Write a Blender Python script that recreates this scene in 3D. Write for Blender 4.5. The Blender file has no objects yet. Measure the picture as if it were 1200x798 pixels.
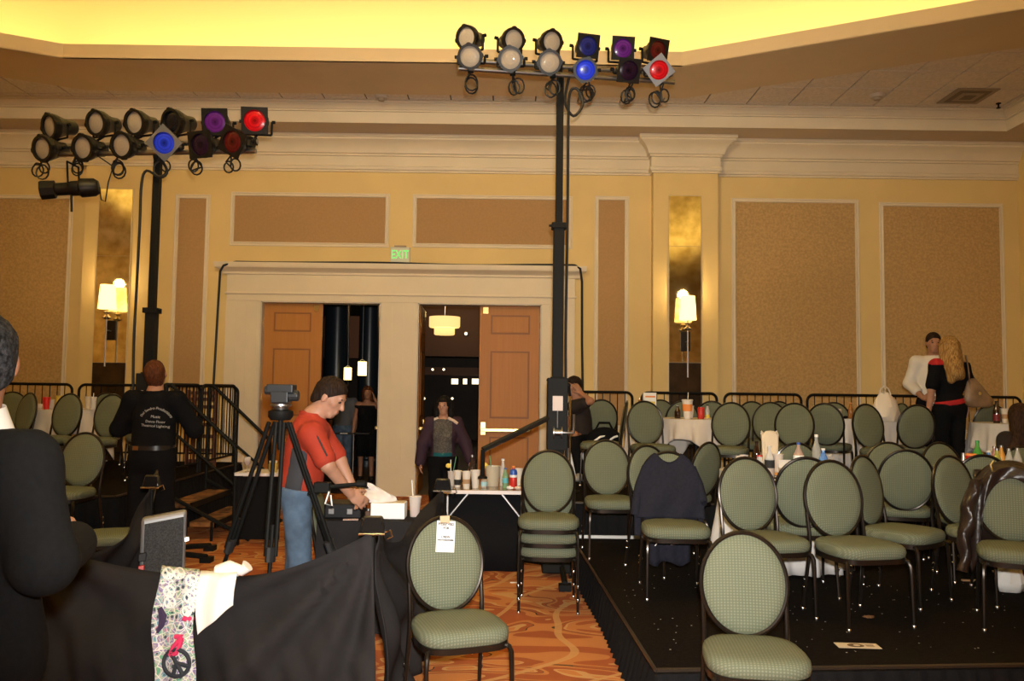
import bpy, bmesh, math, random
import numpy as np
from mathutils import Vector, Matrix, Euler
from mathutils.bvhtree import BVHTree

SC = bpy.context.scene
COL = SC.collection
random.seed(7)
PI = math.pi

# ------------------------------------------------------------------ camera
F_PX, PITCH, ROLL, CAM_H = 960.0, math.atan(59/960.0), 0.013, 1.62
CP, SP, CR, SR = math.cos(PITCH), math.sin(PITCH), math.cos(ROLL), math.sin(ROLL)
v_r, v_f, v_u = Vector((1,0,0)), Vector((0,CP,SP)), Vector((0,-SP,CP))
cam_d = bpy.data.cameras.new('camera'); cam_d.sensor_width = 36.0; cam_d.lens = 36.0*F_PX/1200.0
cam_d.clip_start = 0.05; cam_d.clip_end = 200
cam = bpy.data.objects.new('camera', cam_d); COL.objects.link(cam)
ax = v_r*CR + v_u*SR; ay = -v_r*SR + v_u*CR; az = -v_f
M = Matrix((ax, ay, az)).transposed().to_4x4(); M.translation = (0,0,CAM_H)
cam.matrix_world = M
SC.camera = cam

SC.view_settings.view_transform = 'Standard'
SC.view_settings.look = 'None'
SC.view_settings.gamma = 1.0
SC.view_settings.exposure = 0.0
SC.view_settings.use_curve_mapping = False

w = bpy.data.worlds.new('world'); SC.world = w; w.use_nodes = True
w.node_tree.nodes['Background'].inputs[0].default_value = (1.0,0.75,0.45,1)
w.node_tree.nodes['Background'].inputs[1].default_value = 0.0

# on-camera flash (the photograph was taken with one: neutral light on the near chairs)
fl = bpy.data.lights.new('camera_flash', 'SPOT'); fl.energy = 1700; fl.color = (1.0,0.95,0.88)
fl.spot_size = math.radians(86); fl.spot_blend = 1.0; fl.shadow_soft_size = 0.035
flo = bpy.data.objects.new('camera_flash', fl); COL.objects.link(flo)
flo.location = (0.03,-0.02,CAM_H+0.13)
flo.rotation_euler = (math.radians(90+0.5),0,math.radians(-3))

# unseen lamp added in the dome, above the frame, to lift the ambient light
ch = bpy.data.lights.new('added_chandelier_lamp', 'POINT'); ch.energy = 1150; ch.color = (1.0,0.78,0.48); ch.shadow_soft_size = 0.5
cho = bpy.data.objects.new('added_chandelier_lamp', ch); COL.objects.link(cho); cho.location = (-1.7,3.6,5.9)

COVE_POWER = 4.2       # watts per metre of cove strip light
COVE_COL = (1.0,0.74,0.26)

# ------------------------------------------------------------------ pixel helpers
def ray(px, py):
    dx, dy = px-600.0, py-399.0
    x = dx*CR + dy*SR; y = -dx*SR + dy*CR
    return v_f*F_PX + v_r*x - v_u*y
CAMP = Vector((0,0,CAM_H))
def at(px, py, Y):
    r = ray(px,py); return CAMP + r*(Y/r.y)
def atz(px, py, z):
    r = ray(px,py); return CAMP + r*((z-CAM_H)/r.z)
def proj(p):
    q = Vector(p)-CAMP
    k = F_PX/q.dot(v_f); x = q.dot(v_r)*k; y = -q.dot(v_u)*k
    return (600 + x*CR - y*SR, 399 + x*SR + y*CR)
def Xat(px, Y, z):
    a = proj((0,Y,z))[0]; b = proj((1,Y,z))[0]
    return (px-a)/(b-a)

# ------------------------------------------------------------------ materials
MATS = {}
def mat(name, col, rough=0.6, metal=0.0, noise=0.0, nscale=8.0, bump=0.0, bscale=60.0, emit=None, estr=0.0, sheen=0.0, alpha=1.0, trans=0.0, coat=0.0, ior=1.45, col2=None, spec=0.5):
    if name in MATS: return MATS[name]
    m = bpy.data.materials.new(name); m.use_nodes = True
    nt = m.node_tree; b = nt.nodes['Principled BSDF']
    b.inputs['Base Color'].default_value = (*col,1)
    b.inputs['Roughness'].default_value = rough
    b.inputs['Metallic'].default_value = metal
    b.inputs['IOR'].default_value = ior
    b.inputs['Specular IOR Level'].default_value = spec
    if sheen: b.inputs['Sheen Weight'].default_value = sheen
    if coat: b.inputs['Coat Weight'].default_value = coat
    if trans: b.inputs['Transmission Weight'].default_value = trans
    if alpha < 1: b.inputs['Alpha'].default_value = alpha
    if emit:
        b.inputs['Emission Color'].default_value = (*emit,1); b.inputs['Emission Strength'].default_value = estr
    if noise or bump:
        tc = nt.nodes.new('ShaderNodeTexCoord')
    if noise:
        n = nt.nodes.new('ShaderNodeTexNoise'); n.inputs['Scale'].default_value = nscale; n.inputs['Detail'].default_value = 4
        nt.links.new(tc.outputs['Object'], n.inputs['Vector'])
        r = nt.nodes.new('ShaderNodeValToRGB')
        c2 = col2 or tuple(min(1,c*(1+noise)) for c in col)
        c1 = col if col2 else tuple(c*(1-noise) for c in col)
        r.color_ramp.elements[0].position = 0.35; r.color_ramp.elements[1].position = 0.65
        r.color_ramp.elements[0].color = (*c1,1); r.color_ramp.elements[1].color = (*c2,1)
        nt.links.new(n.outputs['Fac'], r.inputs['Fac']); nt.links.new(r.outputs['Color'], b.inputs['Base Color'])
    if bump:
        n2 = nt.nodes.new('ShaderNodeTexNoise'); n2.inputs['Scale'].default_value = bscale; n2.inputs['Detail'].default_value = 3
        nt.links.new(tc.outputs['Object'], n2.inputs['Vector'])
        bp = nt.nodes.new('ShaderNodeBump'); bp.inputs['Strength'].default_value = bump; bp.inputs['Distance'].default_value = 0.01
        nt.links.new(n2.outputs['Fac'], bp.inputs['Height']); nt.links.new(bp.outputs['Normal'], b.inputs['Normal'])
    MATS[name] = m
    return m

def nodes_of(name, col, rough):
    m = mat(name, col, rough); return m, m.node_tree, m.node_tree.nodes['Principled BSDF']
def math_node(nt, op, a, b=None):
    n = nt.nodes.new('ShaderNodeMath'); n.operation = op
    for i, v in enumerate((a,b)):
        if v is None: continue
        if isinstance(v,(int,float)): n.inputs[i].default_value = v
        else: nt.links.new(v, n.inputs[i])
    return n.outputs[0]
def mix_rgb(nt, fac, a, b):
    n = nt.nodes.new('ShaderNodeMixRGB')
    for i, v in zip((0,1,2),(fac,a,b)):
        if isinstance(v,(int,float)): n.inputs[i].default_value = v
        elif isinstance(v,tuple): n.inputs[i].default_value = (*v,1)
        else: nt.links.new(v, n.inputs[i])
    return n.outputs[0]

def fabric_chair():
    m, nt, b = nodes_of('chair_fabric', (0.30,0.33,0.19), 0.75)
    tc = nt.nodes.new('ShaderNodeTexCoord'); sp = nt.nodes.new('ShaderNodeSeparateXYZ')
    nt.links.new(tc.outputs['Object'], sp.inputs[0])
    k = 2*PI/0.030
    u = math_node(nt,'ADD',sp.outputs['X'],math_node(nt,'ADD',sp.outputs['Z'],sp.outputs['Y']))
    v = math_node(nt,'SUBTRACT',sp.outputs['X'],math_node(nt,'ADD',sp.outputs['Z'],sp.outputs['Y']))
    s = math_node(nt,'MULTIPLY', math_node(nt,'SINE',math_node(nt,'MULTIPLY',u,k)), math_node(nt,'SINE',math_node(nt,'MULTIPLY',v,k)))
    f = math_node(nt,'GREATER_THAN', s, 0.25)
    nz = nt.nodes.new('ShaderNodeTexNoise'); nz.inputs['Scale'].default_value = 6; nt.links.new(tc.outputs['Object'], nz.inputs['Vector'])
    base = mix_rgb(nt, nz.outputs['Fac'], (0.108,0.120,0.078), (0.124,0.137,0.089))
    c = mix_rgb(nt, f, base, (0.172,0.184,0.126))
    nt.links.new(c, b.inputs['Base Color']); b.inputs['Specular IOR Level'].default_value = 0.2
    return m
def carpet_mat():
    m, nt, b = nodes_of('carpet_swirl', (0.5,0.15,0.03), 0.95)
    tc = nt.nodes.new('ShaderNodeTexCoord')
    mp = nt.nodes.new('ShaderNodeMapping'); mp.inputs['Scale'].default_value = (0.62,1.25,1.0); mp.inputs['Rotation'].default_value = (0,0,0.25)
    nt.links.new(tc.outputs['Object'], mp.inputs[0])
    n = nt.nodes.new('ShaderNodeTexNoise'); n.inputs['Scale'].default_value = 1.5; n.inputs['Detail'].default_value = 0.6; n.inputs['Distortion'].default_value = 1.6
    nt.links.new(mp.outputs[0], n.inputs['Vector'])
    w2 = nt.nodes.new('ShaderNodeTexWave'); w2.inputs['Scale'].default_value = 0.9; w2.inputs['Distortion'].default_value = 9; w2.inputs['Detail'].default_value = 0.4; w2.inputs['Detail Scale'].default_value = 0.8
    nt.links.new(mp.outputs[0], w2.inputs['Vector'])
    def ramp(src, stops):
        r = nt.nodes.new('ShaderNodeValToRGB'); r.color_ramp.interpolation = 'CONSTANT'
        while len(r.color_ramp.elements) < len(stops): r.color_ramp.elements.new(0.5)
        for e,(p,c) in zip(r.color_ramp.elements, stops): e.position = p; e.color = (*c,1)
        nt.links.new(src, r.inputs['Fac']); return r.outputs['Color']
    rust = (0.40,0.095,0.018); orng = (0.58,0.215,0.055); tan = (0.62,0.34,0.125); dark = (0.05,0.032,0.012)
    c1 = ramp(n.outputs['Fac'], [(0,orng),(0.36,tan),(0.385,rust),(0.47,orng),(0.52,dark),(0.529,rust),(0.575,tan),(0.60,orng),(0.66,rust)])
    c2 = ramp(w2.outputs['Fac'], [(0,rust),(0.5,dark),(0.53,orng)])
    sw = math_node(nt,'GREATER_THAN', w2.outputs['Fac'], 0.975)
    c = mix_rgb(nt, math_node(nt,'MULTIPLY',sw,0.8), c1, tan)
    n3 = nt.nodes.new('ShaderNodeTexNoise'); n3.inputs['Scale'].default_value = 260; nt.links.new(tc.outputs['Object'], n3.inputs['Vector'])
    mixn = nt.nodes.new('ShaderNodeMixRGB'); mixn.blend_type = 'MULTIPLY'; mixn.inputs[0].default_value = 0.35
    nt.links.new(c, mixn.inputs[1]); nt.links.new(n3.outputs['Fac'], mixn.inputs[2])
    nt.links.new(mixn.outputs[0], b.inputs['Base Color'])
    bp = nt.nodes.new('ShaderNodeBump'); bp.inputs['Strength'].default_value = 0.3; bp.inputs['Distance'].default_value = 0.004
    nt.links.new(n3.outputs['Fac'], bp.inputs['Height']); nt.links.new(bp.outputs['Normal'], b.inputs['Normal'])
    return m
def scarf_mat():
    m, nt, b = nodes_of('scarf_print', (0.9,0.9,0.85), 0.8)
    tc = nt.nodes.new('ShaderNodeTexCoord')
    v1 = nt.nodes.new('ShaderNodeTexVoronoi'); v1.inputs['Scale'].default_value = 34
    v2 = nt.nodes.new('ShaderNodeTexVoronoi'); v2.inputs['Scale'].default_value = 34; v2.feature = 'DISTANCE_TO_EDGE'
    n = nt.nodes.new('ShaderNodeTexNoise'); n.inputs['Scale'].default_value = 13; n.inputs['Distortion'].default_value = 1.5
    for x in (v1,v2,n): nt.links.new(tc.outputs['Object'], x.inputs['Vector'])
    r = nt.nodes.new('ShaderNodeValToRGB')
    stops = [(0.0,(0.50,0.52,0.30)),(0.36,(0.10,0.36,0.24)),(0.43,(0.60,0.60,0.45)),(0.50,(0.20,0.13,0.38)),(0.55,(0.55,0.57,0.46)),(0.62,(0.10,0.32,0.42)),(0.70,(0.6,0.25,0.36))]
    while len(r.color_ramp.elements) < len(stops): r.color_ramp.elements.new(0.5)
    for e,(p,c) in zip(r.color_ramp.elements, stops): e.position = p; e.color = (*c,1)
    nt.links.new(n.outputs['Fac'], r.inputs['Fac'])
    dot = math_node(nt,'LESS_THAN', v1.outputs['Distance'], 0.30)
    sepc = nt.nodes.new('ShaderNodeSeparateColor'); nt.links.new(v1.outputs['Color'], sepc.inputs[0])
    dk = math_node(nt,'MULTIPLY', dot, math_node(nt,'GREATER_THAN', sepc.outputs[0], 0.35))
    c = mix_rgb(nt, dk, r.outputs['Color'], (0.06,0.08,0.10))
    edge = math_node(nt,'LESS_THAN', v2.outputs['Distance'], 0.05)
    c = mix_rgb(nt, math_node(nt,'MULTIPLY',edge,0.7), c, (0.92,0.9,0.85))
    nt.links.new(c, b.inputs['Base Color'])
    return m
def antique_mirror():
    m, nt, b = nodes_of('antique_mirror', (0.6,0.5,0.34), 0.12)
    b.inputs['Metallic'].default_value = 1.0
    tc = nt.nodes.new('ShaderNodeTexCoord'); n = nt.nodes.new('ShaderNodeTexNoise'); n.inputs['Scale'].default_value = 5; n.inputs['Detail'].default_value = 6
    nt.links.new(tc.outputs['Object'], n.inputs['Vector'])
    r = nt.nodes.new('ShaderNodeValToRGB'); r.color_ramp.elements[0].position = 0.35; r.color_ramp.elements[1].position = 0.62
    r.color_ramp.elements[0].color = (0.62,0.50,0.27,1); r.color_ramp.elements[1].color = (0.94,0.86,0.62,1)
    nt.links.new(n.outputs['Fac'], r.inputs['Fac']); nt.links.new(r.outputs['Color'], b.inputs['Base Color'])
    return m
def wood_mat(name, c1, c2, rough=0.45):
    m, nt, b = nodes_of(name, c1, rough); b.inputs['Specular IOR Level'].default_value = 0.25
    tc = nt.nodes.new('ShaderNodeTexCoord'); mp = nt.nodes.new('ShaderNodeMapping'); mp.inputs['Scale'].default_value = (14,14,0.7)
    nt.links.new(tc.outputs['Object'], mp.inputs[0])
    n = nt.nodes.new('ShaderNodeTexNoise'); n.inputs['Scale'].default_value = 2.2; n.inputs['Detail'].default_value = 5; nt.links.new(mp.outputs[0], n.inputs['Vector'])
    c = mix_rgb(nt, n.outputs['Fac'], c1, c2); nt.links.new(c, b.inputs['Base Color'])
    return m

# ------------------------------------------------------------------ mesh building
class MB:
    def __init__(s): s.v=[]; s.f=[]; s.m=[]; s.cur=0
    def add(s, verts, faces):
        o = len(s.v); s.v += [tuple(p) for p in verts]
        s.f += [tuple(i+o for i in f) for f in faces]; s.m += [s.cur]*len(faces)
    def box(s, lo, hi, rot=None, piv=None):
        (a,b,c),(d,e,f) = lo,hi
        V = [Vector(p) for p in ((a,b,c),(d,b,c),(d,e,c),(a,e,c),(a,b,f),(d,b,f),(d,e,f),(a,e,f))]
        if rot is not None:
            pv = Vector(piv) if piv is not None else Vector(((a+d)/2,(b+e)/2,(c+f)/2))
            V = [rot@(p-pv)+pv for p in V]
        s.add(V, [(0,3,2,1),(4,5,6,7),(0,1,5,4),(1,2,6,5),(2,3,7,6),(3,0,4,7)])
    def tube(s, pts, r, n=8, closed=False, caps=True, sx=1.0):
        P = [Vector(p) for p in pts]; N = len(P)
        R = r if isinstance(r,(list,tuple)) else [r]*N
        rings = []; up0 = None
        for i in range(N):
            if closed: t = P[(i+1)%N]-P[i-1]
            else: t = P[min(i+1,N-1)]-P[max(i-1,0)]
            if t.length < 1e-9: t = Vector((0,0,1))
            t.normalize()
            if up0 is None:
                up0 = Vector((0,0,1)) if abs(t.z) < 0.9 else Vector((1,0,0))
            a = up0 - t*up0.dot(t)
            if a.length < 1e-6: a = t.orthogonal()
            a.normalize(); up0 = a; b = t.cross(a)
            rings.append([P[i]+(a*math.cos(2*PI*k/n)*sx+b*math.sin(2*PI*k/n))*R[i] for k in range(n)])
        V = [p for rg in rings for p in rg]; Fc = []
        for i in range(N if closed else N-1):
            j = (i+1)%N
            for k in range(n):
                Fc.append((i*n+k, j*n+k, j*n+(k+1)%n, i*n+(k+1)%n))
        if caps and not closed:
            Fc.append(tuple(range(n))); Fc.append(tuple((N-1)*n+k for k in reversed(range(n))))
        s.add(V, Fc)
    def lathe(s, prof, n=20, c=(0,0,0), axis='z', rot=None):
        c = Vector(c); V=[]; Fc=[]
        for (r,z) in prof:
            for k in range(n):
                a = 2*PI*k/n
                p = Vector((r*math.cos(a), r*math.sin(a), z))
                if axis=='y': p = Vector((p.x, p.z, -p.y))
                if axis=='x': p = Vector((p.z, p.y, -p.x))
                if rot is not None: p = rot@p
                V.append(c+p)
        L = len(prof)
        for i in range(L-1):
            for k in range(n):
                Fc.append((i*n+k, i*n+(k+1)%n, (i+1)*n+(k+1)%n, (i+1)*n+k))
        if prof[0][0] > 1e-5: Fc.append(tuple(reversed(range(n))))
        if prof[-1][0] > 1e-5: Fc.append(tuple((L-1)*n+k for k in range(n)))
        s.add(V,Fc)
    def ell(s, c, r, n=14, m=9, rot=None):
        prof = [(math.sin(PI*i/m), -math.cos(PI*i/m)) for i in range(m+1)]
        c = Vector(c); V=[]; Fc=[]
        for (a,z) in prof:
            for k in range(n):
                p = Vector((r[0]*a*math.cos(2*PI*k/n), r[1]*a*math.sin(2*PI*k/n), r[2]*z))
                V.append(c+(rot@p if rot is not None else p))
        for i in range(m):
            for k in range(n): Fc.append((i*n+k, i*n+(k+1)%n, (i+1)*n+(k+1)%n, (i+1)*n+k))
        s.add(V,Fc)
    def prism(s, poly, z0, z1):
        n = len(poly)
        s.add([(x,y,z0) for x,y in poly]+[(x,y,z1) for x,y in poly],
              [tuple(reversed(range(n))), tuple(range(n,2*n))]+[(i,(i+1)%n,n+(i+1)%n,n+i) for i in range(n)])
    def grid(s, rows, flip=False):
        h=len(rows); wd=len(rows[0]); V=[p for r in rows for p in r]; Fc=[]
        for i in range(h-1):
            for j in range(wd-1):
                q=(i*wd+j,i*wd+j+1,(i+1)*wd+j+1,(i+1)*wd+j)
                Fc.append(q if not flip else q[::-1])
        s.add(V,Fc)
    def mesh(s, name, mats, smooth=True, angle=40, merge=True):
        me = bpy.data.meshes.new(name); me.from_pydata(s.v,[],s.f)
        if not isinstance(mats,(list,tuple)): mats=[mats]
        for m_ in mats: me.materials.append(m_)
        me.polygons.foreach_set('material_index', s.m)
        bm = bmesh.new(); bm.from_mesh(me)
        if merge: bmesh.ops.remove_doubles(bm, verts=bm.verts, dist=1e-5)
        bmesh.ops.recalc_face_normals(bm, faces=bm.faces)
        bm.to_mesh(me); bm.free()
        if smooth:
            me.polygons.foreach_set('use_smooth',[True]*len(me.polygons))
            me.set_sharp_from_angle(angle=math.radians(angle))
        me.update(); return me
    def build(s, name, mats, parent=None, smooth=True, angle=40, solid=0.0, bevel=0.0, loc=None, rot=None, recalc=True):
        return link(name, s.mesh(name, mats, smooth, angle), parent, solid, bevel, loc, rot)
def link(name, me, parent=None, solid=0.0, bevel=0.0, loc=None, rot=None):
    o = bpy.data.objects.new(name, me); COL.objects.link(o)
    if parent is not None: o.parent = parent
    if loc is not None: o.location = loc
    if rot is not None: o.rotation_euler = rot
    if solid:
        md = o.modifiers.new('solid','SOLIDIFY'); md.thickness = solid; md.offset = 0
    if bevel:
        md = o.modifiers.new('bevel','BEVEL'); md.width = bevel; md.segments = 2; md.limit_method = 'ANGLE'
    return o
def tag(o, label=None, cat=None, group=None, kind=None):
    if label: o['label'] = label
    if cat: o['category'] = cat
    if group: o['group'] = group
    if kind: o['kind'] = kind
    return o
def thing(name, loc, label, cat, group=None, rz=0.0):
    o = bpy.data.objects.new(name, None); COL.objects.link(o); o.empty_display_size = 0.1
    o.location = loc; o.rotation_euler = (0,0,rz)
    return tag(o, label, cat, group)
def copy_tree(o, parent=None):
    c = o.copy(); COL.objects.link(c); c.parent = parent
    for ch in KIDS.get(o.name, []): copy_tree(ch, c)
    return c
KIDS = {}
def index_kids(o):
    ch = [x for x in bpy.data.objects if x.parent == o]
    KIDS[o.name] = ch
    for x in ch: index_kids(x)
def sub(p, *q):
    return Vector(p) + sum((Vector(a) for a in q), Vector())
def rbox(mb, lo, hi, r=0.01, n=3):
    """box with rounded vertical edges"""
    (a,b,c),(d,e,f)=lo,hi; poly=[]
    for cx,cy,a0 in ((d-r,e-r,0),(a+r,e-r,PI/2),(a+r,b+r,PI),(d-r,b+r,1.5*PI)):
        for k in range(n+1):
            t=a0+PI/2*k/n; poly.append((cx+r*math.cos(t),cy+r*math.sin(t)))
    mb.prism(poly,c,f)
DG = None
def text_mesh(name, body, size, mt, align='CENTER', bold=0.0):
    cu = bpy.data.curves.new(name,'FONT'); cu.body = body; cu.size = size; cu.align_x = align; cu.align_y = 'CENTER'; cu.extrude = 0.0006; cu.offset = bold
    o = bpy.data.objects.new(name, cu); COL.objects.link(o)
    bpy.context.view_layer.update()
    dg = bpy.context.evaluated_depsgraph_get()
    me = bpy.data.meshes.new_from_object(o.evaluated_get(dg))
    bpy.data.objects.remove(o); bpy.data.curves.remove(cu)
    me.materials.clear(); me.materials.append(mt)
    return me

# palette
WALL = mat('wall_paint_yellow',(0.74,0.55,0.235),0.7, noise=0.04, nscale=1.2)
TRIM = mat('trim_cream',(0.72,0.62,0.45),0.5, noise=0.03, nscale=2)
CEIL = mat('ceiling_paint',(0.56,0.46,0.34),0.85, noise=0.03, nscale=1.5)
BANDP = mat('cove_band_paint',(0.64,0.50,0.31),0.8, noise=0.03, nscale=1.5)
TILE = mat('ceiling_tile',(0.66,0.58,0.48),0.9, noise=0.08, nscale=25, bump=0.2, bscale=150)
GRIDM = mat('tile_gap',(0.16,0.12,0.08),0.9)
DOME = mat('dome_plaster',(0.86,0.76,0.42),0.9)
PANF = mat('wall_panel_linen',(0.42,0.255,0.11),0.9, noise=0.05, nscale=30, bump=0.15, bscale=200)
PANW = mat('wall_panel_damask',(0.48,0.31,0.125),0.9, noise=0.14, nscale=28, bump=0.15, bscale=120)
CARPET = carpet_mat()
FABRIC = fabric_chair()
FRAME = mat('chair_frame_bronze',(0.022,0.016,0.012),0.28,0.6, coat=0.3)
CHROME = mat('chrome',(0.75,0.75,0.76),0.15,1.0)
STEEL = mat('steel_dull',(0.42,0.41,0.40),0.35,1.0)
BLACKM = mat('black_metal',(0.007,0.007,0.0065),0.6, spec=0.16)
BLACKP = mat('black_plastic',(0.008,0.008,0.009),0.5, spec=0.3)
RUBBER = mat('cable_rubber',(0.008,0.008,0.008),0.55)
DECK = mat('stage_deck_carpet',(0.008,0.006,0.0045),1.0, spec=0.08, noise=0.3, nscale=40, bump=0.4, bscale=200)
SKIRT = mat('skirt_black_cloth',(0.009,0.009,0.010),0.9, spec=0.1)
DRAPE = mat('drape_black_cloth',(0.0225,0.0205,0.021),0.95, spec=0.1, noise=0.12, nscale=4)
LINEN = mat('table_linen',(0.62,0.55,0.48),0.8, noise=0.04, nscale=3)
LINENW = mat('table_linen_white',(0.62,0.60,0.59),0.8, noise=0.03, nscale=3)
OAK = wood_mat('door_oak',(0.50,0.225,0.06),(0.42,0.17,0.04))
OAKD = mat('door_groove',(0.26,0.10,0.025),0.5)
BRASS = mat('brass',(0.75,0.55,0.22),0.25,1.0)
WHITE = mat('white_paint',(0.82,0.80,0.77),0.5)
FOAM = mat('foam_cup',(0.70,0.64,0.56),0.6)
PAPER = mat('paper_white',(0.88,0.87,0.84),0.8)
INK = mat('ink_black',(0.02,0.02,0.02),0.8)
CARD = mat('card_tan',(0.62,0.52,0.38),0.8)
RED = mat('red_plastic',(0.55,0.03,0.02),0.35)
BLUE = mat('blue_plastic',(0.03,0.09,0.42),0.35)
GREEN = mat('green_plastic',(0.05,0.28,0.05),0.35)
ORANGE = mat('orange_print',(0.85,0.28,0.06),0.6)
YELLOW = mat('yellow_rind',(0.75,0.55,0.08),0.5)
AMBER = mat('amber_drink',(0.35,0.16,0.03),0.15)
GLASSB = mat('brown_glass',(0.03,0.012,0.005),0.08, coat=0.5)
CLEAR = mat('clear_plastic',(0.85,0.84,0.80),0.08, alpha=0.38)
SKIN = mat('skin',(0.40,0.205,0.13),0.55, noise=0.05, nscale=20)
SKIN2 = mat('skin_tan',(0.32,0.15,0.085),0.55, noise=0.05, nscale=20)
SUIT = mat('suit_charcoal',(0.0085,0.0085,0.009),0.95, spec=0.12, noise=0.1, nscale=60)
BCLOTH = mat('black_cotton',(0.006,0.006,0.007),0.95, spec=0.1)
NAVY = mat('navy_knit',(0.018,0.018,0.026),0.95, spec=0.1, noise=0.1, nscale=50)
LEATHER = mat('brown_leather',(0.022,0.013,0.010),0.32, bump=0.5, bscale=18)
REDS = mat('red_polo_cloth',(0.33,0.028,0.010),0.8, noise=0.06, nscale=10)
JEANS = mat('blue_denim',(0.065,0.105,0.165),0.85, noise=0.22, nscale=14)
def hair_mat(name, c1, c2):
    m, nt, b = nodes_of(name, c1, 0.7); b.inputs['Specular IOR Level'].default_value = 0.2
    tc = nt.nodes.new('ShaderNodeTexCoord'); mp = nt.nodes.new('ShaderNodeMapping'); mp.inputs['Scale'].default_value = (70,70,6)
    nt.links.new(tc.outputs['Object'], mp.inputs[0])
    n = nt.nodes.new('ShaderNodeTexNoise'); n.inputs['Scale'].default_value = 1.6; n.inputs['Detail'].default_value = 3; nt.links.new(mp.outputs[0], n.inputs['Vector'])
    r = nt.nodes.new('ShaderNodeValToRGB'); r.color_ramp.elements[0].position = 0.35; r.color_ramp.elements[1].position = 0.68
    r.color_ramp.elements[0].color = (*c1,1); r.color_ramp.elements[1].color = (*c2,1); nt.links.new(n.outputs['Fac'], r.inputs['Fac'])
    nt.links.new(r.outputs['Color'], b.inputs['Base Color'])
    bp = nt.nodes.new('ShaderNodeBump'); bp.inputs['Strength'].default_value = 0.7; bp.inputs['Distance'].default_value = 0.01
    nt.links.new(n.outputs['Fac'], bp.inputs['Height']); nt.links.new(bp.outputs['Normal'], b.inputs['Normal'])
    return m
HAIRD = hair_mat('hair_dark_brown',(0.008,0.004,0.0025),(0.026,0.013,0.007))
HAIRG = mat('hair_grey_black',(0.03,0.03,0.032),0.8, spec=0.15, noise=0.7, nscale=90, bump=0.6, bscale=150)
HAIRA = hair_mat('hair_auburn',(0.05,0.014,0.005),(0.13,0.042,0.015))
HAIRB = hair_mat('hair_blond',(0.16,0.075,0.018),(0.48,0.29,0.10))
# ================================================================== STRUCTURE
WY = 12.6
XL, XR, YN = -11.2, 7.85, -9.0
def WX(px, py=400): return at(px,py,WY).x
def WZ(px, py): return at(px,py,WY).z
def S(o): return tag(o, kind='structure')

mb = MB(); mb.box((XL-0.2,YN-0.2,-0.1),(XR+0.2,WY+0.2,0.0)); floor = S(mb.build('floor', CARPET, smooth=False))
for nm, lo, hi in (('wall_left',(XL-0.2,YN,0),(XL,WY,7.6)),('wall_right',(XR,YN,0),(XR+0.2,WY,7.6)),('wall_front',(XL,YN-0.2,0),(XR,YN,7.6))):
    mb = MB(); mb.box(lo,hi); S(mb.build(nm, WALL, smooth=False))
# door openings
DZ = WZ(470,355)
O1 = (WX(305,420), WX(446,420)); O2 = (WX(489,420), WX(634,420))
mb = MB()
for x0,x1,z0,z1 in ((XL,O1[0],0,5.6),(O1[1],O2[0],0,5.6),(O2[1],XR,0,5.6),(O1[0],O1[1],DZ,5.6),(O2[0],O2[1],DZ,5.6)):
    mb.box((x0,WY,z0),(x1,WY+0.2,z1))
wall = S(mb.build('wall_back', WALL, smooth=False))

def off_poly(pts, p):
    """offset an open polyline to its right by p with mitres"""
    out=[]; n=len(pts)
    nr=[]
    for i in range(n-1):
        t=(Vector(pts[i+1])-Vector(pts[i])).normalized(); nr.append(Vector((t.y,-t.x)))
    for i in range(n):
        if i==0: d=nr[0]
        elif i==n-1: d=nr[-1]
        else:
            d=nr[i-1]+nr[i]; d=d/ max(1e-6,(1+nr[i-1].dot(nr[i])))
        out.append(Vector(pts[i])+d*p)
    return out
def sweep(pts, prof):
    mb=MB(); rows=[]
    for p,z in prof:
        rows.append([(q.x,q.y,z) for q in off_poly(pts,p)])
    mb.grid(rows); return mb
# pilasters
PD = 0.18
PR = (WX(763,300), WX(838,300)); PLc = (WX(104,300), WX(181,300))
PILS = (PLc, PR)
for x0,x1 in PILS:
    mb=MB(); mb.box((x0,WY-PD,0),(x1,WY,5.535)); mb.build('pilaster', WALL, wall, smooth=False)
path=[(XL,WY)]
for x0,x1 in PILS: path += [(x0,WY),(x0,WY-PD),(x1,WY-PD),(x1,WY)]
path.append((XR,WY))
prof=[(0,4.995),(.028,4.995),(.028,5.02),(.05,5.03),(.058,5.05),(.058,5.075),(.035,5.09),(.035,5.235),(.06,5.245),(.06,5.27),(.085,5.28),(.095,5.32),(.12,5.37),(.165,5.42),(.215,5.45),(.225,5.46),(.225,5.485),(.245,5.49),(.245,5.535),(0,5.535)]
cor = S(sweep(path,prof).build('trim_1', TRIM, angle=25)); cor['label']='cream stepped cornice along the top of the yellow wall'
# perimeter soffit, fascia with crown
FY = 11.86; FXR = XR-0.6; FXL = XL+0.6
mb=MB(); mb.box((XL,FY+.006,5.535),(XR,WY+0.2,5.60)); mb.box((FXR+.006,YN,5.535),(XR,FY+.006,5.60)); mb.box((XL,YN,5.535),(FXL-.006,FY+.006,5.60))
S(mb.build('trim_2', CEIL, smooth=False))
fp=[(FXL,YN),(FXL,FY),(FXR,FY),(FXR,YN)]
prof=[(0,5.535),(.0,5.70),(.02,5.705),(.02,5.725),(.035,5.735),(.05,5.76),(.075,5.785),(.09,5.795),(.09,5.812),(.105,5.815),(.105,5.86),(0,5.86)]
S(sweep(fp,prof).build('trim_3', TRIM, angle=25))
for nm,lo,hi in (('baseboard_back',(XL,WY-0.02,0),(O1[0]-0.3,WY,0.16)),('baseboard_right',(O2[1]+0.3,WY-0.02,0),(XR,WY,0.16))):
    mb=MB(); mb.box(lo,hi); S(mb.build(nm,TRIM,smooth=False))

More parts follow.
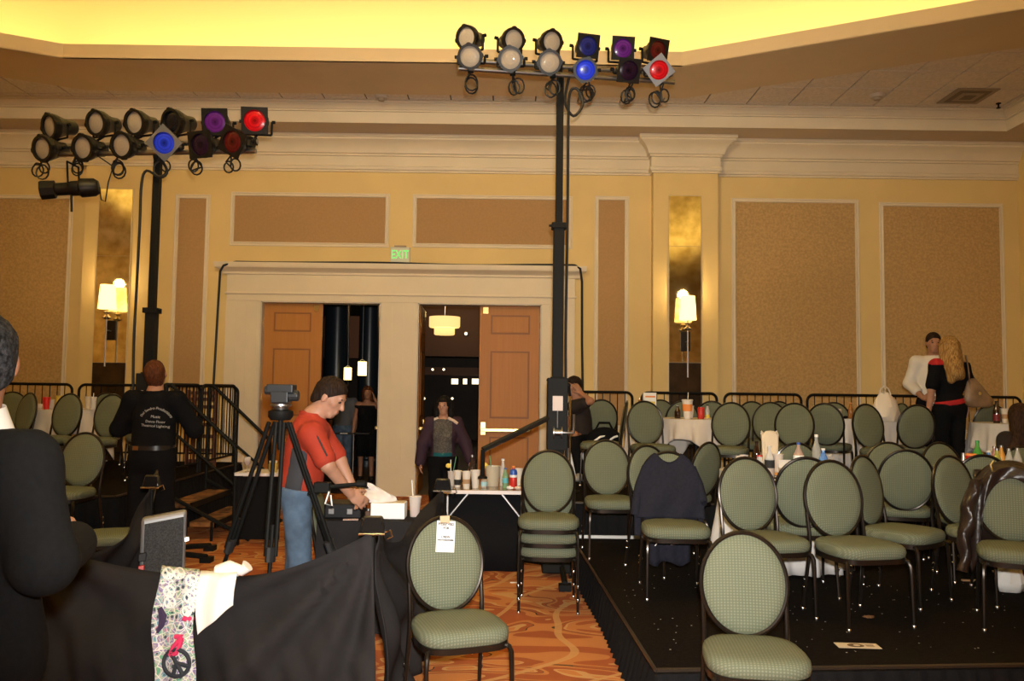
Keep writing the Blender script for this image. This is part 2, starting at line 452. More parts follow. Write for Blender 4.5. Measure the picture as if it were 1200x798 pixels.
# ---- tile ceiling with polygonal dome recess
ZL = 6.005
_a,_b,_c,_d = atz(75,52,ZL),atz(800,60,ZL),atz(1145,0,ZL),atz(0,38,ZL)
_a.y = _b.y = (_a.y+_b.y)/2
_e = _b+(_c-_b)*((6.15-_b.x)/(_c.x-_b.x)); _f = _a+(_d-_a)*((-8.9-_a.x)/(_d.x-_a.x))
LIP = [(_a.x,_a.y),(_b.x,_b.y),(_e.x,_e.y),(6.35,4.5),(5.2,-0.6),(1.5,-2.2),(-6.0,-2.2),(-8.6,0.2),(-9.6,4.8),(_f.x,_f.y)]
LIP = [Vector(p) for p in LIP]           # clockwise seen from above
def off_closed(P, d):
    """offset outward by d (P is clockwise)"""
    n=len(P); out=[]
    N=[]
    for i in range(n):
        t=(P[(i+1)%n]-P[i]).normalized(); N.append(Vector((-t.y,t.x)))
    for i in range(n):
        a,b=N[i-1],N[i]; out.append(P[i]+(a+b)*(d/(1+a.dot(b))))
    return out
def ring(mb, prof, base=LIP):
    rows=[]
    for d,z in prof:
        q=off_closed(base,d); q.append(q[0]); rows.append([(p.x,p.y,z) for p in q])
    mb.grid(rows)
def inside(P,x,y):
    for i in range(len(P)):
        a=P[i]; b=P[(i+1)%len(P)]
        if (b.x-a.x)*(y-a.y)-(b.y-a.y)*(x-a.x) > 0: return False
    return True
ceil = bpy.data.objects.new('ceiling', None); COL.objects.link(ceil); S(ceil); ceil.location=(0,0,5.8)
def cpart(mbx,name,mt,**k):
    o=mbx.build(name,mt,ceil,**k); o.location=(0,0,-5.8); return o
BW=1.10
mb=MB(); out=off_closed(LIP,BW-0.02)
# backing between band and fascia: fan of quads to an outer rectangle
outer=[Vector((max(XL,min(XR,p.x*1.0+ (p.x-(-1.7))*3)),max(YN,min(WY,p.y+(p.y-4.0)*3)))) for p in out]
rect=[(XL,WY),(XR,WY),(XR,YN),(XL,YN)]
bm_=bmesh.new()
vo=[bm_.verts.new((p[0],p[1],5.855)) for p in rect]; vi=[bm_.verts.new((p.x,p.y,5.855)) for p in out]
ed=[bm_.edges.new((vo[i],vo[(i+1)%4])) for i in range(4)]+[bm_.edges.new((vi[i],vi[(i+1)%len(vi)])) for i in range(len(vi))]
bmesh.ops.triangle_fill(bm_, edges=ed, use_beauty=True)
me=bpy.data.meshes.new('tile_grid'); bm_.to_mesh(me); bm_.free(); me.materials.append(GRIDM)
o=link('tile_grid',me,ceil); o.location=(0,0,-5.8)
# tiles
TS=0.615; tme={}
mbt=MB(); mbt.box((-0.2965,-0.2965,-0.018),(0.2965,0.2965,0)); tile_me=mbt.mesh('ceiling_tile',TILE,smooth=False)
tx0=at(578,113,11.6).x; ty0=FY-0.105-0.42
bandin=off_closed(LIP,BW-0.48)
TILE_TOP=5.855
skip_spots=[]
for i in range(-18,14):
    for j in range(-1,12):
        cx=tx0+TS*(i+0.5); cy=ty0-TS*j
        if not (FXL<cx<FXR+0.2): continue
        if inside(bandin,cx,cy): continue
        q=proj((cx,cy,5.84))
        if not(-60<q[0]<1260 and q[1]>-30): continue
        t=link('ceiling_tile',tile_me,ceil); t.location=(cx,cy,TILE_TOP-5.8)
# band + lip + trough + dome
mb=MB(); ring(mb,[(BW,5.86),(BW,5.80),(BW-0.02,5.80),(0.0,5.81),(0.0,5.825)]); cpart(mb,'cove_soffit',BANDP,smooth=False)
mb=MB(); ring(mb,[(0.0,5.81),(0.0,ZL),(0.035,ZL),(0.035,5.89),(0.55,5.89)]); cpart(mb,'cove_lip',BANDP,smooth=False)
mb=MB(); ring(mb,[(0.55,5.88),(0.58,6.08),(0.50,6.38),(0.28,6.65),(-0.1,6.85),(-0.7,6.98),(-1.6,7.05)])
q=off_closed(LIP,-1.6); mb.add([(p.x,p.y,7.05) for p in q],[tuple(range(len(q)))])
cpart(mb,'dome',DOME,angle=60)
# cove strip lights lying in the trough
for i in range(len(LIP)):
    q=off_closed(LIP,0.30); a=q[i]; b=q[(i+1)%len(q)]; L=(b-a).length-0.15; c=(a+b)/2
    la=bpy.data.lights.new('cove_strip_light','AREA'); la.shape='RECTANGLE'; la.size=L; la.size_y=0.08
    la.energy=COVE_POWER*L; la.color=COVE_COL
    lo=bpy.data.objects.new('cove_strip_light',la); COL.objects.link(lo)
    ang=math.atan2((b-a).y,(b-a).x)
    lo.rotation_euler=Euler((PI,0,ang),'XYZ'); lo.location=(c.x,c.y,5.915)
# ceiling fixtures
def cthing(name,px,py,label,cat):
    p=atz(px,py,5.837); return thing(name,(p.x,p.y,5.837),label,cat)
t=cthing('air_diffuser',1134,112,'square air diffuser in the tile ceiling at the right','air vent')
for k,(s,z) in enumerate(((0.29,-0.004),(0.22,-0.010),(0.15,-0.016),(0.08,-0.02))):
    mb=MB(); mb.box((-s,-s,z-0.012),(s,s,z)); 
    mb.build(('frame','vane','vane','core')[k],mat('vent_%d'%k,((.30,.24,.17),(.16,.12,.08),(.30,.24,.17),(.14,.11,.07))[k],0.7),t,smooth=False)
for px,py,lb in ((1028,111,'round white smoke detector on tiles left of the air diffuser'),(447,112,'round smoke detector on tiles above the double doors')):
    t=cthing('smoke_detector',px,py,lb,'detector'); t['group']='ceiling smoke detectors'
    mb=MB(); mb.lathe([(0.10,0),(0.10,-0.02),(0.085,-0.045),(0.0,-0.05)],20); mb.build('base',mat('detector_white',(.55,.46,.36),.6),t)
    mb=MB(); mb.lathe([(0.05,-0.045),(0.045,-0.075),(0.0,-0.08)],16); mb.build('sensor_cap',mat('detector_cap',(.38,.30,.22),.6),t)
t=cthing('sprinkler_head',1170,121,'small sprinkler head hanging from the ceiling at far right','sprinkler')
mb=MB(); mb.lathe([(0.035,0),(0.035,-0.01),(0.012,-0.015),(0.012,-0.06),(0.03,-0.065),(0.03,-0.072),(0,-0.072)],12); mb.build('body',BLACKM,t)

# ---- wall panels with mouldings
def panel(name,px0,py0,px1,py1,mt,label=None,zb=None,fw=0.065):
    xa=WX(px0,py0); xb=WX(px1,py0); zt=WZ((px0+px1)/2,py0)
    zb_=WZ((px0+px1)/2,py1) if zb is None else zb
    o=bpy.data.objects.new(name,None); COL.objects.link(o); o.parent=wall; o.location=((xa+xb)/2,WY,(zb_+zt)/2)
    h=((xb-xa)/2,(zt-zb_)/2)
    mb=MB(); mb.box((-h[0]+fw,-0.006,-h[1]+fw),(h[0]-fw,0.0,h[1]-fw)); mb.build('fabric',mt,o,smooth=False)
    pr=[(0,0),(0,.012),(.012,.018),(.024,.012),(.032,.014),(.046,.026),(.058,.024),(fw,.010),(fw,0)]
    mb=MB(); rows=[]
    for d,e in pr:
        a,b=h[0]-d,h[1]-d; rows.append([(-a,-e,-b),(a,-e,-b),(a,-e,b),(-a,-e,b),(-a,-e,-b)])
    mb.grid(rows); mb.build('moulding',TRIM,o,angle=30)
    return o
panel('wall_panel',-95,228,87,470,PANW,zb=1.05)
panel('wall_panel',206,228,247,470,PANF,zb=1.05)
panel('wall_panel',271,226,457,289,PANF)
panel('wall_panel',484,229,671,291,PANF)
panel('wall_panel',697,230,737,470,PANF,zb=1.05)
panel('wall_panel',857,233,1006,470,PANW,zb=1.05)
panel('wall_panel',1030,238,1175,470,PANW,zb=1.05)

# ---- mirrors on the pilasters
MIR=antique_mirror(); DARKW=mat('dark_mirror_base',(0.05,0.028,0.012),0.25,0.4, noise=0.3,nscale=6)
for nm,px0,px1,pyt,seam,lab in (('wall_mirror',117,155,222,300,'tall antiqued mirror strip behind the left wall sconce'),('wall_mirror',784,821,230,289,'tall antiqued mirror strip behind the right wall sconce')):
    y=WY-PD; c=(px0+px1)/2
    xa=at(px0,pyt+30,y).x; xb=at(px1,pyt+30,y).x; zt=at(c,pyt,y).z; zs=at(c,seam,y).z; zl=at(c,425,y).z
    t=thing(nm,((xa+xb)/2,y,0.3),lab,'mirror'); t['group']='antiqued wall mirrors'
    W2=(xb-xa)/2
    mb=MB(); mb.box((-W2-0.012,-0.014,0),(W2+0.012,-0.001,zt-0.3+0.012)); mb.build('frame',mat('mirror_frame',(.6,.5,.32),.4,.3),t,smooth=False)
    for nmz,za,zb,mt in (('mirror_pane',zs+.003,zt,MIR),('mirror_pane',zl+.003,zs-.003,MIR),('dark_pane',0.32,zl-.003,DARKW)):
        mb=MB(); mb.box((-W2,-0.022,za-0.3),(W2,-0.0141,zb-0.3)); mb.build(nmz,mt,t,smooth=False)
# ---- sconces
SHADE=mat('sconce_shade_lit',(0.9,0.75,0.4),0.8,emit=(1.0,0.66,0.20),estr=3.2)
for px,py,lab in ((126,348,'lit wall sconce with cream cylinder shade on the left mirror'),(806,361,'lit wall sconce with cream cylinder shade on the right mirror')):
    y=WY-PD-0.022; p=at(px,py,y-0.17); base=Vector((p.x,y,p.z-0.62))
    t=thing('wall_sconce',base,lab,'wall lamp','wall sconces'); 
    mb=MB(); mb.lathe([(0.128,0.44),(0.105,0.80)],28,(0,-0.17,0)); 
    sh=mb.build('lamp_shade',SHADE,t,solid=0.003)
    mb=MB(); mb.box((-0.07,-0.02,-0.02),(0.07,0,0.28)); mb.build('back_plate',mat('sconce_bronze',(.02,.013,.008),.4,.6),t,smooth=False,bevel=0.006)
    mb=MB(); mb.tube([(0,-0.17,-0.42),(0,-0.17,0.30)],0.013,10); mb.tube([(0,-0.17,0.12),(0,-0.005,0.12)],0.010,8); mb.build('stem',STEEL,t)
    mb=MB(); mb.lathe([(0.012,0.28),(0.06,0.30),(0.065,0.315),(0.03,0.335),(0.015,0.36),(0.045,0.385),(0.05,0.395),(0.012,0.41),(0.012,0.5),(0,0.5)],18,(0,-0.17,0)); mb.build('finial',mat('sconce_crystal',(.6,.5,.36),.2,.8),t)
    lp=bpy.data.lights.new('sconce_lamp','POINT'); lp.energy=10; lp.color=(1,0.72,0.36); lp.shadow_soft_size=0.08
    lo=bpy.data.objects.new('sconce_lamp',lp); COL.objects.link(lo); lo.location=base+Vector((0,-0.17,0.86))
# ---- door surround
dc=bpy.data.objects.new('trim_4',None); COL.objects.link(dc); S(dc); dc.location=(-1.7,WY,0)
def dpart(mbx,name,mt,**k):
    o=mbx.build(name,mt,dc,**k); o.location=(1.7,-WY,0); return o
zA,zB,zC=WZ(470,345),WZ(470,323),WZ(470,311)
jambs=((WX(264,420),O1[0]),(O1[1],O2[0]),(O2[1],WX(673,420)))
for a,b in jambs:
    mb=MB(); mb.box((a,WY-0.05,0),(b,WY+0.2,DZ)); dpart(mb,'jamb',TRIM,smooth=False)
    n=3; wd=(b-a)
    for k in range(n):
        cx=a+wd*(0.2+0.6*k/(n-1)); mb=MB(); mb.box((cx-wd*0.11,WY-0.055,0.25),(cx+wd*0.11,WY-0.05,DZ-0.04)); dpart(mb,'flute',TRIM,smooth=False)
hx0,hx1=jambs[0][0],jambs[2][1]
mb=MB(); mb.box((hx0,WY-0.05,DZ),(hx1,WY,zB)); mb.box((hx0-.02,WY-0.075,zA-.03),(hx1+.02,WY-0.04,zA)); dpart(mb,'frieze',TRIM,smooth=False,bevel=0.005)
pr=[(0.05,zB-.02),(.07,zB-.01),(.07,zB+.02),(.10,zB+.05),(.16,zB+.08),(.17,zB+.11),(.17,zC),(0,zC)]
pth=[(hx0,WY),(hx0,WY-0.001),(hx1,WY-0.001),(hx1,WY)]
mb=sweep([(hx0-0.0,WY+0.3),(hx0,WY-0.0),(hx1,WY-0.0),(hx1,WY+0.3)],[(p-0.0,z) for p,z in pr]); dpart(mb,'crown',TRIM,angle=25)
for a,b in (O1,O2):
    mb=MB()
    mb.box((a,WY-0.06,0),(a+0.02,WY+0.2,DZ)); mb.box((b-0.02,WY-0.06,0),(b,WY+0.2,DZ)); mb.box((a,WY-0.06,DZ-0.02),(b,WY+0.2,DZ)); dpart(mb,'door_stop',mat('door_edge_grey',(.55,.50,.42),.5),smooth=False)
# ---- door leaves
def leaf(name,x,w_,rz,side,label,hx):
    """hinge at x (side=+1 leaf runs to +x)"""
    o=bpy.data.objects.new(name,None); COL.objects.link(o); S(o); o['label']=label; o.location=(x,WY+0.06,0.012); o.rotation_euler=(0,0,rz)
    H=DZ-0.035; s=side
    def bx(mbx,x0,x1,y0,y1,z0,z1): mbx.box((min(s*x0,s*x1),y0,z0),(max(s*x0,s*x1),y1,z1))
    mb=MB(); bx(mb,0,w_,0,0.045,0,H); mb.build('slab',OAK,o,smooth=False)
    for z0,z1 in ((H-0.42,H-0.16),(1.20,H-0.72),(0.28,0.88)):
        for yy,dy in ((0,-1),(0.045,1)):
            ys=(yy-0.004,yy) if dy<0 else (yy,yy+0.004)
            mb=MB(); bx(mb,0.15,w_-0.17,ys[0],ys[1],z0-0.02,z1+0.02); mb.build('panel_groove',OAKD,o,smooth=False)
            ys=(yy-0.010,yy) if dy<0 else (yy,yy+0.010)
            mb=MB(); bx(mb,0.175,w_-0.195,ys[0],ys[1],z0+0.005,z1-0.005); mb.build('panel',OAK,o,smooth=False,bevel=0.006)
    mb=MB(); bx(mb,0.12,w_-0.05,-0.07,-0.04,0.98,1.03); bx(mb,0.14,0.17,-0.05,0,0.98,1.03); bx(mb,w_-0.12,w_-0.08,-0.05,0,0.98,1.03); mb.build('push_bar',BRASS,o,smooth=False,bevel=0.006)
    mb=MB(); bx(mb,w_-0.11,w_-0.04,-0.012,0,0.93,1.12); mb.build('latch_plate',BRASS,o,smooth=False)
    mb=MB(); bx(mb,w_-0.13,w_-0.05,-0.014,0,H-0.12,H-0.02); mb.build('top_latch',BRASS,o,smooth=False)
    for z in (0.3,H/2,H-0.3):
        mb=MB(); mb.tube([(-s*0.008,-0.008,z-0.05),(-s*0.008,-0.008,z+0.05)],0.009,8); mb.build('hinge',BRASS,o)
    return o
w1=(O1[1]-O1[0]-0.05)/2; w2=(O2[1]-O2[0]-0.05)/2
leaf('door_1',O1[0]+0.025,w1,0,1,'closed oak panelled door behind the man in red',0)
leaf('door_2',O1[1]-0.03,w1,math.radians(-91),-1,'oak door folded open into the dark lobby beside the fluted jamb',0)
leaf('door_3',O2[0]+0.03,w2,math.radians(91),1,'oak door folded open behind the woman in purple jacket',0)
leaf('door_4',O2[1]-0.025,w2,0,-1,'closed oak panelled door behind the drinks table',0)

# ---- exit sign
p=at(469,298,WY-0.03); t=thing('exit_sign',(p.x,WY,p.z),'pale exit sign with green letters above the doors','exit sign')
mb=MB(); mb.box((-0.15,-0.055,-0.135),(0.15,0,0.11)); mb.build('housing',mat('exit_housing',(.62,.62,.48),.4),t,smooth=False,bevel=0.008)
mb=MB(); mb.box((-0.09,-0.06,0.11),(0.09,0,0.135)); mb.build('bracket',mat('exit_bracket',(.35,.24,.16),.5),t,smooth=False)
EXM=mat('exit_green_lit',(.1,.6,.15),.5,emit=(.10,.85,.16),estr=0.9)
me=text_mesh('letters','EXIT',0.185,EXM); o=link('letters',me,t); o.location=(0,-0.058,-0.012); o.rotation_euler=(PI/2,0,0); o.scale=(0.72,1.0,1)
# ---- black cable over the door surround
pts=[at(249,470,WY-.03),at(252,420,WY-.03),at(256,350,WY-.04),at(258,318,WY-.15),at(262,311,WY-.17),at(272,308,WY-.14)]
pts+=[Vector((x_,WY-0.10-0.01*math.sin(x_*3),zC+0.012+0.01*math.sin(x_*2.1))) for x_ in np.linspace(hx0+0.15,hx1-0.05,22)]
pts+=[at(674,311,WY-.14),at(680,315,WY-.17),at(682,330,WY-.1),at(682,400,WY-.04),at(683,470,WY-.03)]
mb=MB(); mb.tube(pts,0.019,8); tag(mb.build('loose_cable',RUBBER),'black cable draped over the cream door surround','cable')

# ---- lobby behind the doors
LY0,LY1=WY+0.2,27.0
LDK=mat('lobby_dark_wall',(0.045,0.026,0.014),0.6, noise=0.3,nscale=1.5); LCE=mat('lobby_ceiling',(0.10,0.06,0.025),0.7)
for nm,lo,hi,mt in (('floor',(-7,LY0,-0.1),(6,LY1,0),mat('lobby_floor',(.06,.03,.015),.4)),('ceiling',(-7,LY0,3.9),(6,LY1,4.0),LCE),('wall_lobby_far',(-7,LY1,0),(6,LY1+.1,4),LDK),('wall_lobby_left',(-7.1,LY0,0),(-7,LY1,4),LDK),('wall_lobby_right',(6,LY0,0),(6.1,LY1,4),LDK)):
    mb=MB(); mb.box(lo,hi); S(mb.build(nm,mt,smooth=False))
# bulkheads and columns of the lobby
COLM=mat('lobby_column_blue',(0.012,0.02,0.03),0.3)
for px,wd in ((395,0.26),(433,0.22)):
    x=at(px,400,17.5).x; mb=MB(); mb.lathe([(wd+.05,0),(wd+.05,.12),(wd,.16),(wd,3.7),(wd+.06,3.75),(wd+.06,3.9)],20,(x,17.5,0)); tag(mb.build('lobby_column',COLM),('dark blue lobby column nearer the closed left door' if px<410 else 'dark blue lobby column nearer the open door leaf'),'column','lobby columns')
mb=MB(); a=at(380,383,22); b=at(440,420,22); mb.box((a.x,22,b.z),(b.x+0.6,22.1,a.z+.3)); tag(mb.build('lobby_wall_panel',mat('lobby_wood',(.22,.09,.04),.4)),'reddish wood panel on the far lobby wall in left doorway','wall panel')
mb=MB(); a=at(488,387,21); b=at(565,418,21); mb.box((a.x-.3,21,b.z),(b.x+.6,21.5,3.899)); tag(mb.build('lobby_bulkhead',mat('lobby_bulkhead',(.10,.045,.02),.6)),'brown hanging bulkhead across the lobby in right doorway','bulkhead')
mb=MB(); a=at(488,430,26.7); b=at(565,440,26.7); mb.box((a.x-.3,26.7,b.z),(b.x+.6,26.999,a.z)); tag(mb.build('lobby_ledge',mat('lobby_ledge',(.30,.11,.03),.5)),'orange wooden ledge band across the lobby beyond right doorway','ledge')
PEND=mat('pendant_lit',(0.9,0.8,0.4),.7,emit=(1.0,0.72,0.24),estr=4.0)
for px,py,r,h,d,lab in ((407.5,438,0.075,0.24,16.2,'lower left lit cylinder pendant in the dark lobby'),(424.5,432,0.085,0.27,16.0,'upper right lit cylinder pendant in the dark lobby')):
    p=at(px,py,d); t=thing('pendant_lamp',(p.x,p.y,p.z-h/2),lab,'pendant lamp','cylinder pendants in the lobby')
    mb=MB(); mb.lathe([(r,0),(r,h)],20); mb.build('lamp_shade',PEND,t)
    mb=MB(); mb.tube([(r*.6*math.cos(a),0,h+r*.5*math.sin(a)) for a in np.linspace(0,PI,9)],0.006,6); mb.tube([(0,0,h+r*.5),(0,0,3.9-(p.z-h/2))],0.006,6); mb.build('hanger',STEEL,t)
p=at(521,380,19); t=thing('drum_pendant',(p.x,p.y,p.z-0.25),'two-tier lit drum pendant in the lobby behind right doorway','pendant lamp')
DRM=mat('drum_lit',(.9,.8,.5),.7,emit=(1.0,0.6,0.2),estr=1.3)
mb=MB(); mb.lathe([(0.22,0),(0.24,0.02),(0.24,0.16)],24); mb.build('lower_drum',DRM,t)
mb=MB(); mb.lathe([(0.34,0.17),(0.36,0.2),(0.36,0.42)],24); mb.build('upper_drum',DRM,t)
mb=MB(); mb.tube([(0,0,0.42),(0,0,3.9-(p.z-0.25))],0.01,6); mb.build('stem',STEEL,t)
t=thing('lobby_exit_sign',at(551,437,26.995),'tiny green exit sign deep in the lobby','exit sign')
mb=MB(); mb.box((-0.10,-0.03,-0.08),(0.10,0.0,0.08)); mb.build('lit_face',mat('exit_far',(.05,.4,.12),.5,emit=(.03,.5,.10),estr=1.0),t,smooth=False)
WINL=mat('lobby_window_lit',(.9,.85,.7),.5,emit=(1.0,.82,.5),estr=2.2)
for px,wd,lab in ((533,.13,'left of three small lit lobby windows'),(545,.085,'middle of three small lit lobby windows'),(557,.13,'right of three small lit lobby windows')):
    p=at(px,447,26.98); t=thing('lit_window',p,lab,'window','lit lobby windows')
    mb=MB(); mb.box((-wd,-.01,-.11),(wd,.02,.11)); mb.build('frame',BLACKM,t,smooth=False)
    mb=MB(); mb.box((-wd+.02,-.03,-.09),(wd-.02,-.01,.09)); mb.build('pane',WINL,t,smooth=False)
for px,py,d in ((517,392,20.96),(546,392,20.96),(507,434,26.66),(520,434,26.66),(497,468,26.96),(386,427,26.96),(410,412,26.96),(530,468,26.96)):
    p=at(px,py-1,d); t=thing('recessed_downlight',p,'small warm spot lamp glinting in the lobby near pixel column %d'%px,'downlight','lobby spot lamps')
    t['label']={517:'warm downlight left of the drum pendant',546:'warm downlight right under the drum pendant',507:'left glinting spot lamp over the lobby ledge',520:'right glinting spot lamp over the lobby ledge',497:'glinting spot lamp left of the woman\'s hair',386:'glinting spot lamp left of the blue lobby columns',410:'glinting spot lamp above the lower pendant',530:'glinting spot lamp right above the woman\'s head'}[px]
    mb=MB(); mb.lathe([(0.07,0.04),(0.07,0.0),(0.05,-0.01)],12,axis='y'); mb.build('trim_ring',STEEL,t)
    mb=MB(); mb.ell((0,0,0),(0.045,0.02,0.045),10,6); mb.build('bulb',mat('spot_lit',(1,.9,.7),.5,emit=(1,.8,.5),estr=3),t)
lp=bpy.data.lights.new('lobby_lamp','POINT'); lp.energy=45; lp.color=(1,.6,.25); lp.shadow_soft_size=.3
lo=bpy.data.objects.new('lobby_lamp',lp); COL.objects.link(lo); lo.location=(at(530,385,19.0).x,19.0,3.6)

t=thing('added_chandelier',(-1.7,3.6,5.5),'large unseen hanging lamp added in the dome to brighten the room','added_chandelier')  # fixture added around the ambient lamp, never in view
mb=MB(); mb.lathe([(.75,.0),(.8,.03),(.8,.22),(.78,.22)],32); mb.build('lamp_shade',mat('added_chandelier_glass',(.9,.8,.6),.6,emit=(1,.75,.4),estr=1.5),t,solid=.01)
mb=MB(); mb.tube([(0,0,.0),(0,0,1.52)],.03,8); mb.build('stem',BRASS,t)
for k in range(3):
    a=k*2*PI/3; mb=MB(); mb.tube([(0,0,.1),(.79*math.cos(a),.79*math.sin(a),.1)],.012,6); mb.build('spoke',BRASS,t)
# ================================================================== STAGES
Z1, Z2 = 0.25, 0.58
def pleats(mb, pts, z0, z1, amp=0.016, wl=0.10, flare=0.035):
    """pleated skirt along polyline, outward = right of travel"""
    P=[Vector((p[0],p[1])) for p in pts]; rows=[[],[],[],[]]
    for i in range(len(P)-1):
        t=(P[i+1]-P[i]); L=t.length; t.normalize(); nr=Vector((t.y,-t.x)); n=max(2,int(L/ (wl/4)))
        for k in range(n+(1 if i==len(P)-2 else 0)):
            s=k/n*L; q=P[i]+t*s
            for r_,(fz,a,f) in enumerate(((1,0.15,0.0),(0.85,0.6,0.15),(0.4,0.9,0.6),(0,1.3,1.0))):
                ph=s/wl*2*PI+1.6*math.sin(s*3.1)+1.1*math.sin(s*7.7)
                d=0.006+amp*a*(1+math.sin(ph))+flare*f*(0.7+0.3*math.sin(s*2.3+i))
                rows[r_].append((q.x+nr.x*d,q.y+nr.y*d,z0+(z1-z0)*fz+ (0.002 if fz==0 else 0)))
    mb.grid(rows)
def stage(name,label,poly,z0,z1,edges,strip=None):
    t=thing(name,(poly[0][0],poly[0][1],z0),label,'stage platform'); off=Vector((-poly[0][0],-poly[0][1],-z0))
    mb=MB(); mb.prism(poly,z1-0.05,z1); o=mb.build('deck',DECK,t,smooth=False,bevel=0.004); o.location=off
    mb=MB(); c=Vector((sum(p[0] for p in poly)/len(poly),sum(p[1] for p in poly)/len(poly)))
    inn=[(p[0]+(c.x-p[0])*0.03,p[1]+(c.y-p[1])*0.03) for p in poly]; mb.prism(inn,z0,z1-0.05); o=mb.build('riser_frame',BLACKM,t,smooth=False); o.location=off
    mb=MB(); pleats(mb,edges,z0,z1-0.03); o=mb.build('skirt',SKIRT,t,angle=80); o.location=off
    mb=MB()
    for a,b in zip(edges[:-1],edges[1:]):
        mb.tube([(a[0],a[1],z1-0.0125),(b[0],b[1],z1-0.0125)],0.012,6)
    o=mb.build('edge_trim',mat('deck_edge_trim',(.05,.04,.03),.35,.6),t); o.location=off
    if strip:
        mb=MB(); (x0,y0),(x1,y1)=strip; mb.box((x0,y0-0.05,z0),(x1,y0-0.03,z0+0.022)); o=mb.build('aluminium_edge',mat('aluminium',(.7,.69,.66),.35,.7),t,smooth=False); o.location=off
    return t
r1=[(7.75,4.74),(0.741,4.18),(0.60,7.80),(7.75,7.80)]
stage('stage_platform','low black carpeted stage platform under the nearer round tables',r1,0,Z1,[(0.60,7.80),(0.741,4.18),(7.75,4.74)])
r2=[(7.75,7.86),(0.60,7.86),(0.55,11.5),(7.75,11.5)]
stage('stage_platform','higher black stage tier at the right against the wall railing',r2,0,Z2,[(0.55,11.5),(0.60,7.86),(7.75,7.86)],strip=None)
# thin aluminium strip where the higher tier meets the lower deck
mb=MB(); mb.box((0.62,7.775,Z1),(7.7,7.797,Z1+0.028)); tag(mb.build('aluminium_strip',mat('aluminium',(.7,.69,.66),.35,.7),smooth=False),'pale aluminium strip along the foot of the higher right tier','metal strip')
l1=[(-9,6.97),(-9,7.75),(-3.62,7.75),(-3.62,6.97)]
stage('stage_platform','low stage platform at the left beneath a single green chair',l1,0,Z1,[(-9,6.97),(-3.62,6.97),(-3.62,7.75)])
l2=[(-9,7.86),(-9,11.5),(-3.75,11.5),(-3.75,7.86)]
stage('stage_platform','higher black stage tier at the left with steps',l2,0,Z2,[(-9,7.86),(-3.75,7.86),(-3.75,11.5)])

# ---- railings
def railing(label,p0,p1,zb,h=1.05,gap=0.104,zrail=0.12):
    a=Vector((p0[0],p0[1],zb)); b=Vector((p1[0],p1[1],zb)); L=(b-a).length; d=(b-a).normalized(); r=0.09
    t=thing('guard_railing',a,label,'railing','guard railings')
    def P(s,z): return d*s+Vector((0,0,z))
    pts=[P(0,0)]+[P(r-r*math.cos(x),h-r+r*math.sin(x)) for x in np.linspace(0,PI/2,7)]+[P(L-r+r*math.sin(x),h-r+r*math.cos(x)) for x in np.linspace(0,PI/2,7)]+[P(L,0)]
    mb=MB(); mb.tube(pts,0.019,8); mb.build('hoop_frame',BLACKM,t)
    mb=MB(); mb.tube([P(0.01,zrail),P(L-0.01,zrail)],0.012,6); mb.build('bottom_rail',BLACKM,t)
    n=max(2,int(round(L/gap)))
    mbb=MB(); mbb.tube([(0,0,zrail),(0,0,h-0.008)],0.0065,5,caps=False); me=mbb.mesh('baluster',BLACKM)
    for k in range(1,n):
        o=link('baluster',me,t); o.location=d*(L*k/n)
    return t
RY=11.42
def rx(px): return at(px,470,RY).x
segs=[(-12,84,'railing segment at far left behind the suited man'),(92,187,'railing segment in front of the left mirror strip'),(193,282,'railing segment behind the technician and stairs')]
for a,b,lb in segs: railing(lb,(max(rx(a),-8.9),RY),(min(rx(b),-3.8),RY),Z2,h=1.05)
for a,b,lb in ((654,741,'railing segment behind the seated man in black'),(752,840,'railing segment in front of the right mirror strip'),(849,939,'railing segment below the left half of the large damask panel'),(946,1093,'railing segment between the two damask panels'),(1101,1196,'railing segment behind the blond woman at far right')):
    railing(lb,(max(rx(a),0.62),RY),(rx(b),RY),Z2,h=1.04)
railing('side railing of the left tier nearer the camera',(-3.80,8.95),(-3.80,10.02),Z2,h=1.06)
railing('side railing of the left tier nearer the wall',(-3.80,10.10),(-3.80,11.30),Z2,h=1.06)

# ---- steps with handrails beside the left tier
t=thing('stage_steps',(-3.69,8.7,0),'black portable stage steps with handrails down from left tier','steps')
xs=(-3.72,-3.46,-3.20,-2.94)
for k in range(2):
    z=0.39-0.195*k
    mb=MB(); mb.box((xs[k]+0.02-(-3.75),0.05,z-0.05),(xs[k+1]+0.04-(-3.75),1.25,z)); mb.build('tread',mat('tread_carpet',(.16,.07,.02),.9,noise=.8,nscale=9),t,smooth=False)
    mb=MB(); mb.box((xs[k+1]-(-3.75)+0.02,0.05,z-0.055),(xs[k+1]+0.045-(-3.75),1.25,z+0.004)); mb.build('nosing',BLACKM,t,smooth=False)
for y in (0.04,1.27):
    mb=MB(); mb.tube([(0.03,y,0.5),(0.95,y,0.02)],0.022,6); mb.build('stringer',BLACKM,t)
    for x,zb in ((0.28,0),(0.55,0)):
        mb=MB(); mb.tube([(x,y,0),(x,y,0.36 if x<0.4 else 0.2)],0.016,6); mb.build('leg',BLACKM,t)
    mb=MB(); mb.tube([(0.02,y,0.40),(0.02,y,1.62),(0.06,y,1.645),(0.76,y,1.0),(0.78,y,0.94),(0.78,y,0)],0.020,8); mb.tube([(0.03,y,1.20),(0.78,y,0.58)],0.016,8); mb.build('handrail',BLACKM,t)
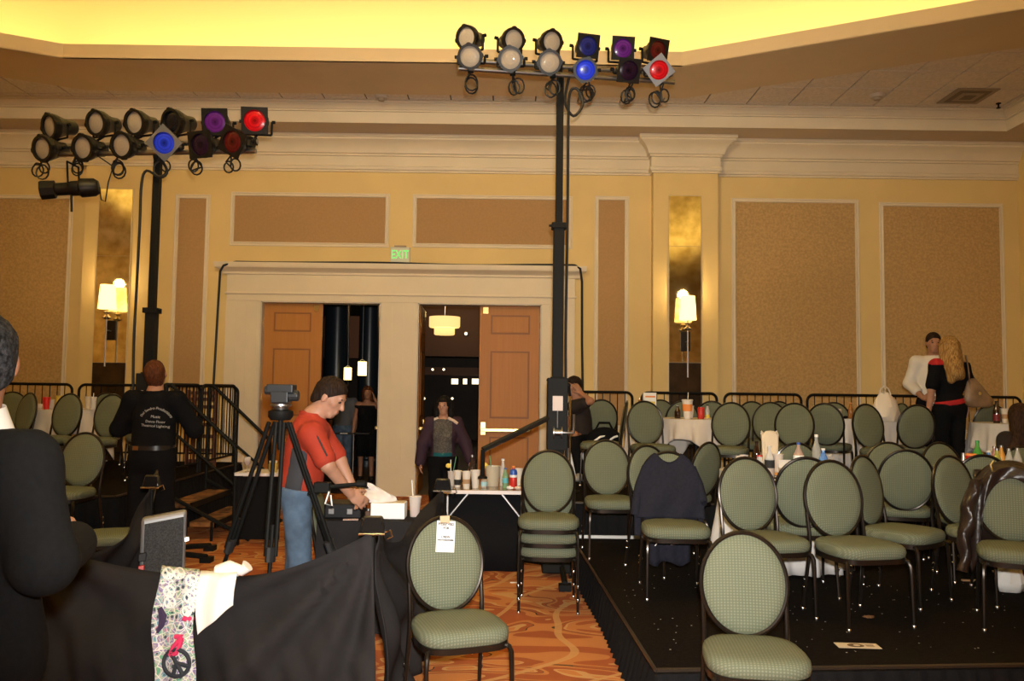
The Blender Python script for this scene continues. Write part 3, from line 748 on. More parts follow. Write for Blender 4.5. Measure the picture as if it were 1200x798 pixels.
# wooden slatted stand behind the steps
t=thing('slatted_stand',(at(262,500,10.6).x,10.7,Z2),'tall brown wooden slatted stand behind the stair railing','stand')
t.location.x=-4.02
WOODD=mat('dark_wood_brown',(.09,.028,.012),.5,noise=.2,nscale=10)
for x in (-0.18,0.18):
    mb=MB(); mb.box((x-.018,-.018,0),(x+.018,.018,1.0)); mb.build('post',WOODD,t,smooth=False)
for z in (0.08,0.22,0.40,0.55,0.62,0.78,0.88,0.96):
    mb=MB(); mb.box((-.18,-.012,z-.022),(.18,.012,z+.022)); mb.build('slat',WOODD,t,smooth=False)
for x in (-0.09,0,0.09):
    mb=MB(); mb.box((x-.012,-.02,0.05),(x+.012,-.012,0.97)); mb.build('upright_slat',WOODD,t,smooth=False)

# ================================================================== CHAIRS
def superell(a,b,e,n):
    out=[]
    for k in range(n):
        t_=2*PI*k/n; c,s=math.cos(t_),math.sin(t_)
        out.append((a*math.copysign(abs(c)**e,c), b*math.copysign(abs(s)**e,s)))
    return out
def tilt(p): # lean of the back around z=.46
    x,y,z=p; return (x, y+ (z-0.46)*0.16, z)
BACK_Y=0.205; TOP=(0,BACK_Y+(0.945-0.46)*0.16,0.95)
def make_chair():
    t=thing('banquet_chair',(0,0,0),'oval back banquet chair','chair')
    # seat cushion
    mb=MB(); rings=[(0.94,0.405),(1.0,0.415),(1.02,0.44),(1.0,0.462),(0.93,0.476),(0.75,0.484),(0.45,0.488),(0.0,0.489)]
    rows=[]
    for s,z in rings:
        q=superell(0.225,0.225,0.55,32); rr=[(x*s*(1-0.09*(y/0.225 if y>0 else 0)),y*s-0.01,z) for x,y in q]; rr.append(rr[0]); rows.append(rr)
    mb.grid(rows); seat=mb.build('seat',FABRIC,t,angle=80)
    mb=MB(); q=superell(0.222,0.220,0.5,28); mb.prism([(x*(1-0.09*(y/0.22 if y>0 else 0)),y-0.01) for x,y in q],0.378,0.408); mb.build('seat_frame',FRAME,t)
    # back pad (lens shape) and oval tube
    mb=MB(); rows=[]; N=36
    for s,dy in ((0.0,-0.030),(0.4,-0.029),(0.75,-0.025),(0.92,-0.018),(1.0,0.0),(0.92,0.016),(0.6,0.02),(0.0,0.022)):
        rr=[tilt((0.198*s*math.cos(2*PI*k/N), BACK_Y+dy, 0.703+0.232*s*math.sin(2*PI*k/N))) for k in range(N+1)]; rows.append(rr)
    mb.grid(rows); mb.build('backrest',FABRIC,t,angle=80)
    mb=MB(); mb.tube([tilt((0.203*math.cos(2*PI*k/40),BACK_Y,0.703+0.238*math.sin(2*PI*k/40))) for k in range(40)],0.0115,8,closed=True); mb.build('back_frame',FRAME,t)
    # legs
    for s in (-1,1):
        mb=MB(); mb.tube([(s*0.185,-0.165,0.395),(s*0.203,-0.195,0.385),(s*0.210,-0.208,0.36),(s*0.212,-0.212,0.30),(s*0.215,-0.222,0.012)],[0.012,0.013,0.013,0.012,0.010],8); lg=mb.build('leg',FRAME,t)
        mb=MB(); mb.lathe([(0.0,0.0),(0.013,0.0),(0.013,0.016),(0.0105,0.022)],10,(s*0.215,-0.222,0)); mb.build('glide',CHROME,lg)
        mb=MB(); pb=tilt((s*0.196,BACK_Y,0.64))
        mb.tube([(s*0.205,0.275,0.012),(s*0.196,0.225,0.30),(s*0.192,0.208,0.42),(s*0.194,0.212,0.50),(pb[0],pb[1]+0.005,pb[2])],[0.010,0.012,0.013,0.012,0.010],8); lg=mb.build('leg',FRAME,t)
        mb=MB(); mb.lathe([(0.0,0.0),(0.013,0.0),(0.013,0.016),(0.0105,0.022)],10,(s*0.205,0.275,0)); 
        mb.build('glide',CHROME,lg)
        for zz in (0.20,0.15): mb=MB(); mb.ell((s*0.213,0.235+ (0.3-zz)*0.12,zz),(0.006,0.010,0.010),8,6); mb.build('stack_bumper',CHROME,lg)
    return t
CH0=make_chair(); bpy.context.view_layer.update(); index_kids(CH0); CH_USED=[False]
CHAIRS=[]
def chair(px,level,label,yaw=0.0,d=None,py=None,group='green oval-back banquet chairs',shiftz=0.0):
    zt=level+TOP[2]+shiftz
    if d is None: d=atz(px,py,zt).y
    x=Xat(px,d,zt); a=math.radians(yaw)
    off=Matrix.Rotation(a,3,'Z')@Vector((0,TOP[1],0))
    if CH_USED[0]: o=copy_tree(CH0)
    else: o=CH0; CH_USED[0]=True
    o.location=(x-off.x,d-off.y,level+shiftz); o.rotation_euler=(0,0,a); tag(o,label,'chair',group)
    CHAIRS.append(o); return o
CH_SIGN=chair(521,0,'green oval-back chair with a white paper notice taped to it',20,py=604)
chair(870,0,'large green oval-back chair standing on the floor before the stage',-6,py=622)
for k,lb in enumerate(('lowest of three stacked green chairs beside the light tower','middle of three stacked green chairs beside the light tower','topmost of three stacked green chairs beside the light tower')):
    c=chair(643,0,lb,-2,d=6.50+0.035*(2-k),shiftz=0.105*k,group='stack of three chairs by the tower')
    STK=c
CH_A=chair(710,Z1,'green chair alone at the stage corner before the tier skirt',3,d=7.30)
chair(757,Z1,'green chair half hidden behind the chair with navy sweater',28,py=521)
CH_SW=chair(783,Z1,'green chair wearing a navy sweater on its back',-2,d=5.98)
chair(831,Z1,'dark green chair between the sweater chair and the near table',-140,d=7.19)
chair(873,Z1,'green chair nearest in front of the drinks-covered round table, left one',10,py=535)
chair(972,Z1,'green chair nearest in front of the drinks-covered round table, right one',12,d=5.37)
chair(1009,Z1,'green chair close behind the right front stage chair, seat turned right',38,d=5.85)
chair(1062,Z1,'green chair seen from behind, right of the water bottle table',165,d=6.5)
CH_FOOD=chair(1111,Z1,'green chair with an orange snack on its seat',24,d=5.95)
CH_LE=chair(1184,Z1,'green chair wearing a brown leather jacket at right edge',-24,d=5.25)
chair(1041,Z1,'dark green chair in the gap before the bag table',-15,d=7.55)
chair(1100,Z1,'small dark green chair top below the blond woman',10,d=7.62)
chair(1152,Z1,'green chair pushed against the bottle-crowded right table',168,d=6.05)
chair(1198,Z1,'green chair under the brown-haired person at right edge',180,d=7.20)
chair(945,Z1,'green chair seen from behind just before the water bottle',172,d=5.60)
chair(934,Z1,'low dark green chair top behind the white labelled bottle',180,d=7.25)
# higher tier right
G2='green chairs on the higher right tier'
for px,d,yaw,lb in ((755,9.2,8,'green chair left of the beige clothed small table'),(735,9.25,-100,'green chair seen edge-on beside hanging white cloth'),(705,10.35,180,'dark green chair behind the black bag'),
    (774,11.25,0,'dark chair top just right of the printed box'),(800,10.12,180,'dark chair top behind the orange striped cup'),(834,10.3,160,'dark chair top behind the red can'),
    (857,9.0,-25,'green chair right of the beige clothed small table'),(903,9.8,-30,'second green chair right of the beige clothed table'),(931,9.1,-24,'third green chair right of the beige clothed table'),
    (966,9.35,148,'teal-shaded chair seen from behind next to the third tier chair'),(881,10.5,0,'far dark chair peeping between the first and second tier chairs'),(913,11.1,8,'far dark chair peeping between second and third tier chairs'),
    (977,10.65,160,'far dark chair peeping left of the small white table'),(1014,9.05,18,'big green chair left of the white carrier bag'),(1057,10.5,-80,'chair seen edge-on behind the white carrier bag'),
    (1075,9.0,180,'teal-shaded chair seen from behind beside the blond woman'),(1162,10.3,170,'dark chair behind the dark bottle at the far right table')):
    chair(px,Z2,lb,yaw,d=d,group=G2)
# left
GL='green chairs on the left tiers'
for px,d,yaw,lv,lb in ((15,10.6,10,Z2,'dark green chair nearest to the suited man\'s neck'),(36,9.55,-32,Z2,'green chair second from the suited man on left tier'),(83,9.3,-18,Z2,'green chair in front of the left clothed table'),
    (133,9.1,-16,Z2,'green chair left beside the technician\'s arm'),(125,10.8,180,Z2,'dark chair top behind the white cup on left table'),(206,9.75,-60,Z2,'dark chair behind the technician\'s right elbow'),
    (101,7.42,-4,Z1,'green chair alone on the low left platform')):
    chair(px,lv,lb,yaw,d=d,group=GL)
chair(184,0,'green chair seat poking out left of the drape post',-66,d=6.62)
chair(369,0,'green chair mostly hidden behind the man in red',90,d=5.79)

# ================================================================== TABLES
def round_table(name,label,x,y,zf,R,h=0.74):
    t=thing(name,(x,y,zf),label,'table')
    mb=MB(); mb.lathe([(0,h-0.03),(R-.01,h-0.03),(R,h-.02),(R,h-.005),(R-.01,h)],36); mb.cur=0; mb.build('tabletop',mat('plywood',(.35,.22,.1),.6),t)
    mb=MB(); mb.tube([(0,0,0.04),(0,0,h-0.03)],0.03,10); mb.build('pedestal',BLACKM,t)
    for k in range(4):
        a=PI/4+k*PI/2; rr=R*0.62; mb=MB(); mb.tube([(0,0,0.16),(rr*.6*math.cos(a),rr*.6*math.sin(a),0.05),(rr*math.cos(a),rr*math.sin(a),0.018)],0.016,6); mb.build('leg',BLACKM,t)
    return t
def cloth_round(label,x,y,zt,R,side,mt,drop_max,nf=14,seed=1,sq=True,flare=0.10):
    """square or round cloth over a round top at height zt; hangs at most drop_max"""
    rnd=random.Random(seed); mb=MB(); N=144; rows=[]
    ph=rnd.random()*6
    def drop(a):
        if not sq: return drop_max
        c=max(abs(math.cos(a+ph)),abs(math.sin(a+ph))); return min(drop_max, side/ c - R)
    rows=[[(0,0,0.004)]*(N+1)]
    for s in (0.3,0.6,0.9,0.98): rows.append([(R*s*math.cos(2*PI*k/N),R*s*math.sin(2*PI*k/N),0.004) for k in range(N+1)])
    M_=11
    for i in range(M_):
        f=i/(M_-1); rr=[]
        for k in range(N+1):
            a=2*PI*(k%N)/N; D=drop(a); z=-D*f+0.003
            env=min(1,f*1.4)
            wv=math.sin(a*nf+ph+0.8*math.sin(a*3+seed))+0.35*math.sin(a*nf*2.3+seed*2)
            rad=R+0.010+env*(flare*0.5*f*D/drop_max+0.028*wv*(0.3+f))
            if f<0.08: rad=R+0.010
            rr.append((rad*math.cos(a),rad*math.sin(a),z))
        rows.append(rr)
    mb.grid(rows); o=mb.build('tablecloth',mt,None,angle=80,solid=0.003,loc=(x,y,zt+0.003)); return tag(o,label,'tablecloth','white tablecloths')
def set_table(px,d,zf,R,lab,clab,mt,side,drop,seed,sq=True,h=0.74,nf=12):
    x=Xat(px,d,zf+h); round_table('round_table',lab,x,d,zf,R,h); cloth_round(clab,x,d,zf+h,R,side,mt,drop,nf,seed,sq); return (x,d,zf+h+0.0095)
T1=set_table(913,6.71,Z1,0.46,'round table crowded with bottles on the low stage','white floor-length cloth on the bottle-crowded near table',LINENW,1.4,0.725,3,False,nf=13)
T2=set_table(816,9.55,Z2,0.44,'small round table with orange striped cup','beige cloth with hanging corners under the orange striped cup',LINEN,0.66,0.5,5)
T3=set_table(750,10.5,Z2,0.16,'small table behind the edge-on chair','white cloth hanging left of the edge-on chair',LINEN,0.60,0.72,8,False)
T4=set_table(986,10.3,Z2,0.20,'small table between chairs below damask panels','grey-white cloth glimpsed left of the big tier chair',LINENW,0.55,0.6,9,False)
T5=set_table(1042,9.84,Z2,0.22,'small table under the white carrier bag','white cloth under the white carrier bag',LINEN,0.55,0.7,11,False)
T6=set_table(1186,9.3,Z2,0.42,'table with foam cups beside the blond woman','white cloth on the table beside the blond woman',LINENW,0.7,0.6,13)
T7=set_table(1202,6.50,Z1,0.48,'round table crowded with soda bottles at right edge','white cloth on the soda-crowded right table',LINENW,1.4,0.235,17,False)
T8=set_table(82,10.1,Z2,0.52,'round table on the left tier','white cloth with hanging points on the left tier table',LINEN,0.80,0.66,19)
# ================================================================== LIGHT TOWERS
def cable_loops(mb, p, rnd, n=2, r=0.05, drop=0.1):
    p=Vector(p); pts=[p]
    for k in range(n):
        c=p+Vector((rnd.uniform(-.05,.05),rnd.uniform(-.02,.02),-drop-0.02*k)); rr=r*rnd.uniform(.7,1.2); a0=rnd.uniform(0,6)
        for j in range(13):
            a=a0+2*PI*j/12; pts.append(c+Vector((rr*.75*math.cos(a),0.012*math.sin(a*1.3),rr*math.sin(a))))
    pts.append(p+Vector((rnd.uniform(-.06,.06),0,0.0)))
    # smooth
    Q=[]
    for i in range(len(pts)-1):
        for s in (0,.5): Q.append(pts[i].lerp(pts[i+1],s))
    Q.append(pts[-1]); mb.tube(Q,0.008,5)
HOUSE=mat('par_housing_black',(0.009,0.008,0.007),0.42,0.2,spec=.4)
def lens_mat(name,c,rough=0.25,metal=0.0):
    m,nt,b=nodes_of('lens_'+name,c,rough)
    tc=nt.nodes.new('ShaderNodeTexCoord'); sp=nt.nodes.new('ShaderNodeSeparateXYZ'); nt.links.new(tc.outputs['Object'],sp.inputs[0])
    r=math_node(nt,'SQRT',math_node(nt,'ADD',math_node(nt,'MULTIPLY',sp.outputs['X'],sp.outputs['X']),math_node(nt,'MULTIPLY',sp.outputs['Z'],sp.outputs['Z'])))
    s=math_node(nt,'SINE',math_node(nt,'MULTIPLY',r,260.0))
    if name in('clear',):
        f=math_node(nt,'MULTIPLY',math_node(nt,'ADD',s,1.0),0.12); c2=tuple(x*.75 for x in c)
    else:
        core=math_node(nt,'LESS_THAN',r,0.026); f=math_node(nt,'ADD',math_node(nt,'MULTIPLY',core,0.6),math_node(nt,'MULTIPLY',math_node(nt,'ADD',s,1.0),0.2)); c2=tuple(x*.25 for x in c)
    nt.links.new(mix_rgb(nt,f,c,c2),b.inputs['Base Color']); b.inputs['Metallic'].default_value=metal
    b.inputs['Coat Weight'].default_value=0.15; b.inputs['Specular IOR Level'].default_value=0.25; b.inputs['Coat Roughness'].default_value=0.06
    return m
LENS={'clear':lens_mat('clear',(.34,.29,.235),.5),'blue':lens_mat('blue',(.02,.05,.85)),'dblue':lens_mat('dblue',(.015,.02,.16)),'purple':lens_mat('purple',(.10,.015,.20)),'dpurple':lens_mat('dpurple',(.018,.006,.02)),'red':lens_mat('red',(.55,.006,.012)),'dred':lens_mat('dred',(.09,.008,.008)),'black':lens_mat('black',(.01,.01,.015))}  # flash returned by glass and reflector is put into clear and blue colours
def can_meshes():
    mb=MB(); mb.lathe([(0.0,0.24),(0.045,0.235),(0.062,0.215),(0.066,0.15),(0.10,0.055),(0.104,0.05),(0.104,0.0),(0.090,0.0),(0.088,0.012)],24,axis='y')
    # lathe 'y' maps z->y ; housing extends to +y (behind the lens)
    h=mb.mesh('housing',HOUSE)
    mb=MB(); mb.lathe([(0.088,0.010),(0.07,0.004),(0.045,0.0),(0.0,-0.002)],24,axis='y'); l=mb
    mb2=MB(); N=40; rows=[]
    for ro,yy in ((0.086,-0.004),(0.086,-0.010)):
        rows.append([(ro*math.cos(2*PI*k/N),yy,ro*math.sin(2*PI*k/N)) for k in range(N+1)])
    def sq(k,s): 
        a=2*PI*k/N; c=max(abs(math.cos(a)),abs(math.sin(a))); return (s/c*math.cos(a), s/c*math.sin(a))
    rows.append([(sq(k,0.107)[0],-0.010,sq(k,0.107)[1]) for k in range(N+1)]); rows.append([(sq(k,0.107)[0],-0.004,sq(k,0.107)[1]) for k in range(N+1)]); rows.append(rows[0])
    mb2.grid(rows); fr=mb2.mesh('gel_frame',HOUSE,angle=30)
    mb3=MB(); r3=[]
    for ro,yy in ((0.086,-0.004),(0.086,-0.012),(0.108,-0.012),(0.108,0.02),(0.104,0.02),(0.086,-0.004)):
        r3.append([((ro+(0.010 if (ro>.1 and k%10 in (0,1)) else 0))*math.cos(2*PI*k/N),yy,(ro+(0.010 if (ro>.1 and k%10 in (0,1)) else 0))*math.sin(2*PI*k/N)) for k in range(N+1)])
    mb3.grid(r3); fr3=mb3.mesh('gel_frame',HOUSE,angle=30)
    fr2=fr.copy(); fr2.materials.clear(); fr2.materials.append(mat('gel_frame_grey',(.17,.17,.18),.45,.4))
    return h,l,fr,fr2,fr3
H_ME,L_MB,FR_ME,FR2_ME,FR3_ME=can_meshes()
L_ME={k:L_MB.mesh('lens',m) for k,m in LENS.items()}
# small tabs on the housing give the octagonal-looking clip outline
def par_can(label,px,py,d,yaw,pitch,kind,attach,frame_rot=0.0,grey=False,rnd=random,cable=True,sc=1.0):
    p=at(px,py,d)
    t=thing('par_can',p,label,'stage light','par cans on the light towers')
    R_=Euler((math.radians(-pitch),0,math.radians(yaw)),'XYZ'); Rm=R_.to_matrix()
    h=link('housing',H_ME,t); h.rotation_euler=R_
    l=link('lens',L_ME[kind],t); l.rotation_euler=R_
    f=link('gel_frame',FR2_ME if grey else (FR_ME if kind in('purple','dpurple','dblue','dred') or (kind=='red') else FR3_ME),t); f.rotation_euler=(Rm@Matrix.Rotation(math.radians(frame_rot),3,'Y')).to_euler()
    for o_ in (h,l,f): o_.scale=(sc,sc,sc)
    att=Vector(attach)-p; pv=Rm@Vector((0,0.09,0))*sc; side=(Rm@Vector((1,0,0))); side.z=0; side.normalize()
    base=Vector((att.x,att.y,att.z+0.03))
    mb=MB(); pts=[]
    hw=0.118*sc
    low=pv+Vector((0,0,-0.125)); low=Vector((low.x,low.y,max(low.z,base.z)))
    pts=[pv+side*hw,low+side*hw,low-side*hw,pv-side*hw]
    for a,b in zip(pts[:-1],pts[1:]): mb.tube([a,b],0.011,6)
    mb.tube([low,base],0.012,6); mb.build('yoke',BLACKM,t)
    for s in (-1,1): mb=MB(); mb.tube([pv+side*hw*s,pv+side*(hw+.03)*s],0.016,8); mb.build('knob',BLACKM,t)
    mb=MB(); mb.box(tuple(att+Vector((-.025,-.03,-.03))),tuple(att+Vector((.025,.03,.035)))); mb.build('clamp',BLACKM,t,smooth=False,bevel=.005)
    if cable:
        mb=MB(); e=att+Vector((0,0.0,-0.02)); cable_loops(mb,e,rnd,rnd.choice((2,3)),0.062,0.11)
        mb.tube([Rm@Vector((0,0.235,0)), (Rm@Vector((0,0.235,0))).lerp(e,0.5)+Vector((0,0.05,-0.03)), e],0.0065,5); mb.build('cable',RUBBER,t)
    return t
def tower(label,px,d,bars,ytop,ycoup,base_d,zmast,lab_c):
    top=at(px[0],ytop,d); cp=at(px[1],ycoup,d)
    X=top.x*0.25+at(px[2],450,d).x*0.75; 
    t=thing('lighting_tower',(X,d,0),label,'light stand')
    mb=MB(); mb.box((-.062,-.062,0.12),(.062,.062,1.75)); mb.build('base_mast',BLACKM,t,smooth=False,bevel=.006)
    mb=MB(); mb.box((-.048,-.048,1.5),(.048,.048,cp.z)); mb.build('middle_mast',BLACKM,t,smooth=False,bevel=.005)
    mb=MB(); mb.box((-.032,-.032,1.6),(.032,.032,top.z)); mb.build('top_mast',BLACKM,t,smooth=False,bevel=.004)
    mb=MB(); mb.box((-.066,-.066,cp.z-.05),(.066,.066,cp.z)); mb.tube([(-.09,0,cp.z-.02),(.09,0,cp.z-.02)],.012,6); mb.build('coupler',BLACKM,t,smooth=False,bevel=.004)
    mb=MB(); mb.box((-.09,-.09,1.10),(.09,.09,1.74)); mb.tube([(-.1,-.05,1.72),(.1,-.05,1.72)],.012,6); mb.build('winch_housing',mat('winch_black',(.009,.009,.009),.6,spec=.18),t,smooth=False,bevel=.008)
    mb=MB(); mb.lathe([(0.0,-.04),(.055,-.04),(.055,-.03),(.03,-.025),(.03,.025),(.055,.03),(.055,.04),(0,.04)],16,(0,-.12,1.26),axis='x'); mb.tube([(0.05,-.12,1.26),(.14,-.14,1.26),(.14,-.16,1.42)],.012,6); mb.build('winch_crank',STEEL,t)
    mb=MB(); mb.tube([(0,-.1,1.30),(0,-.07,1.7)],.006,5); mb.build('winch_cable',STEEL,t)
    mb=MB(); mb.box((-.045,-.097,1.45),(.045,-.0905,1.58)); mb.build('instruction_label',mat('label_pink',(.72,.62,.58),.6),t,smooth=False)
    mb=MB(); mb.box((-.125,-.125,0.04),(.125,.125,0.13)); mb.build('base_plate',BLACKM,t,smooth=False,bevel=.01)
    for (a,b) in bars:
        A=at(*a)-Vector((X,d,0)); B=at(*b)-Vector((X,d,0)); mb=MB(); mb.tube([A,B],.024,10); mb.build('cross_bar',STEEL,t)
    A=at(*bars[0][0]).lerp(at(*bars[0][1]),.45); B=at(*bars[1][0]).lerp(at(*bars[1][1]),.45)
    pa=Vector((0,0,top.z)); mb=MB()
    for a,b in bars:
        P0,P1=at(*a),at(*b); tt=(X-P0.x)/(P1.x-P0.x); q=P0.lerp(P1,tt)-Vector((X,d,0)); mb.tube([(0,0,top.z-.12),q],.02,6)
    mb.build('bar_bracket',BLACKM,t)
    return t,X
def barpt(bar,px):
    a,b=bar; f=(px-a[0])/(b[0]-a[0]); f=max(0.01,min(0.99,f)); return at(*a).lerp(at(*b),f)
# right tower
RB=[((541,70.5,7.17),(788,87,7.62)),((537,80,7.05),(790,96.5,7.50))]
tr,RX=tower('tall black crank light tower behind the stacked chairs',(657,656,653),7.35,RB,90,262,7.35,0,'')
for a,b,foot in (((-.05,-.05,1.40),tuple(at(566,527,6.95)-Vector((RX,7.35,0))),True),((0.05,-.1,.09),tuple(Vector((at(662,690,6.8).x,6.8,.05))-Vector((RX,7.35,0))),False),((-.1,.1,.09),(-.55,.6,.05),False),((-.02,.1,.09),(-.05,.5,.05),False)):
    mb=MB(); mb.tube([a,b],.026,6); mb.build('outrigger',mat('outrigger_gloss',(.05,.05,.05),.22,.7) if foot else BLACKM,tr)
    mb=MB()
    if foot: mb.tube([b,(b[0],b[1],b[2]-.22)],.018,8); mb.lathe([(0,0),(.04,0),(.04,.015),(.015,.03)],12,(b[0],b[1],b[2]-.24))
    else: mb.box((b[0]-.05,b[1]-.05,0),(b[0]+.05,b[1]+.05,.05))
    mb.build('levelling_foot',BLACKM,tr)
rnd=random.Random(3)
ups=[(546.7,44,-30,'clear'),(602,46.7,25,'clear'),(646.7,49,25,'clear'),(689,54,14,'dblue'),(730,56.7,6,'purple'),(771,59,22,'dred')]
dns=[(550.7,66.3,-6,'clear',0),(598,69,-4,'clear',0),(644,73,4,'clear',0),(686,82,0,'blue',20),(737,82.7,12,'dpurple',0),(772,82,0,'red',50)]
ordn=('leftmost','second','third','fourth','fifth','rightmost')
cn={'clear':'clear frosted lens','dblue':'dark blue gel','purple':'purple gel','dred':'dark red gel','blue':'flash-bright blue gel','dpurple':'dark violet gel','red':'bright red gel','black':'unlit dark gel'}
for i,(px,py,yaw,kind) in enumerate(ups):
    b=barpt(RB[0],px); par_can('%s upper stage light with %s on the right tower'%(ordn[i],cn[kind]),px,py,b.y-0.06,yaw,-16,kind,b,rnd=rnd,cable=False)
for i,(px,py,yaw,kind,fr) in enumerate(dns):
    b=barpt(RB[1],px); par_can('%s lower stage light with %s on the right tower'%(ordn[i],cn[kind]),px,py,b.y-0.13,yaw,-22,kind,b,frame_rot=fr,grey=(kind=='red'),rnd=rnd)
# left tower
LB=[((46,172,7.98),(302,166,7.62)),((46,181.5,7.86),(300,177,7.50))]
tl,LX=tower('tall black crank light tower before the left mirror strip',(182,180,176),7.75,LB,185,361,7.75,0,'')
for b in ((.62,-.05,.05),(.45,.5,.05),(-.02,.34,.05)):
    mb=MB(); mb.tube([(b[0]*.15,b[1]*.15,.09),b],.026,6); mb.build('outrigger',BLACKM,tl)
    mb=MB(); mb.box((b[0]-.05,b[1]-.05,0),(b[0]+.05,b[1]+.05,.05)); mb.build('levelling_foot',BLACKM,tl)
ups=[(58,148,-42,'clear'),(112.5,144,-28,'clear'),(157.7,143.5,-28,'clear'),(201,142.7,-35,'black'),(252,142.7,0,'purple'),(298.5,141.3,6,'red')]
dns=[(49.6,173.9,-28,'clear',0),(97,173,-24,'clear',0),(142.5,170.3,-24,'clear',0),(192.4,167.5,0,'blue',45),(234.8,169.5,-24,'dpurple',0),(272.3,166,-28,'dred',30)]
for i,(px,py,yaw,kind) in enumerate(ups):
    b=barpt(LB[0],px); par_can('%s upper stage light with %s on the left tower'%(ordn[i],cn[kind]),px,py,b.y-0.06,yaw*.72,-12,kind,b,rnd=rnd,cable=False,sc=1.16)
for i,(px,py,yaw,kind,fr) in enumerate(dns):
    b=barpt(LB[1],px); par_can('%s lower stage light with %s on the left tower'%(ordn[i],cn[kind]),px,py,b.y-0.13,yaw*.72,-12,kind,b,frame_rot=fr,grey=(kind=='blue'),rnd=rnd,sc=1.16)
# ellipsoidal spot hanging under the left bar
c=at(84,221,7.6); t=thing('ellipsoidal_spotlight',c,'black ellipsoidal spotlight hanging under the left tower bar','stage light')
R_=Euler((math.radians(8),0,math.radians(-74)),'XYZ'); Rm=R_.to_matrix()
mb=MB(); mb.lathe([(0,.24),(.06,.235),(.085,.2),(.09,.08),(.07,.06),(.07,.0),(.06,-.02),(.06,-.13)],20,axis='y',rot=Rm); mb.build('body',HOUSE,t)
mb=MB(); mb.lathe([(.062,-.13),(.085,-.14),(.09,-.26),(.078,-.26),(.07,-.2)],8,axis='y',rot=Rm); mb.build('lens_barrel',HOUSE,t,angle=20)
mb=MB(); mb.lathe([(.078,-.255),(.0,-.262)],16,axis='y',rot=Rm); mb.build('lens',lens_mat('amber',(.10,.03,.008)),t)
bp=barpt(LB[1],92)-c
mb=MB(); sd=Vector((0.0,.12,0)); up_=Vector((bp.x,bp.y,bp.z))
for s in (-1,1): mb.tube([Vector((0.02,.10*s,0)),Vector((0.0,.10*s,bp.z*.6))],.010,6)
mb.tube([(0.0,-.10,bp.z*.6),(0.0,.10,bp.z*.6)],.010,6); mb.tube([(0,0,bp.z*.6),up_],.012,6); mb.build('yoke',BLACKM,t)
mb=MB(); e=Rm@Vector((0,.24,0)); mb.tube([e,e+Vector((.02,0,-.12)),e+Vector((.06,0,-.14)),e+Vector((.08,0,.05)),e+Vector((.12,0,.2)),up_+Vector((.15,0,0.02))],.007,6); mb.tube([Vector((0,0,-.06)),Vector((0.01,0,-.22))],.012,6); mb.build('cable',RUBBER,t)
# hanging power cables of the towers
def wire(label,pts,r=0.013):
    P=[Vector(p) for p in pts]; Q=[]
    for i in range(len(P)-1):
        p0,p1,p2,p3=P[max(i-1,0)],P[i],P[i+1],P[min(i+2,len(P)-1)]
        for s in (0,.25,.5,.75):
            Q.append(0.5*((2*p1)+(p2-p0)*s+(2*p0-5*p1+4*p2-p3)*s*s+(3*p1-p0-3*p2+p3)*s**3))
    Q.append(P[-1]); mb=MB(); mb.tube(Q,r,7); return tag(mb.build('power_cable',RUBBER),label,'cable')
D=7.28
wire('black cable running down the right light tower',[at(668,86,D),at(662,118,D),at(672,136,D),at(683,122,D),at(677,105,D),at(668,108,D),at(666,140,D),at(665,260,D),at(663,380,D),at(663,440,7.3),at(664,520,7.3),at(665,600,7.3),atz(668,675,.012),at(668,683,6.9)])
D=7.66
wire('black cable running down beside the left light tower',[at(185,182,D),at(196,200,D),at(188,208,D),at(172,200,D),at(166,215,D),at(164,260,D),at(160,340,D),at(157,400,D),at(156,470,D),at(157,560,D),at(158,640,D)])
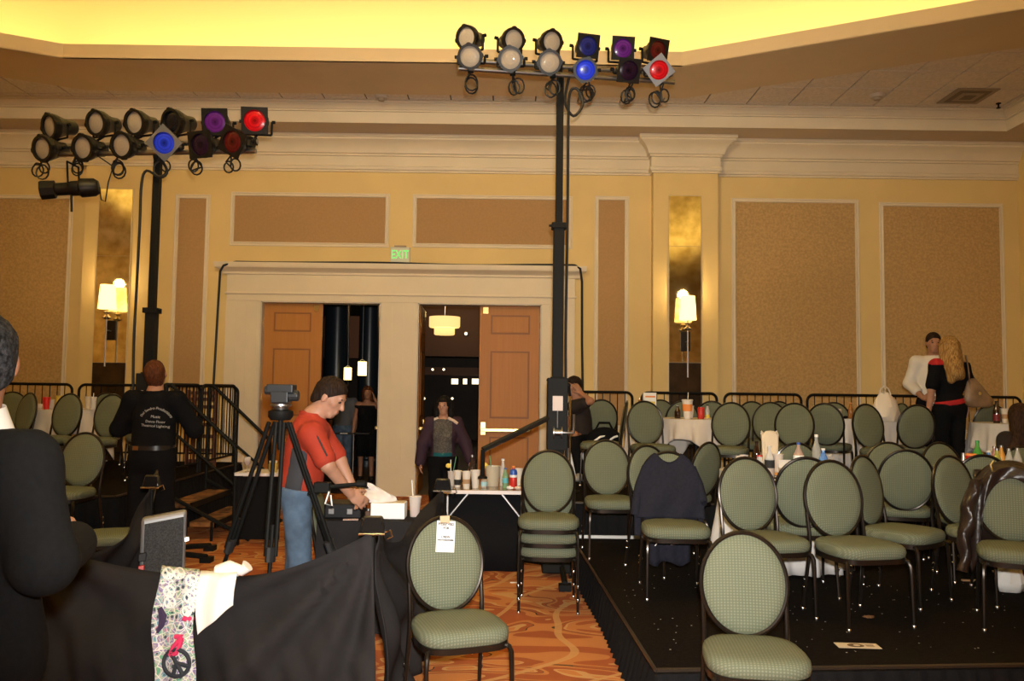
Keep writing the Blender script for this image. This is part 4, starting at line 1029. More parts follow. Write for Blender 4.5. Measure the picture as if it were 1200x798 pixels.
# ================================================================== PEOPLE (implicit surfaces -> one continuous skin per body)
A3=lambda v: np.array(v,dtype=np.float64)
def nrm(v): v=A3(v); return v/max(1e-9,np.linalg.norm(v))
def cap(a,b,ra,rb,k=.03): return ('c',A3(a),A3(b),ra,rb,k)
def elp(c,r,axes,k=.03): return ('e',A3(c),A3(r),np.array(axes,dtype=np.float64),k)
def prim_bounds(p):
    if p[0]=='c':
        r=max(p[3],p[4]); return np.minimum(p[1],p[2])-r, np.maximum(p[1],p[2])+r
    ext=np.sqrt(((p[3]*p[2][:,None])**2).sum(0)); return p[1]-ext, p[1]+ext
def surf(name, prims, mt, parent, res, infl=0.0, clips=(), tuft=0.0):
    lo=np.min([prim_bounds(p)[0] for p in prims],axis=0)-infl-3*res-.02
    hi=np.max([prim_bounds(p)[1] for p in prims],axis=0)+infl+3*res+.02
    n=np.ceil((hi-lo)/res).astype(int)+1
    F=np.full(n,0.2,dtype=np.float32)
    axs=[lo[i]+np.arange(n[i])*res for i in range(3)]
    for p in prims:
        k=p[-1]; a,b=prim_bounds(p); m=infl+2*k+3*res
        i0=np.maximum(np.floor((a-m-lo)/res).astype(int),0); i1=np.minimum(np.ceil((b+m-lo)/res).astype(int)+1,n)
        X,Y,Z=np.meshgrid(*[axs[i][i0[i]:i1[i]] for i in range(3)],indexing='ij')
        if p[0]=='c':
            ab=p[2]-p[1]; L2=max(1e-9,ab@ab)
            px_,py_,pz_=X-p[1][0],Y-p[1][1],Z-p[1][2]
            t=np.clip((px_*ab[0]+py_*ab[1]+pz_*ab[2])/L2,0,1)
            d=np.sqrt((px_-t*ab[0])**2+(py_-t*ab[1])**2+(pz_-t*ab[2])**2)-(p[3]+(p[4]-p[3])*t)
        else:
            q=np.stack([X-p[1][0],Y-p[1][1],Z-p[1][2]],-1)@p[3].T
            k0=np.sqrt(((q/p[2])**2).sum(-1)); k1=np.sqrt(((q/p[2]**2)**2).sum(-1))+1e-9
            d=k0*(k0-1)/k1
        s=F[i0[0]:i1[0],i0[1]:i1[1],i0[2]:i1[2]]
        h=np.clip(.5+.5*(s-d)/k,0,1)
        s[...]=s*(1-h)+d*h-k*h*(1-h)
    F-=infl
    if clips or tuft: X,Y,Z=np.meshgrid(*axs,indexing='ij')
    if tuft: F+=tuft*(np.sin(X*230+Z*60)*np.sin(Y*210-Z*45)+.6*np.sin(X*90+Y*70+Z*40))
    if clips:
        for c in clips: F=np.maximum(F,c(X,Y,Z))
    return nets(name,F,lo,res,mt,parent)
def nets(name,F,lo,res,mt,parent):
    s=F<0; nx,ny,nz=F.shape
    cnt=np.zeros((nx-1,ny-1,nz-1),np.int8); corners=[(i,j,k) for i in(0,1) for j in(0,1) for k in(0,1)]
    sl=lambda A,c:A[c[0]:nx-1+c[0],c[1]:ny-1+c[1],c[2]:nz-1+c[2]]
    for c in corners: cnt+=sl(s,c)
    mask=(cnt>0)&(cnt<8); I=np.argwhere(mask); idx=np.full(mask.shape,-1,np.int64); idx[mask]=np.arange(len(I))
    acc=np.zeros((len(I),3)); num=np.zeros(len(I))
    val={c:F[I[:,0]+c[0],I[:,1]+c[1],I[:,2]+c[2]] for c in corners}
    for c in corners:
        for a in range(3):
            if c[a]==0:
                c2=list(c); c2[a]=1; c2=tuple(c2); va,vb=val[c],val[c2]; x=(va<0)!=(vb<0)
                t=va[x]/(va[x]-vb[x]); pt=np.tile(np.array(c,float),(x.sum(),1)); pt[:,a]+=t; acc[x]+=pt; num[x]+=1
    V=lo+(I+acc/num[:,None])*res; quads=[]
    for a in range(3):
        b,c=(a+1)%3,(a+2)%3
        s0=[slice(None)]*3; s1=[slice(None)]*3; s0[a]=slice(0,-1); s1[a]=slice(1,None)
        A_,B_=s[tuple(s0)],s[tuple(s1)]; E=np.argwhere(A_!=B_)
        E=E[(E[:,b]>0)&(E[:,c]>0)&(E[:,b]<F.shape[b]-1)&(E[:,c]<F.shape[c]-1)]
        ins=A_[E[:,0],E[:,1],E[:,2]]
        def cell(db,dc):
            e=E.copy(); e[:,b]-=db; e[:,c]-=dc; return idx[e[:,0],e[:,1],e[:,2]]
        Q=np.stack([cell(1,1),cell(0,1),cell(0,0),cell(1,0)],1); Q[~ins]=Q[~ins][:,::-1]; quads.append(Q)
    Q=np.concatenate(quads); Q=Q[(Q>=0).all(1)]
    me=bpy.data.meshes.new(name); me.from_pydata(V.tolist(),[],Q.tolist()); me.materials.append(mt)
    me.polygons.foreach_set('use_smooth',[True]*len(me.polygons)); me.update()
    o=link(name,me,None)
    if parent is not None:
        o.parent=parent; o.location=-Vector(parent.location)
    return o

def pose(H=1.8,yaw=0.0,loc=(0,0,0),ov=None,female=False):
    """joints in a local frame facing +Y (right hand at +X), scaled, turned by yaw and moved"""
    sw=.165 if female else .185
    J=dict(pelvis=(0,0,.97),chest=(0,.01,1.28),neck=(0,-.01,1.50),head=(0,.02,1.685),shR=(sw,0,1.455),shL=(-sw,0,1.455),elR=(.235,-.02,1.17),elL=(-.235,-.02,1.17),
           wrR=(.245,.05,.93),wrL=(-.245,.05,.93),hipR=(.09,0,.93),hipL=(-.09,0,.93),knR=(.10,.02,.51),knL=(-.10,.02,.51),anR=(.105,-.02,.09),anL=(-.105,-.02,.09))
    D=dict(hf=(0,1,0),hu=(0,0,1),fdR=(0,.1,-1),fdL=(0,.1,-1),pnR=(-1,0,0),pnL=(1,0,0),ftR=(.1,1,0),ftL=(-.1,1,0))
    for k,v in (ov or {}).items():
        if k in D: D[k]=v
        else: J[k]=v
    s=H/1.8; c,sn=math.cos(math.radians(yaw)),math.sin(math.radians(yaw))
    def rot(v): return A3((v[0]*c-v[1]*sn, v[0]*sn+v[1]*c, v[2]))
    out={k:rot(v)*s+A3(loc) for k,v in J.items()}
    for k,v in D.items(): out[k]=nrm(rot(v))
    out['s']=s; return out
def frame_of(J):
    up=nrm(J['neck']-J['pelvis']); r=nrm(J['shR']-J['shL']); f=nrm(np.cross(up,r)); r=np.cross(f,up); return r,f,up
def torso_prims(J,fat=1.0,female=False):
    s=J['s']; r,f,u=frame_of(J); ax=[r,f,u]
    P=[elp(J['chest'],A3((.165,.112*fat,.20))*s,ax,.06*s),elp(J['chest']+(J['pelvis']-J['chest'])*.55+f*.008*s,A3((.145*fat if not female else .13,.105*fat,.17))*s,ax,.06*s),
       elp(J['pelvis']+u*.0,A3((.165,.118*fat,.125))*s,ax,.06*s),
       cap(J['shL']-u*.01*s,J['shR']-u*.01*s,.062*s,.062*s,.05*s),cap(J['neck']-u*.05*s,J['neck']+u*.02*s,.085*s,.06*s,.05*s)]
    if female:
        for q in (-1,1): P.append(elp(J['chest']+r*q*.075*s+f*.085*s-u*.0*s,A3((.07,.055,.065))*s,ax,.03*s))
    return P
def arm_prims(J,S,slim=1.0,upto=1.0):
    s=J['s']*slim; a,b,c=J['sh'+S],J['el'+S],J['wr'+S]; 
    P=[cap(a,b,.056*s,.044*s,.03)]
    if upto>=1: P.append(cap(b,c,.044*s,.030*s,.02))
    return P
def hand_prims(J,S,curl=.35,spread=1.0):
    s=J['s']; w_,d=J['wr'+S],J['fd'+S]; n=J['pn'+S]; n=nrm(n-d*(n@d)); sd=np.cross(d,n)*(1 if S=='R' else -1)
    P=[elp(w_+d*.05*s,A3((.042,.017,.052))*s,[sd,n,d],.014)]
    for i,(o,L) in enumerate(((.031,.072),(.0105,.080),(-.0105,.075),(-.030,.058))):
        b=w_+d*.088*s+sd*o*s; d1=nrm(d*math.cos(curl)+n*math.sin(curl)+sd*(o*1.2*spread)); m=b+d1*L*.52*s; d2=nrm(d*math.cos(2*curl)+n*math.sin(2*curl)+sd*(o*spread)); e=m+d2*L*.5*s
        P+= [cap(b,m,.0098*s,.0090*s,.007),cap(m,e,.0090*s,.0075*s,.005)]
    b=w_+d*.028*s+sd*.032*s; m=b+nrm(d*.65+sd*.65+n*.3)*.042*s; e=m+nrm(d*.9+sd*.25+n*.35)*.034*s
    P+=[cap(b,m,.0145*s,.0115*s,.010),cap(m,e,.011*s,.009*s,.006)]
    return P
def head_prims(J):
    s=J['s']; h=J['head']; f=J['hf']; u=nrm(J['hu']-f*(J['hu']@f)); r=np.cross(f,u); ax=[r,f,u]
    q=lambda R,Fw,U: h+(r*R+f*Fw+u*U)*s
    P=[elp(q(0,-.012,.028),A3((.076,.097,.092))*s,ax,.03),elp(q(0,.022,-.035),A3((.060,.074,.082))*s,ax,.03),cap(q(-.02,.062,-.098),q(.02,.062,-.098),.021*s,.021*s,.025),
       cap(q(0,.090,.010),q(0,.110,-.028),.008*s,.0135*s,.010),cap(q(-.034,.080,.027),q(.034,.080,.027),.012*s,.012*s,.014),cap(q(-.017,.089,-.062),q(.017,.089,-.062),.0085*s,.0085*s,.008),
       cap(q(-.014,.086,-.073),q(.014,.086,-.073),.009*s,.009*s,.008),cap(q(-.052,.045,-.015),q(-.045,.058,-.02),.018*s,.018*s,.02),cap(q(.052,.045,-.015),q(.045,.058,-.02),.018*s,.018*s,.02)]
    for e in (-1,1): P.append(elp(q(e*.079,-.006,-.012),A3((.010,.019,.032))*s,ax,.010))
    P.append(cap(J['neck']-u*.03*s,q(0,-.012,-.055),.062*s,.056*s,.03))
    return P
def leg_prims(J,k=1.0):
    s=J['s']*k; P=[]
    for S in 'RL': P+=[cap(J['hip'+S],J['kn'+S],.083*s,.056*s,.04),cap(J['kn'+S],J['an'+S],.056*s,.038*s,.03)]
    return P
def foot_prims(J,S):
    s=J['s']; a=J['an'+S]; f=nrm(A3((J['ft'+S][0],J['ft'+S][1],0))); z=A3((0,0,1)); r=np.cross(f,z); b=a*1.0
    return [elp(b+f*.055*s-z*.048*s,A3((.046,.135,.040))*s,[r,f,z],.02),cap(a,a-z*.04*s,.045*s,.045*s,.02)]
def below(z): return lambda X,Y,Z: Z-z       # keep below z
def above(z): return lambda X,Y,Z: z-Z       # keep above z
def plane(pt,n): pt=A3(pt); n=nrm(n); return lambda X,Y,Z: (X-pt[0])*n[0]+(Y-pt[1])*n[1]+(Z-pt[2])*n[2]  # keep negative side
def neck_hole(J,r=.066,up=.045,low=-.05):
    # opening of a garment round the neck, and its top edge
    s=J['s']; a=J['neck']; u=nrm(nrm(J['head']-J['neck'])*.5+nrm(J['neck']-J['chest']))
    def g(X,Y,Z):
        dx,dy,dz=X-a[0],Y-a[1],Z-a[2]; t=dx*u[0]+dy*u[1]+dz*u[2]
        d=np.sqrt(np.maximum(0,dx*dx+dy*dy+dz*dz-t*t))
        return np.maximum(np.minimum(r*s-d,t-low*s), t-up*s)
    return g
def face_window(J,w=.056,f0=.03,top=.052,low=-9):
    s=J['s']; h=J['head']; f=J['hf']; u=nrm(J['hu']-f*(J['hu']@f)); r=np.cross(f,u)
    def g(X,Y,Z):
        dx,dy,dz=X-h[0],Y-h[1],Z-h[2]; F_=dx*f[0]+dy*f[1]+dz*f[2]; U_=dx*u[0]+dy*u[1]+dz*u[2]; R_=np.abs(dx*r[0]+dy*r[1]+dz*r[2])
        return -np.maximum(np.maximum(f0*s-F_,R_-w*s),U_-top*s)
    return g
def hair_clip(J,a=.0,b=1.1,lowu=-.075):
    s=J['s']; h=J['head']; f=J['hf']; u=nrm(J['hu']-f*(J['hu']@f))
    def g(X,Y,Z):
        dx,dy,dz=X-h[0],Y-h[1],Z-h[2]; F_=dx*f[0]+dy*f[1]+dz*f[2]; U_=dx*u[0]+dy*u[1]+dz*u[2]
        return np.maximum((F_-a*s-b*U_)/math.sqrt(1+b*b), lowu*s-U_)
    return g
def hair_short(J,mt,t,res,infl=.012,a=.0,b=1.1,lowu=-.075,extra=(),window=False):
    s=J['s']; h=J['head']; f=J['hf']; u=nrm(J['hu']-f*(J['hu']@f)); r=np.cross(f,u); ax=[r,f,u]
    P=[elp(h+(f*-.012+u*.030)*s,A3((.077,.098,.093))*s,ax,.03),elp(h+(f*-.035-u*.035)*s,A3((.066,.066,.080))*s,ax,.03)]+list(extra)
    return surf('hair',P,mt,t,res,infl,[face_window(J)] if window else [hair_clip(J,a,b,lowu)],tuft=.0022)
def eyes(J,t):
    s=J['s']; h=J['head']; f=J['hf']; u=nrm(J['hu']-f*(J['hu']@f)); r=np.cross(f,u)
    for e in (-1,1):
        c=h+(r*e*.031+f*.079+u*.004)*s; mb=MB(); mb.ell(tuple(c-np.array(t.location)),(.013*s,.013*s,.009*s),10,7); mb.build('eye',mat('eye_dark',(.03,.02,.015),.3),t)
        c=h+(r*e*.032+f*.088+u*.026)*s; mb=MB(); rr=Vector(tuple(r))*.016*s; p=Vector(tuple(c))-Vector(t.location); mb.tube([p-rr,p+Vector(tuple(u))*.003*s,p+rr],.004*s,5); mb.build('eyebrow',HAIRD,t)
def shoes(J,mt,t,res):
    for S in 'RL': surf('shoe',foot_prims(J,S),mt,t,res,.006,[above(float(J['an'+S][2]-.088*J['s']))])
def full_body(J,t,skin,res,fat=1.0,female=False,curl=.35,slim=1.0):
    P=torso_prims(J,fat,female)+head_prims(J)+leg_prims(J,.95)
    for S in 'RL': P+=arm_prims(J,S,slim)+hand_prims(J,S,curl)+foot_prims(J,S)
    return surf('body',P,skin,t,res)
def trousers(J,mt,t,res,waist=.06,infl=.014,fat=1.0,k=1.0):
    s=J['s']; P=leg_prims(J,k)+torso_prims(J,fat)[1:3]
    r,f,u=frame_of(J)
    cl=[plane(J['pelvis']+u*waist*s,u)]+[above(float(min(J['anR'][2],J['anL'][2])-.05*s))]
    return surf('trousers',P,mt,t,res,infl,cl)

# ---- 1 man in dark suit, near left
c=at(-31,470,2.15); J=pose(1.80,-4,(c.x,2.15,0),dict(hf=(-.62,.78,0),shR=(.150,-.01,1.42),shL=(-.18,-.01,1.43),elR=(.245,-.05,1.175),elL=(-.28,-.02,1.15),wrR=(.15,.22,1.17),wrL=(-.22,.2,1.0),fdR=(-.4,.9,-.1),fdL=(.4,.9,-.1),pnR=(-.9,-.3,0),pnL=(.9,-.3,0)))
t=thing('person',(c.x,2.15,0),'man in dark suit with grey-flecked hair seen from behind, cropped at left','person')
full_body(J,t,SKIN2,.010); hair_short(J,HAIRG,t,.006,.006,a=.012,b=1.0,lowu=-.10)
P=torso_prims(J,1.12)
for S in 'RL': P+=[cap(J['sh'+S],J['el'+S],.062,.056,.05),cap(J['el'+S],J['wr'+S],.054,.044,.03)]
P.append(elp(J['pelvis']+A3((0,0,-.07)),A3((.185,.14,.16)),np.eye(3),.06))
surf('suit_jacket',P,SUIT,t,.009,.020,[above(.80),neck_hole(J,.074,.004)])
trousers(J,SUIT,t,.012,.05,.02)
mb=MB(); n0=Vector(J['neck'])-Vector(t.location); rows=[]
for (rr,zz) in ((.074,-.03),(.070,.055),(.076,.057),(.104,-.020)):
    rows.append([(n0.x+rr*math.cos(a)*1.0,n0.y+rr*1.02*math.sin(a)+.006,n0.z+zz+.012*math.sin(a)) for a in np.linspace(0,2*PI,29)])
mb.grid(rows+[rows[0]]); mb.build('shirt_collar',PAPER,t,angle=80)
shoes(J,BLACKP,t,.012)

# ---- 2 technician in black shirt, back turned, looking up at the left tower
c=at(180,500,7.22); J=pose(1.86,-2,(c.x,7.22,0),dict(head=(-.0,.0,1.675),hf=(-.15,.80,.55),hu=(0,-.55,.83),elR=(.33,.06,1.20),elL=(-.33,.06,1.20),wrR=(.13,.28,1.36),wrL=(-.13,.28,1.30),fdR=(-.6,.5,.5),fdL=(.6,.5,.5),pnR=(-.2,.5,-.8),pnL=(.2,.5,-.8),knR=(.12,.01,.51),anR=(.14,-.02,.09),knL=(-.12,.01,.51),anL=(-.14,-.02,.09)))
t=thing('person',(c.x,7.22,0),'technician in black printed shirt looking up at the left light tower','person')
full_body(J,t,SKIN,.011,1.1); hair_short(J,HAIRA,t,.008,.006,a=.012,b=1.0,lowu=-.09)
P=torso_prims(J,1.15)
for S in 'RL': P+=[cap(J['sh'+S],J['el'+S],.066,.058,.05),cap(J['el'+S],J['wr'+S],.056,.042,.03)]
shirt=surf('shirt',P,BCLOTH,t,.011,.016,[above(1.05),neck_hole(J,.062,.035)])
trousers(J,BCLOTH,t,.012,.085,.022,1.1)
mb=MB(); rows=[]
pc=Vector(J['pelvis'])-Vector(t.location)
for rr,zz in ((.0,-.02),(.006,-.02),(.006,.02),(.0,.02)):
    rows.append([(pc.x+(.183+rr)*math.cos(a),pc.y+(.150+rr)*math.sin(a),pc.z+.085+zz) for a in np.linspace(0,2*PI,33)])
mb.grid(rows+[rows[0]]); mb.build('belt',mat('belt_leather',(.02,.016,.013),.25),t)
mb=MB(); mb.box((pc.x-.11,pc.y-.152,pc.z+.068),(pc.x-.06,pc.y-.135,pc.z+.104)); mb.build('belt_clip',CHROME,t,smooth=False)
shoes(J,BLACKP,t,.012)
# printing on the back, laid on the cloth
bm_=bmesh.new(); bm_.from_mesh(shirt.data); bvh=BVHTree.FromBMesh(bm_); bm_.free()
GREYP=mat('print_grey',(.42,.40,.38),.8)
def print_on(body,size,cx,cz,arc=None,tiltr=0.0):
    me=text_mesh('printed_text',body,size,GREYP)
    co=np.empty(len(me.vertices)*3); me.vertices.foreach_get('co',co); co=co.reshape(-1,3)
    for v in co:
        x,z=v[0],v[1]
        if arc:
            th=x/arc; rr=arc+z; x=rr*math.sin(th); z=rr*math.cos(th)-arc
        x,z=x*math.cos(tiltr)-z*math.sin(tiltr), x*math.sin(tiltr)+z*math.cos(tiltr)
        wx,wz=cx+x,cz+z
        hit=bvh.ray_cast(Vector((wx,6.0,wz)),Vector((0,1,0)))
        y=hit[0].y if hit[0] is not None else 7.05
        v[:]=(wx,y-.003-v[2]*0.5,wz)
    me.vertices.foreach_set('co',co.ravel()); me.update(); o=link('printed_text',me,t); o.location=-Vector(t.location); return o
yb=7.08
for txt,sz,px,py,arc,tl_ in (('Del Sandro Productions',.030,181.5,478.5,.125,-.05),('Music',.032,181.5,488.5,None,-.08),('Dance Floor',.030,180.8,494.3,None,-.06),('Theatrical Lighting',.029,180,499.3,None,-.07)):
    q=at(px,py,yb); print_on(txt,sz,q.x,q.z,arc,tl_)

# ---- 3 man in red polo bending over the equipment table
Y=5.22
q=lambda px,py,dy=0.0: tuple(at(px,py,Y+dy))
J=dict(s=1.0,pelvis=A3(q(352,566)),chest=A3(q(358,524)),neck=A3(q(366,490)),head=A3(q(387,465)),shR=A3(q(366,508,-.17)),shL=A3(q(374,505,.19)),elR=A3(q(384,545,-.22)),elL=A3(q(398,540,.14)),wrR=A3(q(410,578,-.08)),wrL=A3(q(414,574,.12)),
       hipR=A3(q(347,580,-.09)),hipL=A3(q(349,580,.09)),knR=A3(q(352,668,-.11)),knL=A3(q(348,665,.10)),anR=A3((at(345,700,Y).x,Y-.12,.09)),anL=A3((at(340,700,Y).x,Y+.12,.09)),
       hf=nrm((.86,-.10,-.50)),hu=A3((.45,0,.85)),fdR=nrm((.70,.35,-.55)),fdL=nrm((.50,-.45,-.70)),pnR=nrm((-.1,.9,-.3)),pnL=nrm((.0,-.9,-.3)),ftR=A3((1,-.2,0)),ftL=A3((1,.1,0)))
t=thing('person',(float(J['pelvis'][0]),Y,0),'man in red polo and jeans bending over the equipment table','person')
full_body(J,t,SKIN,.0065,1.05,curl=.45); hair_short(J,HAIRD,t,.006,.008,a=.016,b=1.0,lowu=-.085); eyes(J,t)
P=torso_prims(J,1.0)
for S in 'RL':
    e=J['sh'+S]+(J['el'+S]-J['sh'+S])*.80; P.append(cap(J['sh'+S],e,.057,.056,.04))
r_,f_,u_=frame_of(J)
cl=[plane(J['pelvis']-u_*.085,-u_),neck_hole(J,.062,.03)]
for S in 'RL':
    ax_=nrm(J['el'+S]-J['sh'+S]); 
surf('polo_shirt',P,REDS,t,.0075,.013,cl)
# charcoal side panel and sleeve piping of the polo
Psd=[elp(J['pelvis']+(J['chest']-J['pelvis'])*.5+(-r_*0)+A3((0,-.10,0)),A3((.055,.06,.24)),[f_,r_,u_],.02)]
sidec=lambda X,Y_,Z: np.abs((X-J['pelvis'][0])*f_[0]+(Z-J['pelvis'][2])*f_[2]+.0)-.052
surf('side_panel',torso_prims(J,1.0),mat('polo_charcoal',(.03,.03,.035),.8),t,.0075,.0165,cl+[sidec,plane(J['chest'],u_),plane((0,Y-.03,0),(0,1,0))])
sh=Vector(J['shR']); el=Vector(J['elR']); dd=(el-sh); pts=[]
for k in range(9):
    b=sh+dd*(-.12+.92*k/8); pts.append(b+Vector((.028,-.062,.022)) - Vector(t.location))
mb=MB(); mb.tube(pts,.008,6,sx=.5); mb.build('sleeve_stripe',mat('polo_charcoal',(.03,.03,.035),.8),t)
mb=MB(); nk=Vector(J['neck'])-Vector(t.location); uu=Vector(u_); ff=Vector(f_); rr_=Vector(r_); rows=[]
for rad,hh in ((.074,-.02),(.070,.035),(.078,.036),(.090,-.015)):
    rows.append([tuple(nk+rr_*rad*math.cos(a)+ff*rad*math.sin(a)+(uu-ff*.25)*hh) for a in np.linspace(PI*.62,PI*2.38,27)])
mb.grid(rows+[rows[0]]); mb.build('collar',REDS,t,angle=80)
trousers(J,JEANS,t,.009,-.02,.012,1.0,1.0)
shoes(J,BLACKP,t,.010)
mb=MB(); w_=Vector(J['wrL'])-Vector(t.location); ax_=Vector(J['fdL']); a_=ax_.orthogonal().normalized(); b_=ax_.cross(a_); mb.tube([w_-ax_*.02+(a_*math.cos(x)+b_*math.sin(x))*.037 for x in np.linspace(0,2*PI,17)[:-1]],.007,6,closed=True); mb.build('wristwatch',BLACKP,t)

# ---- 4 woman in purple jacket walking in through the right doorway
c=at(519,540,9.6); J=pose(1.54,188,(c.x,9.6,0),dict(hf=(.35,.93,-.1),elR=(.27,.0,1.17),elL=(-.30,0,1.17),wrR=(.31,.04,.92),wrL=(-.37,.04,.95),knR=(.1,.1,.52),anR=(.1,.12,.09),knL=(-.1,.0,.5),anL=(-.1,-.15,.10)),female=True)
J['elR'],J['elL']=J['elR'],J['elL']
t=thing('person',(c.x,9.6,0),'dark-haired woman in purple jacket and grey top in the right doorway','person')
full_body(J,t,SKIN,.010,.95,True); eyes(J,t)
h=J['head']; s_=J['s']
ex=[cap(h+A3((0,.05,.0)),J['neck']+A3((0,.07,.0)),.085*s_,.075*s_,.04),cap(h+A3((-.07,.02,.02)),J['neck']+A3((-.085,.0,.0)),.035*s_,.03*s_,.03),cap(h+A3((.07,.02,.02)),J['neck']+A3((.085,.0,.0)),.035*s_,.03*s_,.03)]
hair_short(J,hair_mat('hair_black',(.003,.0025,.0025),(.010,.008,.008)),t,.009,.012,extra=ex,window=True)
P=torso_prims(J,1.0,True)
surf('knit_top',P,mat('grey_knit',(.085,.08,.075),.95,noise=.4,nscale=60,bump=.6,bscale=120),t,.010,.012,[above(.86),neck_hole(J,.085,.0,-.10)])
surf('teal_hem',P,mat('teal_cloth',(.0,.085,.11),.8),t,.010,.015,[above(.80),below(.90)])
for S in 'RL': P+=[cap(J['sh'+S],J['el'+S],.062*s_,.056*s_,.05),cap(J['el'+S],J['wr'+S],.055*s_,.045*s_,.03)]
cx=float(c.x)
op=lambda X,Y_,Z: np.minimum(.10-np.abs(X-cx), 9.55-Y_)*-1.0*-1.0
surf('jacket',P,mat('purple_cloth',(.028,.010,.024),.8),t,.010,.022,[above(.74),neck_hole(J,.07,.03),lambda X,Y_,Z: np.minimum(.105-np.abs(X-cx),9.6-Y_)])
mb=MB(); nn=Vector(J['neck'])-Vector(t.location)
for e in (-1,1): mb.tube([nn+Vector((e*.06,-.05,.01)),nn+Vector((e*.12,-.075,-.015)),nn+Vector((e*.17,-.075,-.05))],.017,7)
mb.build('coat_collar',mat('cream_fur',(.6,.5,.42),.9),t)
trousers(J,BCLOTH,t,.012,.03,.022,1.0,1.1); shoes(J,BLACKP,t,.012)

# ---- 5 seated man in black beside the right tower, hand to his ear
Y=10.0; q=lambda px,py,dy=0.0: A3(tuple(at(px,py,Y+dy)))
J=dict(s=.98,pelvis=q(681,512),chest=q(680,488),neck=q(677,469),head=q(672,452.5),shR=q(673,476,-.16),shL=q(680,474,.17),elR=q(692,470,-.30),elL=q(668,492,.2),wrR=q(681,461,-.16),wrL=q(668,497,.0),
       hipR=q(679,516,-.10),hipL=q(680,516,.10),knR=q(672,510,-.32),knL=q(668,512,.05),anR=q(680,541,-.36),anL=q(672,540,.0),hf=nrm((-.9,-.35,-.1)),hu=A3((0,0,1)),fdR=nrm((-.55,.1,.85)),fdL=nrm((-.5,-.5,-.3)),pnR=nrm((-.3,.8,0)),pnL=nrm((0,0,-1)),ftR=A3((-.4,-1,0)),ftL=A3((-1,-.3,0)))
for S in 'RL': J['an'+S][2]=Z2+.088
t=thing('person',(float(J['pelvis'][0]),Y,Z2),'seated man in black holding a hand to his ear by the tower','person')
full_body(J,t,SKIN2,.010,1.0); hair_short(J,HAIRD,t,.008,.007,a=.014); eyes(J,t)
P=torso_prims(J,1.08)
for S in 'RL': P.append(cap(J['sh'+S],J['sh'+S]+(J['el'+S]-J['sh'+S])*.6,.066,.060,.04))
surf('t_shirt',P,mat('faded_black_tee',(.014,.009,.008),.85),t,.010,.014,[above(float(J['pelvis'][2])-.06),neck_hole(J,.062,.02)])
trousers(J,BCLOTH,t,.010,.04,.016); shoes(J,mat('grey_trainer',(.35,.33,.3),.5),t,.010)
SEATED=J

# ---- 6 man in white shirt facing the camera and 7 blond woman before him
c=at(1094,440,9.85); J=pose(1.80,168,(c.x,9.85,Z2),dict(hf=(.0,.98,-.12),elR=(.27,-.02,1.19),wrR=(.17,.2,1.02),elL=(-.27,.0,1.2),wrL=(-.15,.2,1.05),fdR=(-.6,.7,-.1),fdL=(.6,.7,-.1)))
t=thing('person',(c.x,9.85,Z2),'man in white shirt half hidden behind the blond woman','person')
full_body(J,t,SKIN2,.011); hair_short(J,HAIRD,t,.009,.006,a=.014); eyes(J,t)
P=torso_prims(J,1.12)
for S in 'RL': P+=[cap(J['sh'+S],J['el'+S],.058,.050,.04),cap(J['el'+S],J['el'+S]+(J['wr'+S]-J['el'+S])*.5,.050,.044,.03)]
surf('shirt',P,mat('white_shirt',(.62,.58,.52),.8),t,.011,.016,[above(Z2+.92),neck_hole(J,.06,.03)])
trousers(J,BCLOTH,t,.012,.06,.02); shoes(J,BLACKP,t,.012)
mb=MB(); nn=Vector(J['neck'])-Vector(t.location); mb.tube([nn+Vector((.07*math.cos(a),.07*math.sin(a),.005-.02*math.sin(-a))) for a in np.linspace(0,2*PI,20)[:-1]],.012,6,closed=True); mb.build('blue_neckband',BLUE,t)
c=at(1113,450,9.35); J=pose(1.72,6,(c.x,9.35,Z2),dict(hf=(-.25,.95,.05),elR=(.25,-.02,1.18),wrR=(.27,.08,.98),elL=(-.25,-.03,1.18),wrL=(-.26,.02,.92)),female=True)
t=thing('person',(c.x,9.35,Z2),'blond long-haired woman in black top with red sash, back turned','person')
full_body(J,t,SKIN,.010,1.0,True); h=J['head']; s_=J['s']
ex=[cap(h+A3((0,-.055,.0)),J['chest']+A3((.0,-.145,.08)),.082*s_,.075*s_,.04),cap(h+A3((-.045,-.06,.0)),J['chest']+A3((-.05,-.14,.00)),.05*s_,.030*s_,.03),cap(h+A3((.05,-.05,.0)),J['chest']+A3((.06,-.135,.05)),.05*s_,.035*s_,.03),cap(h+A3((.07,.0,.0)),J['neck']+A3((.09,-.04,-.03)),.035*s_,.03*s_,.03),cap(h+A3((-.07,-.01,.0)),J['neck']+A3((-.09,-.05,-.05)),.035*s_,.03*s_,.03)]
hair_short(J,HAIRB,t,.008,.012,extra=ex,window=True)
P=torso_prims(J,1.02,True)
for S in 'RL': P.append(cap(J['sh'+S],J['sh'+S]+(J['el'+S]-J['sh'+S])*.85,.062*s_,.062*s_,.05))
surf('black_top',P,BCLOTH,t,.010,.014,[above(Z2+.95),neck_hole(J,.085,.0,-.08)])
surf('red_shoulder',P,mat('red_cloth',(.40,.012,.015),.8),t,.010,.018,[lambda X,Y_,Z:X-(float(c.x)-.09),lambda X,Y_,Z:(Z2+1.39-Z)*1.0,lambda X,Y_,Z:(float(c.x)-.24)-X])
surf('red_sash',P,mat('red_cloth',(.40,.012,.015),.8),t,.010,.020,[lambda X,Y_,Z:np.abs(Z-(Z2+.975)-.18*(X-float(c.x)))-.03])
trousers(J,BCLOTH,t,.011,.03,.016); shoes(J,BLACKP,t,.012)
